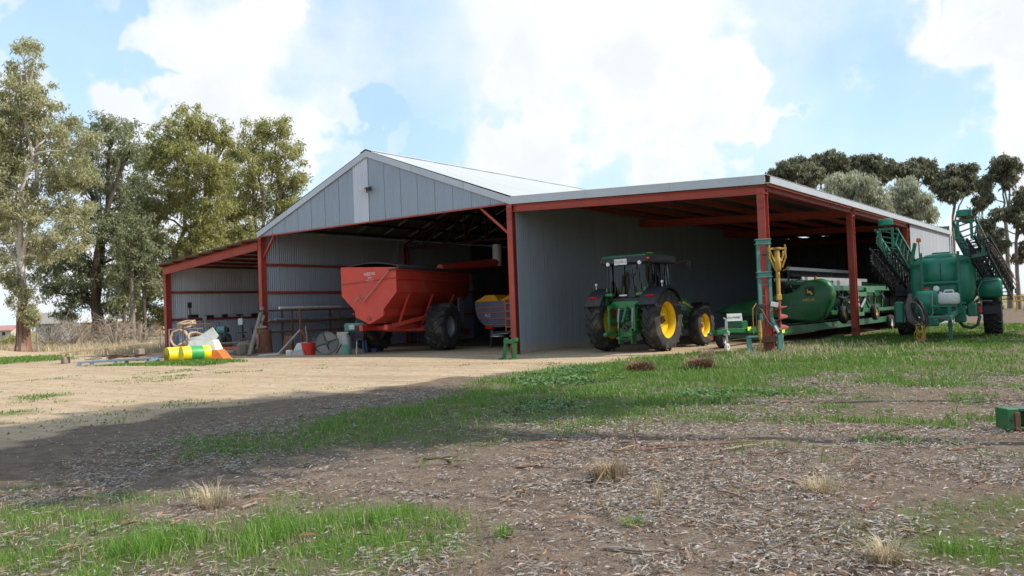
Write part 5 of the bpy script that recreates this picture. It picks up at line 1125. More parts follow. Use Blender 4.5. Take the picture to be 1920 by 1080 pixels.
junk('old_tractor_seat', 0, (-7.75, -.55, 0), rad(20), 'old black seat on a blue metal stool left of the chaser bin', 'seat', (('seat', 'black', lambda b: (b.box((0, 0, .62), (.5, .5, .10)), b.box((-.12, .22, .92), (.42, .12, .55), at(0, 0, 0)))), ('leg', 'silver', lambda b: b.tube([(-.1, -.2, 0), (-.08, -.15, .6)], .03, 8)), ('leg', 'blue', lambda b: (b.tube([(.22, -.2, 0), (.2, -.15, .6)], .03, 8), b.tube([(.2, .2, 0), (.18, .15, .6)], .03, 8)))))
junk('blue_drum', 0, (-8.5, .9, 0), 0, 'dull blue drum behind the old black seat', 'drum', (('shell', 'blue', lambda b: b.lathe([(.3, 0), (.3, .3), (.315, .32), (.3, .34), (.3, .64), (.315, .66), (.3, .68), (.3, 1.1), (.27, 1.1), (.27, 1.08), (1e-4, 1.08)], 20)),))
junk('feed_sack', 0, (-11.1, -.9, 0), rad(25), 'crumpled white sack beside the pipe tripod', 'sack', (('bag', 'whiteplast', lambda b: b.loft([[(-.25, -.15, 0), (.25, -.17, 0), (.27, .15, 0), (-.25, .16, 0)], [(-.3, -.2, .22), (.28, -.18, .2), (.28, .2, .24), (-.28, .2, .2)], [(-.2, -.06, .5), (.26, -.05, .55), (.25, .08, .52), (-.18, .07, .48)]])),))
junk('white_tin', 0, (-10.9, -1.75, 0), 0, 'small white tin on the floor before the pipe tripod', 'tin', (('tin', 'white', lambda b: b.lathe([(.15, 0), (.16, .02), (.16, .2), (.13, .24), (1e-4, .24)], 16)),))
junk('stone_block', 0, (-10.45, -1.55, 0), rad(20), 'low grey stone on the floor left of the red bucket', 'stone', (('stone', 'concrete', lambda b: b.loft([[(-.3, -.2, 0), (.3, -.22, 0), (.34, .18, 0), (-.28, .2, 0)], [(-.26, -.16, .2), (.2, -.18, .26), (.26, .14, .22), (-.2, .16, .18)]])),))
junk('rusty_plate', 0, (-12.7, -.5, 0), rad(15), 'brown rusty sheet leaning right of the left main post', 'sheet', (('sheet', 'rust', lambda b: b.box((0, 0, .42), (.5, .04, .85), at(0, 0, 0, 0, rad(-16)))),))
# inside the left lean-to: tools, pedestal grinder, timber, bench
def wp(px, y_): pass
junk('pedestal_grinder', 0, (-18.6, .2, 0), rad(30), 'green headed pedestal grinder in the left lean-to', 'grinder', (('column', 'dark', lambda b: (b.tube([(0, 0, 0), (0, 0, 1.0)], .07, 8), b.box((0, 0, .03), (.5, .4, .06)))), ('motor', 'turq', lambda b: b.tube([(-.2, 0, 1.18), (.2, 0, 1.18)], .2, 14)), ('guard', 'dark', lambda b: b.tube([(-.34, 0, 1.16), (-.26, 0, 1.16)], .13, 12)), ('guard', 'dark', lambda b: b.tube([(.26, 0, 1.16), (.34, 0, 1.16)], .13, 12))))
junk('drill_stand', 0, (-18.0, 1.0, 0), rad(30), 'thin drill stand with a white head in the left lean-to', 'drill', (('column', 'dark', lambda b: (b.tube([(0, 0, 0), (0, 0, 1.9)], .05, 8), b.box((0, 0, .03), (.5, .4, .06)), b.box((0, -.1, 1.0), (.4, .35, .05)))), ('head', 'white', lambda b: b.box((0, -.08, 1.55), (.24, .36, .34)))))
leaning('timber_post', (-16.6, .8, 0), (-17.7, 2.6, 2.15), .22, 'timber', 'dark thick timber leaning inside the left lean-to', 'timber')
junk('blue_workbench', 0, (-16.3, 2.0, 0), rad(36), 'blue steel workbench with tins in the left lean-to', 'bench', (('top', 'blue', lambda b: b.box((0, 0, .95), (1.7, .8, .08))), ('leg', 'blue', lambda b: b.bar((-.75, -.3, 0), (-.3, -.3, .93), .1, .1)), ('leg', 'blue', lambda b: b.bar((.75, -.3, 0), (.3, -.3, .93), .1, .1)), ('shelf', 'blue', lambda b: b.box((0, 0, .4), (1.2, .5, .06)))))
for k, (dx, r_, h_, mt, lb) in enumerate(((-.5, .2, .34, 'grey', 'wide grey tin leftmost on the blue workbench'), (-.12, .16, .3, 'dark', 'dark tin second from the left on the blue workbench'), (.28, .08, .42, 'whiteplast', 'tall white bottle on the blue workbench'), (.55, .18, .3, 'dark', 'dark tin rightmost on the blue workbench'))):
    o = MB().lathe([(r_, 0), (r_, h_ * .9), (r_ * .6, h_), (1e-4, h_)], 14).build('tin', M[mt]); o.location = (-16.3 + dx * .81, 2.0 + dx * .59, .99); tag(o, lb, 'tin')
o = MB().box((0, 0, .30), (2.6, .5, .14)).build('orange_tray', M['orange']); o.location = (-16.7, -1.0, 0); o.rotation_euler = (0, 0, rad(36)); tag(o, 'long orange steel tray on the floor of the left lean-to', 'tray')
o = MB().box((0, 0, .11), (3.0, .7, .22)).build('concrete_kerb', M['concrete']); o.location = (-16.6, -1.05, 0); o.rotation_euler = (0, 0, rad(36)); tag(o, 'long grey concrete block under the orange tray', 'block')
for k, (x, y, z, w, h, lb) in enumerate(((-14.9, -1.3, 0, .8, .28, 'split log lowest in the pile by the left post'), (-14.8, -1.2, .28, .7, .26, 'split log on top of the pile by the left post'), (-15.3, -.9, 0, .45, .6, 'upright wood block left of the log pile'), (-14.5, -1.6, 0, .36, .55, 'upright wood block right of the log pile'))):
    o = MB().box((0, 0, h / 2), (w, .34, h), None, .05).build('wood_block', M['timber']); o.location = (x, y, z); o.rotation_euler = (0, 0, rad(36 + 12 * k)); tag(o, lb, 'wood', 'wood blocks by the left post')
tool_lb = ['short dark shovel standing against the old wall', 'pitchfork hung highest on the old wall', 'rake with pinkish handle leaning on the old wall', 'pale handled hoe leaning on the old wall', 'dark crowbar leaning near the grinder', 'dark spade hung right of the coiled belt', 'thin steel bar at the left end of the old wall', 'short iron stake behind the grinder']
for k, (y, z0, z1, mt) in enumerate(((1.6, .2, 1.35, 'dark'), (1.1, 1.2, 2.45, 'dark'), (1.2, .4, 1.8, 'pinkrod'), (2.0, .5, 1.7, 'whiteplast'), (2.9, .1, 1.2, 'dark'), (5.2, .9, 2.3, 'dark'), (.7, .3, 1.6, 'bluegrey'), (3.6, 0, 1.1, 'dark'))):
    t = thing('hand_tool', tool_lb[k], 'tool', (-22.9, y + 2.2 if k > 3 else y, z0), 0, 'hand tools along the old iron wall')
    b = MB(); b.bar((.25, 0, 0), (0, .08, z1 - z0), .045, .045); b.build('handle', M[mt], t)
    b = MB(); b.box((.0, .08, z1 - z0 + .12), (.05, .22, .3)) if k in (1, 5, 3) else b.box((.27, 0, .12), (.05, .24, .3)); b.build('blade', M['dark' if k != 3 else 'whiteplast'], t)
coil(-22.9, 6.2, 1.6, rad(90), rad(90), .3, 'dark belt coil hung on the old iron wall', 'hose', 3, .04)
b = MB()
for k in range(7): b.box((0, -3 + k * 1.0, R.uniform(.05, .1)), (.12, R.uniform(.3, .6), R.uniform(.06, .2)))
o = b.build('wall_ledge_oddments', M['dark']); o.location = (-23.08, 4.5, 1.87); tag(o, 'row of small dark oddments lying on the wall girt', 'oddments', None, 'stuff')

# more timber and iron lying about the left post
for k, (x, y, L_, an, z, w, mt, lb) in enumerate(((-16.2, -.9, 2.2, 30, .55, .16, 'timber', 'dark plank lying across the log pile'), (-15.6, -1.5, 1.5, 60, .06, .2, 'timber', 'weathered board flat on the ground before the log pile'), (-13.0, -1.4, 1.3, 20, .05, .12, 'timber', 'grey batten flat on the ground by the rusty barrel'), (-12.1, -1.9, .9, 50, .04, .1, 'white', 'short white batten on the ground by the left post'), (-17.8, -.6, 1.8, 15, .42, .12, 'rust', 'rusty angle iron lying behind the orange tray'))):
    a = rad(an); o = MB().bar((-L_ / 2 * math.cos(a), -L_ / 2 * math.sin(a), 0), (L_ / 2 * math.cos(a), L_ / 2 * math.sin(a), .03), w, w * .45).build('board', M[mt]); o.location = (x, y, z); tag(o, lb, 'board')
for k in range(4):
    leaning('timber_batten', (-17.2 + .5 * k, 1.2 + .35 * k, 0), (-17.6 + .55 * k, 2.2 + .4 * k, 1.35 + .25 * (k % 3)), .07, 'timber' if k % 2 else 'rust', ('short grey batten leftmost beside the thick dark timber', 'rusty batten second beside the thick dark timber', 'tall grey batten third beside the thick dark timber', 'rusty batten nearest the blue workbench')[k], 'batten')

junk('leaning_tyre', 0, (-21.6, 2.6, 0), rad(70), 'worn black tyre leaning on the old iron wall', 'tyre', (('tread', 'tyre_dusty', lambda b: b.ring([(.28, -.1), (.44, -.12), (.48, -.07), (.48, .07), (.44, .12), (.28, .1)], 28, at(0, 0, .46) @ AXX)),))
junk('jerry_can', 0, (-19.7, .6, 0), rad(20), 'dull green jerry can left of the pedestal grinder', 'can', (('can', 'turq', lambda b: (b.box((0, 0, .24), (.36, .18, .46), None, .05), b.tube([(-.1, 0, .46), (-.1, 0, .54), (.1, 0, .54), (.1, 0, .46)], .018, 6))),))
junk('tarp_heap', 0, (-19.2, -.3, 0), rad(40), 'crumpled dark tarpaulin heap on the floor before the grinder', 'tarpaulin', (('folds', 'scrim', lambda b: b.loft([[(-.7, -.35, 0), (.1, -.45, 0), (.75, -.25, 0), (.7, .35, 0), (0, .4, 0), (-.65, .3, 0)], [(-.5, -.3, .2), (.05, -.35, .14), (.5, -.2, .24), (.55, .25, .16), (0, .3, .26), (-.5, .25, .15)], [(-.2, -.1, .30), (.05, -.12, .36), (.25, -.08, .28), (.25, .1, .33), (0, .12, .38), (-.2, .1, .3)]])),))
junk('gear_wheel', 0, (-15.9, -.4, 0), rad(36), 'rusty spoked gear wheel leaning on the log pile', 'wheel', (('rim', 'rust', lambda b: b.ring([(.32, -.03), (.38, -.03), (.38, .03), (.32, .03)], 24, at(0, 0, .38, 0, rad(78)))), ('spoke', 'rust', lambda b: b.bar((-.33, 0, .38), (.33, 0, .38), .05, .04)), ('spoke', 'rust', lambda b: b.bar((0, -.08, .05), (0, .08, .71), .05, .04))))
junk('pipe_stack', 0, (-20.6, 1.2, 0), rad(36), 'low stack of grey pipes on the floor by the old iron wall', 'pipes', tuple(('pipe', 'grey' if k % 2 else 'rust', (lambda k: lambda b: b.tube([(-1.1 + .1 * k, .12 * (k % 3), .07 + .11 * (k // 3)), (1.0 + .05 * k, .12 * (k % 3), .07 + .11 * (k // 3))], .055, 8))(k)) for k in range(6)))
junk('wooden_crate', 0, (-18.9, 1.9, 0), rad(20), 'old wooden crate with dark tools behind the grinder', 'crate', (('slat', 'timber', lambda b: b.box((0, -.26, .12), (.7, .03, .16))), ('slat', 'timber', lambda b: b.box((0, -.26, .34), (.7, .03, .16))), ('body', 'dark', lambda b: b.box((0, 0, .22), (.66, .48, .42))), ('tool', 'dark', lambda b: b.bar((-.1, 0, .4), (-.25, .1, .85), .05, .05))))
# ------------------------------------------------------------------ trees
def leaf_mat(name, col, col2, trans=.35, isl=.35):
    m = bpy.data.materials.new(name); m.use_nodes = True; nt = m.node_tree; N = nt.nodes; Lk = nt.links; b = N['Principled BSDF']
    b.inputs['Roughness'].default_value = .5; b.inputs['Specular IOR Level'].default_value = .35
    g = N.new('ShaderNodeNewGeometry'); mx = N.new('ShaderNodeMix'); mx.data_type = 'RGBA'; Lk.new(g.outputs['Random Per Island'], mx.inputs[0]); mx.inputs[6].default_value = (*col, 1); mx.inputs[7].default_value = (*col2, 1)
    t = N.new('ShaderNodeBsdfTranslucent'); ms = N.new('ShaderNodeMixShader'); ms.inputs[0].default_value = trans
    Lk.new(mx.outputs[2], b.inputs['Base Color']); Lk.new(mx.outputs[2], t.inputs[0]); Lk.new(b.outputs[0], ms.inputs[1]); Lk.new(t.outputs[0], ms.inputs[2]); Lk.new(ms.outputs[0], N['Material Output'].inputs[0]); return m
M['lf_grey'] = leaf_mat('grey_gum_leaf', (.27, .275, .135), (.57, .54, .31), .48)
M['lf_yel'] = leaf_mat('yellow_green_gum_leaf', (.23, .245, .08), (.51, .475, .185), .48)
M['lf_dark'] = leaf_mat('dark_gum_leaf', (.15, .18, .088), (.36, .37, .20), .45)
M['lf_olive'] = leaf_mat('olive_gum_leaf', (.11, .12, .068), (.27, .255, .15), .35)
M['lf_pale'] = leaf_mat('pale_willow_leaf', (.30, .31, .19), (.52, .52, .36))
M['bark_pale'] = mat('pale_gum_bark', (.50, .44, .37), .8, var=.25, scale=1.2, stretch=(1, 1, .3), dirt=(.24, .15, .10), damt=.75, dscale=.8, bump=.3)
M['bark_dark'] = mat('dark_rough_bark', (.085, .062, .048), .9, var=.35, scale=3, stretch=(1, 1, .25), dirt=(.18, .09, .05), damt=.5, bump=.5)
M['bark_mid'] = mat('grey_brown_bark', (.22, .17, .13), .85, var=.3, scale=2, stretch=(1, 1, .3), dirt=(.10, .07, .05), damt=.6, bump=.3)
M['twig'] = mat('dry_twig', (.34, .27, .20), .85, var=.2, island=.3)
RNG = np.random.default_rng(5)
def leaf_cloud(cent, rad3, per, ln, wd, droop=.6, rng=RNG):
    n = len(cent) * per
    c = np.repeat(cent, per, 0); rr = np.repeat(rad3, per, 0)
    u = rng.normal(size=(n, 3)); u /= np.linalg.norm(u, axis=1)[:, None] + 1e-9
    c = c + u * (rng.random((n, 1)) ** .6) * rr
    d = rng.normal(size=(n, 3)); d[:, 2] -= droop * 1.8; d /= np.linalg.norm(d, axis=1)[:, None]
    s = rng.normal(size=(n, 3)); s -= (s * d).sum(1)[:, None] * d; s /= np.linalg.norm(s, axis=1)[:, None] + 1e-9
    L = ln * rng.uniform(.6, 1.35, (n, 1)); w = wd * rng.uniform(.6, 1.3, (n, 1)) * .5
    v = np.stack([c, c + d * L * .45 + s * w, c + d * L, c + d * L * .45 - s * w], 1).reshape(-1, 3)
    return v, np.arange(n * 4).reshape(-1, 4)
def px_at(px, py, D): return CAMP + (cf + cr * ((px - 960) / 1588.36) - cu * ((py - 540) / 1588.36)) * D
def gum(name, label, D, base, lobes, leafm, barkm, r0, leaf=(.34, .13), per=55, dens=1.0, fork=.35, group=None, low=None, droop=.6, clumpr=.55, spread=1.0, bushy=0, seed=0, lean=0.0):
    """base (px, py) on the ground; lobes (px, py, radius px) of the crown seen from the yard"""
    rng = np.random.default_rng(seed + 100); rd = random.Random(seed)
    g0 = px_at(base[0], base[1], D); g0.z = gzf(g0.x, g0.y)
    t = thing(name, label, 'tree', tuple(g0), 0, group)
    cents = []; crad = []; limbs = []
    k = D / 1588.36
    tops = []
    if bushy: lobes = lobes + [(px + rd.uniform(-1, 1) * rp * 1.25, py + rd.uniform(-.8, .9) * rp, rp * rd.uniform(.4, .7)) for (px, py, rp) in lobes for _ in range(2)]
    for (px, py, rp) in lobes:
        r = rp * k * 1.12; off = rd.uniform(-1, 1) * r * .9 * spread
        p = px_at(px, py, D + off) - g0; tops.append((p, r))
    zmin = min(p.z for p, r in tops); zmax = max(p.z + r for p, r in tops); zf = max(.8, zmax * fork)
    tw = MB(); tip = Vector((lean * zf, 0, zf))
    nseg = 5; base_pts = [Vector((tip.x * (i / nseg) ** 1.4 + .05 * r0 * rd.uniform(-1, 1) * i, .05 * rd.uniform(-1, 1) * i * r0, -.15 + (zf + .15) * i / nseg)) for i in range(nseg + 1)]
    base_r = [r0 * (1.35 if i == 0 else 1.08 if i == 1 else 1 - .06 * i) for i in range(nseg + 1)]
    tw.tube(base_pts, base_r, 12); tip = base_pts[-1]
    # leaders: highest lobes get main stems, others branch from them
    order = sorted(tops, key=lambda q: -q[0].z); mains = []
    for i, (p, r) in enumerate(order):
        if i < 3 or not mains:
            a, ra = tip, base_r[-1] * .75
        else:
            best = min(((m[j] - p).length + 2.0 * max(0, m[j].z - p.z + .4) , m[j], mr[j]) for m, mr in mains for j in range(len(m)))
            a, ra = best[1], best[2] * .72
        n = 6; b0 = Vector((rd.uniform(-.3, .3), rd.uniform(-.3, .3), rd.uniform(.0, .3))) * (p - a).length * .25
        end = p + Vector((0, 0, -.2 * r)); pts = []; rs = []
        for j in range(n + 1):
            s_ = j / n; q = a.lerp(end, s_) + b0 * math.sin(math.pi * s_) + Vector((rd.uniform(-1, 1), rd.uniform(-1, 1), rd.uniform(-1, 1))) * .06 * (p - a).length * (0 < j < n) * .5
            pts.append(q); rs.append(max(.03, ra * (1 - .72 * s_)))
        tw.tube(pts, rs, 7); mains.append((pts, rs))
        # clumps
        nc = max(4, int((r / clumpr) ** 2 * 4.2 * dens))
        u = rng.normal(size=(nc, 3)); u /= np.linalg.norm(u, axis=1)[:, None]
        rr = rng.uniform(.12, 1.12, (nc, 1)) ** .75 * r
        cc = np.array(p)[None] + u * rr * np.array([[1, 1, .92]])
        cents.append(cc); cr_ = rng.uniform(.6, 1.25, (nc, 1)) * clumpr * np.array([[1, 1, .8]]); crad.append(cr_)
        for q in cc[:: max(1, nc // 7)]:
            q = Vector(q); aa = pts[rd.randint(3, n)]; mid = aa.lerp(q, .5) + Vector((0, 0, .1 * r)); tw.tube([aa, mid, q], [max(.02, rs[-1] * .6), .025, .012], 5)
    tw.build('trunk', M[barkm], t, 60)
    cents = np.concatenate(cents); crad = np.concatenate(crad)
    v, f = leaf_cloud(cents, crad, per, leaf[0], leaf[1], droop, rng)
    link('crown', np_mesh('crown', v, f, M[leafm]), t)
    if low is not None:
        for (px, py, rp, mm) in low:
            p = px_at(px, py, D - .6) - g0; r = rp * k; nc = 26; u = rng.normal(size=(nc, 3)); u /= np.linalg.norm(u, axis=1)[:, None]
            v, f = leaf_cloud(np.array(p)[None] + u * r * rng.uniform(.3, 1, (nc, 1)), np.full((nc, 3), .35), 60, leaf[0] * .8, leaf[1], .4, rng); link('low_foliage', np_mesh('low_foliage', v, f, M[mm]), t)
    return t
T1 = gum('gum_tree', 'tallest pale gum tree at the far left with white limbs and peeling red bark', 60, (45, 660),
    [(45, 112, 30), (52, 150, 34), (30, 215, 40), (75, 225, 36), (15, 290, 36), (130, 320, 34), (70, 460, 36), (150, 460, 26), (25, 180, 44), (78, 190, 34), (108, 235, 40), (45, 255, 52), (100, 300, 52), (150, 270, 30), (30, 340, 52), (112, 370, 50), (60, 415, 48), (150, 340, 32), (8, 440, 36), (120, 440, 32), (-25, 240, 55), (-25, 370, 60), (55, 88, 20), (160, 400, 24)],
    'lf_grey', 'bark_pale', .35, leaf=(.29, .09), per=76, dens=.72, fork=.28, low=[(40, 560, 30, 'lf_grey'), (58, 590, 20, 'lf_grey'), (22, 520, 22, 'lf_grey')], seed=1, spread=1.1, clumpr=.6)
M['bark_red'] = mat('peeling_red_bark', (.20, .105, .070), .9, var=.35, scale=2.5, stretch=(1, 1, .3), dirt=(.42, .33, .26), damt=.7, dscale=1.5, bump=.6)
b = MB(); b.tube([(0, 0, -.15), (.02, 0, .5), (0, .02, 1.4), (.04, 0, 2.6), (.05, .02, 3.3)], [.62, .46, .41, .39, .36], 14)
for k in range(9): a = k * .7; b.tube([(.54 * math.cos(a), .54 * math.sin(a), -.1), (.44 * math.cos(a), .44 * math.sin(a), .8), (.40 * math.cos(a), .40 * math.sin(a), 2.2 + .12 * k)], [.10, .06, .02], 5)
b.build('peeling_bark', M['bark_red'], T1, 60)
gum('gum_tree', 'dark trunked spreading tree right of the tall pale gum', 72, (185, 640),
    [(215, 240, 38), (172, 265, 34), (248, 270, 30), (130, 330, 30), (200, 330, 48), (240, 380, 44), (150, 400, 38), (200, 430, 48), (110, 470, 34), (160, 500, 42), (240, 470, 42), (90, 540, 26), (225, 525, 38), (140, 560, 28), (205, 575, 30), (120, 590, 22), (165, 545, 30), (245, 560, 26), (75, 500, 26)],
    'lf_dark', 'bark_dark', .62, leaf=(.30, .10), per=76, dens=1.05, fork=.16, seed=2, clumpr=.7)
gum('gum_tree', 'dense yellow green gum tree in the middle of the left row', 76, (330, 640),
    [(350, 232, 36), (312, 268, 38), (392, 248, 34), (425, 262, 20), (286, 305, 32), (350, 310, 48), (402, 320, 40), (320, 370, 46), (382, 390, 46), (276, 385, 34), (300, 450, 42), (372, 450, 44), (330, 510, 38), (256, 440, 30), (290, 535, 34), (400, 500, 32), (350, 560, 36), (312, 590, 26), (405, 560, 34), (270, 575, 28)],
    'lf_yel', 'bark_mid', .42, leaf=(.32, .105), per=80, dens=1.25, fork=.25, seed=3, clumpr=.72)
gum('gum_tree', 'round yellow green gum tree rising behind the left lean-to roof', 80, (500, 640),
    [(490, 242, 30), (522, 238, 24), (462, 278, 32), (545, 285, 28), (502, 310, 40), (562, 330, 20), (452, 340, 36), (542, 350, 32), (492, 380, 40), (440, 400, 32), (532, 400, 32), (470, 440, 40), (420, 445, 32), (556, 385, 18)],
    'lf_yel', 'bark_mid', .4, leaf=(.32, .105), per=76, dens=1.2, fork=.3, seed=4, clumpr=.75)
gum('slender_tree', 'slender straight tree just left of the old lean-to post', 66, (272, 632), [(275, 500, 26), (290, 540, 20), (262, 460, 26), (285, 470, 20)], 'lf_dark', 'bark_dark', .17, leaf=(.32, .12), per=50, dens=.8, fork=.5, seed=5, group='slender trees before the house')
gum('slender_tree', 'slender tree with the thickest slim stem before the pale roofed house', 66, (250, 632), [(248, 500, 28), (232, 540, 22), (262, 430, 26), (240, 455, 24)], 'lf_dark', 'bark_mid', .22, leaf=(.32, .12), per=50, dens=.8, fork=.5, seed=6, group='slender trees before the house')
gum('slender_tree', 'slender tree left of the other slim stems before the house', 70, (234, 630), [(226, 520, 24), (212, 560, 20), (240, 480, 24)], 'lf_dark', 'bark_dark', .17, leaf=(.32, .12), per=50, dens=.8, fork=.5, seed=7, group='slender trees before the house')
gum('gum_tree', 'dark gum tree farther back between the dark trunk and the yellow green crown', 92, (262, 632), [(270, 300, 26), (262, 350, 30), (282, 400, 32), (255, 430, 30), (225, 300, 22), (150, 330, 24), (275, 470, 32), (235, 520, 30), (120, 520, 26)], 'lf_dark', 'bark_mid', .3, leaf=(.42, .16), per=55, dens=.9, fork=.35, seed=8, clumpr=.85)
gum('gum_tree', 'yellow green gum tree farther back above the old lean-to roof', 94, (415, 630), [(428, 290, 26), (420, 340, 30), (436, 380, 28), (410, 420, 30), (345, 480, 34), (300, 520, 28), (440, 450, 26), (375, 540, 30)], 'lf_yel', 'bark_mid', .3, leaf=(.42, .16), per=55, dens=.9, fork=.35, seed=9, clumpr=.85)
gum('gum_tree', 'pale gum tree standing at the very left edge of the view', 66, (-18, 650), [(5, 300, 34), (-20, 380, 40), (18, 420, 34), (0, 500, 30), (-40, 300, 40), (70, 480, 30), (20, 240, 24)], 'lf_grey', 'bark_pale', .35, leaf=(.36, .13), per=55, dens=.8, fork=.4, seed=10, clumpr=.7)
RL = [('round headed olive gum tree first from the left behind the shed roof', 95, (1492, 600), [(1480, 322, 24), (1502, 312, 22), (1462, 332, 15), (1518, 330, 17)], .2),
      ('olive gum tree second from the left behind the shed roof', 98, (1556, 600), [(1541, 308, 19), (1568, 303, 17), (1552, 325, 17), (1580, 318, 14)], .2),
      ('olive gum tree third from the left behind the pale willowy tree', 98, (1625, 600), [(1606, 306, 18), (1636, 308, 18), (1650, 325, 15), (1618, 328, 15)], .2),
      ('olive gum tree fourth from the left with gaps of sky beneath', 95, (1712, 600), [(1686, 316, 19), (1712, 320, 18), (1740, 314, 16), (1700, 335, 15), (1748, 332, 14)], .2),
      ('olive gum tree with round crown above the far shed corner', 92, (1795, 590), [(1782, 330, 20), (1802, 345, 19), (1774, 350, 16), (1810, 325, 14), (1790, 368, 12)], .2),
      ('tall thin gum tree with long bare stem at the right edge', 84, (1896, 592), [(1884, 303, 19), (1900, 318, 15), (1868, 325, 13), (1890, 338, 13), (1842, 345, 11), (1850, 370, 9)], .24),
      ('dark leaved gum tree on the right edge of the view', 78, (1912, 590), [(1914, 372, 16), (1902, 400, 14), (1925, 410, 20), (1862, 436, 11), (1876, 460, 10), (1850, 420, 9), (1920, 470, 16), (1870, 400, 9)], .2),
      ('thin gum tree standing behind the sprayer booms', 86, (1842, 590), [(1838, 380, 9), (1848, 350, 9), (1822, 398, 9), (1850, 440, 9), (1838, 470, 8)], .13)]
for i, (lb, D, bs, lo, r0) in enumerate(RL):
    gum('gum_tree', lb, D, bs, lo, 'lf_olive', 'bark_mid', r0, leaf=(.40, .15), per=62, dens=1.25, fork=.55, seed=20 + i, clumpr=.46, droop=1.0, bushy=1, group='olive gum trees behind the shed')
gum('weeping_tree', 'pale willowy tree behind the lean-to roof, left of two', 70, (1610, 600), [(1572, 342, 22), (1592, 338, 20), (1612, 352, 24), (1636, 372, 24), (1590, 365, 20), (1650, 395, 18), (1560, 358, 14)], 'lf_pale', 'bark_mid', .25, leaf=(.42, .08), per=80, dens=1.5, fork=.5, seed=40, droop=1.4, clumpr=.5, group='pale willowy trees')
gum('weeping_tree', 'pale willowy tree near the far shed corner, right of two', 72, (1712, 600), [(1702, 352, 22), (1688, 375, 24), (1722, 378, 24), (1738, 400, 20), (1700, 405, 22), (1668, 395, 18), (1755, 440, 18)], 'lf_pale', 'bark_mid', .25, leaf=(.42, .08), per=80, dens=1.5, fork=.5, seed=41, droop=1.4, clumpr=.5, group='pale willowy trees')
# low bushes far off
def bush(name, label, D, px, py, rp, lm, group=None, seed=0, n=30, leaf=(.3, .12)):
    g0 = px_at(px, py, D); g0.z = gzf(g0.x, g0.y); t = thing(name, label, 'bush', tuple(g0), 0, group); rng = np.random.default_rng(seed); r = rp * D / 1588.36
    u = rng.normal(size=(n, 3)); u /= np.linalg.norm(u, axis=1)[:, None]; u[:, 2] = abs(u[:, 2]) * .9
    cc = u * rng.uniform(.3, 1, (n, 1)) * r + np.array([[0, 0, .12 * r]])
    b = MB()
    for q in cc[::3]: b.tube([(0, 0, -.05), Vector(q) * .5 + Vector((0, 0, .1)), q], [.05, .03, .01], 5)
    b.build('stems', M['bark_mid'], t); v, f = leaf_cloud(cc, np.full((n, 3), r * .3), 50, leaf[0], leaf[1], .1, rng); link('foliage', np_mesh('foliage', v, f, M[lm]), t); return t
bush('bush', 'dark green bush left of the pale gum trunk at the far left', 86, 22, 628, 18, 'lf_yel', None, 61)
bush('bush', 'low dark bush beyond the sprayer wheel', 80, 1868, 592, 14, 'lf_dark', None, 62)
bush('bush', 'bright green bush beside the old lean-to post before the house', 74, 300, 628, 14, 'lf_yel', None, 63)
for i, (px, py, rp, lb) in enumerate(((-60, 632, 40, 'far'), (110, 620, 26, 'far'), (320, 616, 30, 'far'), (1960, 572, 34, 'far'))):
    bush('far_bush', ('distant hazy shrub beyond the far left gum', 'distant shrub between the two left trunks', 'distant shrub behind the old iron wall', 'distant shrub at the right edge')[i], 190, px, py, rp, 'lf_dark', None, 70 + i, 60, (.7, .35))
# dead grey shrubs along the fence
def dead_shrub(label, D, px, py, hp, wp, n, seed, group='dead shrubs along the fence'):
    g0 = px_at(px, py, D); g0.z = gzf(g0.x, g0.y); rd = random.Random(seed); k = D / 1588.36; t = thing('dead_shrub', label, 'shrub', tuple(g0), 0, group); b = MB()
    for i in range(n):
        a = rd.uniform(0, 6.28); L_ = rd.uniform(.55, 1.0); e = Vector((math.cos(a) * wp * k * L_ * .65, math.sin(a) * wp * k * L_ * .5, hp * k * rd.uniform(.2, .85))); m_ = e * .5 + Vector((rd.uniform(-.4, .4), rd.uniform(-.4, .4), hp * k * rd.uniform(.0, .25))); b.tube([(0, 0, 0), m_, e], [.035, .022, .008], 4)
        for j in range(4):
            q = m_.lerp(e, rd.random()); b.tube([q, q + Vector((rd.uniform(-1, 1), rd.uniform(-1, 1), rd.uniform(-.2, 1))) * hp * k * .28], [.014, .005], 4)
    b.build('twigs', M['twig'], t); return t
for i, (D, px, py, hp, wp, n, lb) in enumerate(((62, 135, 648, 75, 80, 44, 'grey dead shrub beside the left side of the dark trunk'), (60, 215, 650, 72, 90, 46, 'wide grey dead shrub right of the dark trunk'), (58, 268, 652, 60, 60, 26, 'pale dead shrub with a bent stem near the lean-to'), (64, 95, 650, 62, 70, 34, 'small dead shrub right of the pale gum trunk'), (64, 170, 650, 55, 80, 34, 'low dead shrub in front of the dark trunk'))): dead_shrub(lb, D, px, py, hp, wp, n, 80 + i)
# fence with posts and wires
fp = [px_at(px, py, D) for px, py, D in ((70, 660, 57), (153, 660, 55), (217, 655, 54), (262, 652, 53), (302, 652, 51))]
fe = thing('wire_fence', 'grey post and wire fence through the dry grass at the left', 'fence', (fp[0].x, fp[0].y, 0))
for p in fp:
    b = MB(); q = Vector((p.x - fp[0].x, p.y - fp[0].y, 0)); b.tube([q + Vector((0, 0, -.2)), q + Vector((.03, 0, 1.25))], .06, 7); b.build('fence_post', M['timber'], fe)
for z in (.35, .7, 1.05):
    b = MB(); b.tube([Vector((p.x - fp[0].x, p.y - fp[0].y, z)) for p in fp], .008, 4); b.build('wire', M['grey'], fe)
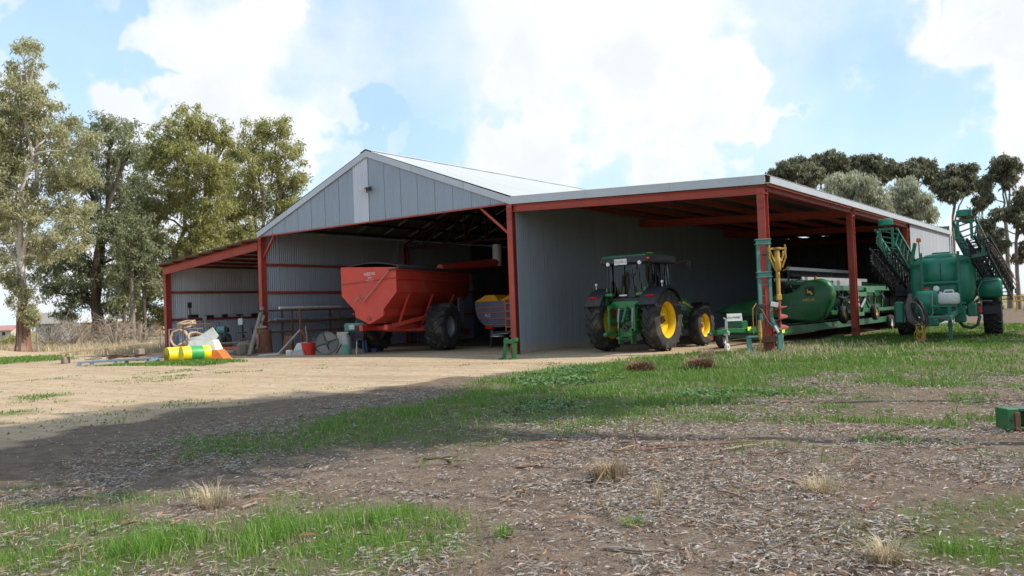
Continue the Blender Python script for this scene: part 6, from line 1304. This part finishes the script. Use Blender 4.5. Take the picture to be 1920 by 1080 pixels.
# far buildings
def house(name, label, D, px, py, L_, W_, h, rh, wallm, roofm, wins, over=.5):
    g0 = px_at(px, py, D); g0.z = gzf(g0.x, g0.y); t = thing(name, label, 'house', tuple(g0), math.atan2(cr.y, cr.x))
    b = MB(); b.box((0, 0, h / 2), (L_, W_, h), None, .02)
    b.prism([(-W_ / 2, h - .02), (W_ / 2, h - .02), (0, h + rh - .15)], -L_ / 2 + .02, L_ / 2 - .02, Matrix(((0, 0, 1, 0), (1, 0, 0, 0), (0, 1, 0, 0), (0, 0, 0, 1)))); b.build('wall', M[wallm], t)
    for s in (-1, 1):
        b = MB(); b.loft([[(-L_ / 2 - over, s * (W_ / 2 + over), h - .15), (-L_ / 2 - over, s * (W_ / 2 + over), h - .08), (-L_ / 2 - over, 0, h + rh + .07), (-L_ / 2 - over, 0, h + rh)], [(L_ / 2 + over, s * (W_ / 2 + over), h - .15), (L_ / 2 + over, s * (W_ / 2 + over), h - .08), (L_ / 2 + over, 0, h + rh + .07), (L_ / 2 + over, 0, h + rh)]]); b.build('roof', M[roofm], t)
    for (x, z, w, hh) in wins:
        b = MB(); b.box((x, -W_ / 2 - .02, z), (w, .06, hh)); wf = b.build('window', M['white'], t); b = MB(); b.box((x, -W_ / 2 - .055, z), (w - .16, .03, hh - .16)); b.build('pane', M['black'], wf)
    return t
house('farm_house', 'long farm house with pale white roof beyond the slender trees', 105, 250, 628, 10, 6, 2.4, 1.0, 'tan', 'white', ((3.0, 1.4, 1.3, 1.1), (-1.0, 1.4, 1.1, 1.1)), .7)
house('old_cottage', 'small grey gabled cottage half hidden by the dark trunk', 118, 108, 632, 3.6, 4.5, 2.5, 1.4, 'grey', 'oldroof', ((0, 1.5, .9, 1.0),))
house('small_hut', 'little white hut with a dull pink roof at the far left edge', 130, 12, 636, 3.0, 2.6, 1.7, .6, 'cream', 'pinkrod', ((.4, 1.1, .7, .7),), .3)
lw = thing('low_wall', 'low pale retaining wall before the farm house', 'wall', tuple(px_at(225, 642, 68).xy) + (0,), math.atan2(cr.y, cr.x)); b = MB(); b.box((0, 0, .3), (8, .3, .6)); b.build('wall', M['cream'], lw)
# yellow implement far right
yi = thing('yellow_implement', 'small yellow farm implement frame far off at the right edge', 'implement', tuple(px_at(1918, 590, 70).xy) + (0,), .5)
for x in (-.5, .1, .6):
    b = MB(); b.tube([(x, 0, 0), (x + .1, 0, .8), (x - .05, 0, 1.3)], .07, 7); b.build('tine', M['augyel'], yi)
b = MB(); b.bar((-.7, 0, .9), (.8, 0, .95), .12, .12); b.bar((-.5, 0, 1.3), (.6, 0, 1.25), .1, .1); b.build('frame', M['augyel'], yi)
# shade trees beside the photographer, right of the view, plus an added sky-blocking row
def shade_tree(label, x, y, h, rc, seed, lo=.35, ncl=150):
    rng = np.random.default_rng(seed); rd = random.Random(seed); t = thing('unseen_shade_tree', label, 'tree', (x, y, 0), 0, 'windbreak gum trees right of the view'); tw = MB(); tw.tube([(0, 0, -.2), (.1, .1, h * .3), (.2, 0, h * .62), (.1, -.1, h * .9)], [.15, .12, .09, .03], 9)
    u = rng.normal(size=(ncl, 3)); u /= np.linalg.norm(u, axis=1)[:, None]; cc = u * rng.uniform(.45, 1, (ncl, 1)) * np.array([[rc, rc, h * (1 - lo) / 2]]) + np.array([[0, 0, h * (1 + lo) / 2]])
    for q in cc[::6]: tw.tube([(.15, 0, max(h * .25, q[2] * .75 - 1)), Vector(q) * .6 + Vector((0, 0, q[2] * .3)), q], [.09, .05, .015], 5)
    tw.build('trunk', M['bark_pale'], t); v, f = leaf_cloud(cc, np.full((ncl, 3), .9), 62, .46, .17, .6, rng); link('crown', np_mesh('crown', v, f, M['lf_dark']), t)
SHT = [('windbreak gum nearest the sprayer side', 22.4, -9.3, 17.2, 3.2, .66, 130), ('windbreak gum casting shade on the yard edge', 22.3, -13.4, 17.5, 3.4, .64, 150), ('sparse windbreak gum east of the sprayer', 27.5, 13.0, 18.5, 4.4, .45, 95)]
for i, (lb, x, y, h, rc, lo, nc) in enumerate(SHT): shade_tree(lb, x, y, h, rc, 90 + i, lo, nc)
for i in range(8):  # made-up row that blocks low eastern sky and darkens the lean-to interior
    shade_tree('dense unseen gum added east of the shed to block the low sky', 35 + 2.5 * (i % 2), 1 + 5.5 * i, 13.5, 4.4, 110 + i, .08, 170)
# ------------------------------------------------------------------ grass, litter, sticks
G2 = np.random.default_rng(11)
def blades(x, y, h, w, lean=.45, rng=G2):
    n = len(x); z = gz(x, y) - .01; az = rng.uniform(0, 2 * np.pi, n); fa = rng.uniform(0, 2 * np.pi, n)
    d = np.stack([np.cos(az), np.sin(az), np.zeros(n)], 1); s = np.stack([np.cos(fa), np.sin(fa), np.zeros(n)], 1) * (w / 2)[:, None]
    ln = (rng.uniform(.1, 1, n) * lean * h)[:, None]; p0 = np.stack([x, y, z], 1); up = np.array([[0, 0, 1.0]])
    p1 = p0 + d * ln * .3 + up * (h * .55)[:, None]; p2 = p0 + d * ln + up * (h * .95)[:, None]
    v = np.stack([p0 - s, p0 + s, p1 + s * .75, p1 - s * .75, p2 + s * .12, p2 - s * .12], 1).reshape(-1, 3)
    o = (np.arange(n) * 6)[:, None]; f = np.concatenate([o + np.array([[0, 1, 2, 3]]), o + np.array([[3, 2, 4, 5]])], 0); return v, f
def scatter(zn, n, soft=.5, rag=.9, power=1.0, extra=None):
    P_ = np.array(ZONES[zn]); lo, hi = P_.min(0) - .6, P_.max(0) + .6; x = G2.uniform(lo[0], hi[0], n); y = G2.uniform(lo[1], hi[1], n); m = zone(zn, x, y, soft, rag) ** power
    if extra is not None: m = m * extra(x, y)
    k = G2.random(n) < m; return x[k], y[k]
M['grass'] = leaf_mat('green_grass_blade', (.085, .185, .028), (.20, .32, .060), .4)
M['grass_lush'] = leaf_mat('lush_grass_blade', (.095, .22, .025), (.22, .37, .06), .4)
M['dryblade'] = leaf_mat('dry_grass_blade', (.42, .33, .19), (.58, .48, .32), .3)
M['weed'] = leaf_mat('blue_green_weed', (.08, .165, .055), (.17, .28, .11), .25)
M['litterleaf'] = leaf_mat('grey_dry_gum_leaf', (.19, .152, .125), (.41, .37, .33), .12)
M['brownleaf'] = leaf_mat('brown_dry_gum_leaf', (.13, .070, .040), (.34, .19, .11), .12)
tuft = lambda s, sd, a, b_: (lambda x, y: sm((vnoise(x, y, s, sd) - a) / (b_ - a)))
def dist_cam(x, y): return np.hypot(x - CAMP.x, y - CAMP.y)
def make_grass(name, label, sets, matn, cat=None):
    V = []; F = []; o = 0
    for (x, y, h0, h1, wk, lean) in sets:
        d = dist_cam(x, y); n = len(x); hh = G2.uniform(h0, h1, n) * (.55 + .8 * vnoise(x, y, .45, 31)); w = wk * (.0045 + .00085 * d) * G2.uniform(.7, 1.4, n)
        v, f = blades(x, y, hh, w, lean); V.append(v); F.append(f + o); o += len(v)
    ob = link(name, np_mesh(name, np.concatenate(V), np.concatenate(F), M[matn])); tag(ob, label, None, None, 'stuff')
lawn = scatter('lawn', 180000, .7, 1.5, 1, lambda x, y: .25 + .75 * sm((vnoise(x, y, .55, 41) - .25) / .4))
lawn2 = scatter('lawn', 16000, .5, 1.2, 1, tuft(.8, 42, .60, .75))
lawnr = scatter('lawnr', 90000, 1.2, 1.5, 1, lambda x, y: .06 + .75 * sm((vnoise(x, y, 1.2, 43) * .6 + vnoise(x, y, .4, 44) * .4 - .36) / .25))
make_grass('lawn_grass', 'green grass strip running from the yard towards the sprayer', [(*lawn, .05, .13, .75, .7), (*lawn2, .10, .20, .75, .6), (*lawnr, .05, .12, 1.0, .7)], 'grass')
pa = scatter('patchy', 30000, .8, 1.2, 1, tuft(.7, 45, .52, .72)); pb = scatter('patch2', 26000, .6, 1.0, 1, tuft(.5, 46, .60, .76))
make_grass('sparse_grass', 'thin green grass tufts among the fallen leaves', [(*pa, .04, .11, 1.0, .7), (*pb, .05, .13, 1.0, .6)], 'grass')
fa_ = scatter('fgA', 42000, .8, 1.5, 1, lambda x, y: .08 + .92 * sm((vnoise(x, y, .33, 47) * .65 + vnoise(x, y, .12, 67) * .35 - .38) / .25)); fb = scatter('fgB', 60000, .8, 1.5, 1, lambda x, y: .08 + .92 * sm((vnoise(x, y, .33, 48) * .65 + vnoise(x, y, .12, 68) * .35 - .38) / .25)); fc = scatter('fgC', 9000, .3, .5, 1, tuft(.2, 49, .35, .6)); fd = scatter('fgD', 6000, .3, .5, 1, tuft(.15, 50, .4, .62))
make_grass('foreground_grass', 'bright green grass clumps in the near foreground', [(*fa_, .035, .10, .42, .7), (*fb, .045, .135, .42, .7), (*fc, .04, .10, .45, .7), (*fd, .03, .08, .45, .7)], 'grass_lush')
s1 = scatter('farL', 9000, .8, 1.2); s2 = scatter('drumg', 12000, .7, 1.2, 1, lambda x, y: np.where(y > -4.2, 0, 1.)); s3 = scatter('strip2', 900, .3, .4); s4 = scatter('strip3', 900, .3, .4)
x_ = G2.uniform(-12, 8, 60000); y_ = G2.uniform(-19, -4.5, 60000); k_ = G2.random(60000) < sm((vnoise(x_, y_, 1.6, 51) * .6 + vnoise(x_, y_, .45, 52) * .4 - .66) / .12) * .8
make_grass('yard_grass', 'thin green grass strips and tufts on the sandy yard', [(*s1, .06, .14, 1.2, .6), (*s2, .05, .12, 1.1, .6), (*s3, .03, .07, 1, .7), (*s4, .03, .07, 1, .7), (x_[k_], y_[k_], .02, .05, .9, .8)], 'grass')
ld = scatter('lawn', 5000, .9, 1.5, 1, lambda x, y: .35 + .65 * vnoise(x, y, .5, 66)); fgd = scatter('fgB', 2600, .6, 1.2); fgd2 = scatter('fgA', 1800, .6, 1.2)
db = scatter('drybelt', 170000, 1.5, 2, 1, lambda x, y: (dist_cam(x, y) < 85) * (.35 + .65 * sm((vnoise(x, y, 2.5, 53) - .3) / .3)))
e1 = scatter('lawnr', 7000, 1.5, 1.5, 1, tuft(1.3, 54, .6, .75)); e2 = scatter('patchy', 8000, 1, 1, 1, tuft(.6, 55, .6, .75))
xx = G2.normal(10.6, 1.5, 3500); yy = G2.normal(-.2, 2.4, 3500); q_ = xx > 8.9
make_grass('dry_grass', 'straw coloured dry grass along the fence and shed posts', [(*db, .25, .6, .8, .6), (*ld, .04, .11, .8, .9), (*fgd, .04, .12, .4, .9), (*fgd2, .04, .1, .4, .9), (*e1, .04, .12, .9, .9), (*e2, .03, .09, .9, .9), (xx[q_], yy[q_], .06, .22, .8, .7)], 'dryblade')
# blue green broad leaved weeds
def weeds(sets):
    V = []; F = []; o = 0
    for (x, y, r) in sets:
        n = len(x); per = 9; X = np.repeat(x, per); Y = np.repeat(y, per); a = G2.uniform(0, 6.283, n * per); L_ = r * G2.uniform(.6, 1.3, n * per); z = gz(X, Y) + G2.uniform(.01, .06, n * per); el = G2.uniform(.1, .7, n * per)
        d = np.stack([np.cos(a) * np.cos(el), np.sin(a) * np.cos(el), np.sin(el)], 1) * L_[:, None]; s = np.stack([-np.sin(a), np.cos(a), 0 * a], 1) * (L_ * .34)[:, None]; c = np.stack([X, Y, z], 1)
        v = np.stack([c, c + d * .55 + s, c + d, c + d * .55 - s], 1).reshape(-1, 3); V.append(v); F.append(np.arange(len(v)).reshape(-1, 4) + o); o += len(v)
    tag(link('broadleaf_weeds', np_mesh('broadleaf_weeds', np.concatenate(V), np.concatenate(F), M['weed'])), 'blue green broad leaved weeds in the grass strip', None, None, 'stuff')
weeds([(*scatter('weedA', 1500, .6, 1.4, 1, tuft(.9, 57, .45, .6)), .09), (*scatter('weedB', 900, .5, 1.0, 1, tuft(.5, 58, .35, .55)), .06), (*scatter('weedC', 600, .5, 1, 1, tuft(.5, 59, .35, .55)), .06)])
# leaf litter
def litter(name, label, n, matn, l0, l1, wid, seed, lift):
    g = np.random.default_rng(seed); d = g.uniform(3.4, 19, n); a = g.uniform(-.78, .78, n); fw = math.atan2(cf.y, cf.x); x = CAMP.x + d * np.cos(fw - a); y = CAMP.y + d * np.sin(fw - a)
    m = sm((-sdist(x, y, ZONES['sand']) - .8 + (vnoise(x, y, .9, 64) - .5) * 1.6) / 2.2) * (1 - .75 * zone('lawn', x, y, .8)) * (1 - .85 * np.clip(zone('fgA', x, y) + zone('fgB', x, y), 0, 1)) * (.12 + .88 * sm((vnoise(x, y, 1.3, 61) * .45 + vnoise(x, y, .35, 62) * .3 + vnoise(x, y, .14, 63) * .25 - .38) / .2))
    k = g.random(n) < m; x, y, d = x[k], y[k], d[k]; n = len(x)
    L_ = g.uniform(l0, l1, n); w = wid * g.uniform(.7, 1.4, n) * (1 + .012 * d); az = g.uniform(0, 6.283, n); el = g.normal(0, .22, n) + .1; cv = g.normal(0, .35, n); roll = g.normal(0, .6, n)
    f0 = np.stack([np.cos(az), np.sin(az), 0 * az], 1); s0 = np.stack([-np.sin(az), np.cos(az), 0 * az], 1); up = np.array([[0, 0, 1.]])
    c = np.stack([x, y, gz(x, y) + .012 + g.uniform(0, lift, n)], 1); s = (s0 * np.cos(roll)[:, None] + up * np.sin(roll)[:, None]) * (w / 2)[:, None]
    def pt(t): return c + f0 * (L_ * (t - .5))[:, None] + s0 * (cv * L_ * (t - .5) ** 2)[:, None] * 1.6 + up * (el * L_ * (t - .2) * .6 + .25 * L_ * (.25 - (t - .5) ** 2))[:, None]
    A, B_, D_, E_ = pt(0), pt(.33), pt(.70), pt(1)
    v = np.stack([A - s * .15, A + s * .15, B_ + s, B_ - s, D_ + s * .85, D_ - s * .85, E_ + s * .06, E_ - s * .06], 1).reshape(-1, 3); o = (np.arange(n) * 8)[:, None]
    f = np.concatenate([o + np.array([[0, 1, 2, 3]]), o + np.array([[3, 2, 4, 5]]), o + np.array([[5, 4, 6, 7]])], 0)
    tag(link(name, np_mesh(name, v, f, M[matn], True)), label, None, None, 'stuff')
litter('leaf_litter', 'grey dry gum leaves strewn over the foreground soil', 190000, 'litterleaf', .025, .075, .0085, 71, .025)
litter('brown_leaf_litter', 'brown dry leaves and bark strips among the grey litter', 36000, 'brownleaf', .03, .09, .010, 72, .015)
litter('bark_strips', 'long brown bark strips among the leaf litter', 1500, 'brownleaf', .14, .40, .016, 73, .02)
litter('straw_litter', 'pale straw stems lying flat among the leaf litter', 22000, 'dryblade', .06, .20, .0032, 74, .02)
# bark crumbs and clods
b = MB(); n = 2600; d = G2.uniform(3.6, 18, n); a = G2.uniform(-.75, .75, n); fw = math.atan2(cf.y, cf.x); X = CAMP.x + d * np.cos(fw - a); Y = CAMP.y + d * np.sin(fw - a); Zz = gz(X, Y)
tet = np.array([[1, 0, -.3], [-.6, .9, -.3], [-.5, -.8, -.3], [.1, .1, .8]]); sc_ = G2.uniform(.006, .026, (n, 1, 1)); rr = G2.uniform(0, 6.28, n); rot = np.stack([np.stack([np.cos(rr), -np.sin(rr), 0 * rr], 1), np.stack([np.sin(rr), np.cos(rr), 0 * rr], 1), np.stack([0 * rr, 0 * rr, 1 + 0 * rr], 1)], 1)
vv = np.einsum('nij,kj->nki', rot, tet) * sc_ * G2.uniform(.6, 1.5, (n, 4, 1)) + np.stack([X, Y, Zz + .012], 1)[:, None]; ff = (np.arange(n) * 4)[:, None, None] + np.array([[0, 1, 3], [1, 2, 3], [2, 0, 3]])[None]
M['clod'] = mat('soil_clod', (.16, .115, .08), .95, var=.2, island=.5)
tag(link('soil_clods', np_mesh('soil_clods', vv.reshape(-1, 3), ff.reshape(-1, 3), M['clod'])), 'small clods and bark crumbs on the soil', None, None, 'stuff')
n = 7000; X = G2.uniform(-22, 9, n); Y = G2.uniform(-21, -3, n); Zz = gz(X, Y); sc_ = G2.uniform(.006, .02, (n, 1, 1)) ; rr = G2.uniform(0, 6.28, n); rot = np.stack([np.stack([np.cos(rr), -np.sin(rr), 0 * rr], 1), np.stack([np.sin(rr), np.cos(rr), 0 * rr], 1), np.stack([0 * rr, 0 * rr, 1 + 0 * rr], 1)], 1)
vv = np.einsum('nij,kj->nki', rot, tet) * sc_ * G2.uniform(.6, 1.5, (n, 4, 1)) + np.stack([X, Y, Zz + .01], 1)[:, None]; ff = (np.arange(n) * 4)[:, None, None] + np.array([[0, 1, 3], [1, 2, 3], [2, 0, 3]])[None]
M['stone'] = mat('yard_stone', (.30, .225, .155), .9, var=.2, island=.6)
tag(link('yard_pebbles', np_mesh('yard_pebbles', vv.reshape(-1, 3), ff.reshape(-1, 3), M['stone'])), 'small stones and clods scattered over the sandy yard', None, None, 'stuff')
# single fallen sticks
SK = [(15.04, -17.33, 1.5, 15, 'longest brown stick lying across the litter in the middle foreground', 'rust'), (15.5, -17.2, .8, 35, 'paler stick just right of the longest stick', 'timber'), (14.7, -17.5, .55, -30, 'short dark stick at the left end of the longest stick', 'rust'), (17.2, -19.0, .45, 50, 'reddish bark strip near the right foreground grass', 'rust'), (14.1, -18.9, .3, 10, 'short red brown bark strip left of the long stick', 'rust'), (17.4, -16.2, .5, 25, 'red brown stick near the green implement bar', 'rust'), (12.9, -21.2, .25, 70, 'small stick beside the left foreground grass', 'timber'), (16.3, -20.9, .4, -20, 'thin grey stick in the lower right litter', 'timber')]
for (x, y, L_, an, lb, mt) in SK:
    a = rad(an) + math.atan2(cr.y, cr.x); rd = random.Random(int(x * 100)); pts = []
    for i in range(6):
        t = i / 5 - .5; px_, py_ = x + math.cos(a) * L_ * t + .03 * L_ * rd.uniform(-1, 1), y + math.sin(a) * L_ * t + .03 * L_ * rd.uniform(-1, 1); pts.append((px_ - x, py_ - y, gzf(px_, py_) - gzf(x, y) + .02 + .01 * rd.random()))
    b = MB(); b.tube(pts, [.009, .013, .012, .011, .009, .005], 6); o = b.build('fallen_stick', M[mt]); o.location = (x, y, gzf(x, y)); tag(o, lb, 'stick', 'fallen sticks in the leaf litter')
o = MB().tube([(0, 0, 0), (-.03, .01, .12), (-.05, .0, .26)], [.009, .007, .004], 6).build('upright_twig', M['rust']); o.location = (14.55, -17.62, gzf(14.55, -17.62)); tag(o, 'dark twig poking up at the left end of the longest stick', 'twig')
# gum leaf sprig, brown bush, straw clumps
sg = thing('leaf_sprig', 'fresh green gum leaf sprig lying on the bare soil', 'sprig', (13.2, -19.24, gzf(13.2, -19.24) + .02), .4)
b = MB(); b.tube([(-.22, 0, .02), (0, .02, .05), (.25, .0, .03)], .006, 5); b.build('stem', M['rust'], sg)
lm = MB(); lm.loft([[(0, -.004, 0), (0, .004, 0)], [(.05, -.016, .01), (.05, .016, .01)], [(.11, -.012, .008), (.11, .012, .008)], [(.17, -.002, -.01), (.17, .002, -.01)]], None, False); M['lf_sprig'] = leaf_mat('fresh_leaf', (.20, .27, .10), (.34, .42, .2), .2); lme = lm.mesh('leaf', M['lf_sprig'])
for k in range(15):
    o = link('leaf', lme, sg, None, (R.uniform(-.22, .25), R.uniform(-.02, .02), R.uniform(.02, .06)), (R.uniform(-.6, .6), R.uniform(-.2, .5), R.uniform(-2.6, -.5) if k % 2 else R.uniform(.5, 2.6))); o.scale = (R.uniform(.8, 1.4),) * 3
def clump(name, label, x, y, n, h, spread, matn, cat, lean=1.2, wk=.006, group=None):
    xx = G2.normal(0, spread * .35, n); yy = G2.normal(0, spread * .35, n); hh = h * G2.uniform(.4, 1.0, n); az = np.arctan2(yy, xx) + G2.normal(0, .5, n); zb_ = np.zeros(n)
    s = np.stack([-np.sin(az), np.cos(az), 0 * az], 1) * wk / 2; p0 = np.stack([xx * .5, yy * .5, zb_ - .02], 1); dd = np.stack([np.cos(az), np.sin(az), 0 * az], 1); ln = (hh * lean * G2.uniform(.1, 1, n))[:, None]; up = np.array([[0, 0, 1.]])
    p1 = p0 + dd * ln * .35 + up * (hh * .7)[:, None]; p2 = p0 + dd * ln + up * (hh * G2.uniform(.55, 1.05, n))[:, None]
    v = np.stack([p0 - s, p0 + s, p1 + s * .8, p1 - s * .8, p2 + s * .2, p2 - s * .2], 1).reshape(-1, 3); o_ = (np.arange(n) * 6)[:, None]; f = np.concatenate([o_ + np.array([[0, 1, 2, 3]]), o_ + np.array([[3, 2, 4, 5]])], 0)
    o = link(name, np_mesh(name, v, f, M[matn])); o.location = (x, y, gzf(x, y)); tag(o, label, cat, group); return o
clump('dry_weed', 'round brown dried weed on bare soil in the middle foreground', 15.0, -19.0, 900, .20, .34, 'brownleaf', 'weed', 1.0, .0035)
clump('dry_weed', 'tan haze of dry stems over the round brown dried weed', 15.05, -19.05, 500, .22, .36, 'dryblade', 'weed', .9, .003)
clump('straw_tuft', 'dry straw tuft between the two foreground grass clumps', 12.6, -21.35, 260, .26, .40, 'dryblade', 'tuft', 1.3, .005)
clump('straw_tuft', 'pale straw tuft in the right foreground litter', 16.75, -18.7, 320, .18, .34, 'dryblade', 'tuft', 1.5, .005)
clump('straw_tuft', 'dry straw tuft lowest at the bottom right', 17.62, -20.35, 240, .20, .20, 'dryblade', 'tuft', 1.3, .005)
clump('straw_tuft', 'dry straw tuft beside the jockey wheel on the sand edge', 8.95, -3.0, 320, .42, .45, 'dryblade', 'tuft', .6, .014)
clump('dry_stalk', 'thin upright dry stalk left of centre in the foreground litter', 15.9, -19.8, 40, .30, .06, 'dryblade', 'stalk', .35, .006)
clump('dead_weed', 'purple brown dead weed mound in the grass near the tractor', 9.15, -7.4, 700, .34, .8, 'brownleaf', 'weed', 1.0, .016)
clump('dead_weed', 'purple brown dead weed mound right of the other in the grass', 10.25, -6.4, 700, .38, .7, 'brownleaf', 'weed', 1.0, .016)
clump('green_tuft', 'small green tuft of long blades in the lower left litter', 15.35, -21.0, 60, .16, .14, 'grass_lush', 'tuft', 1.2, .007)
clump('green_tuft', 'pale green tuft right of the lower left litter tuft', 16.0, -20.35, 60, .13, .16, 'grass', 'tuft', 1.8, .007)
if 0: print('TRIS', sum(len(o.data.loops) - 2 * len(o.data.polygons) for o in SC.objects if o.type == 'MESH'))
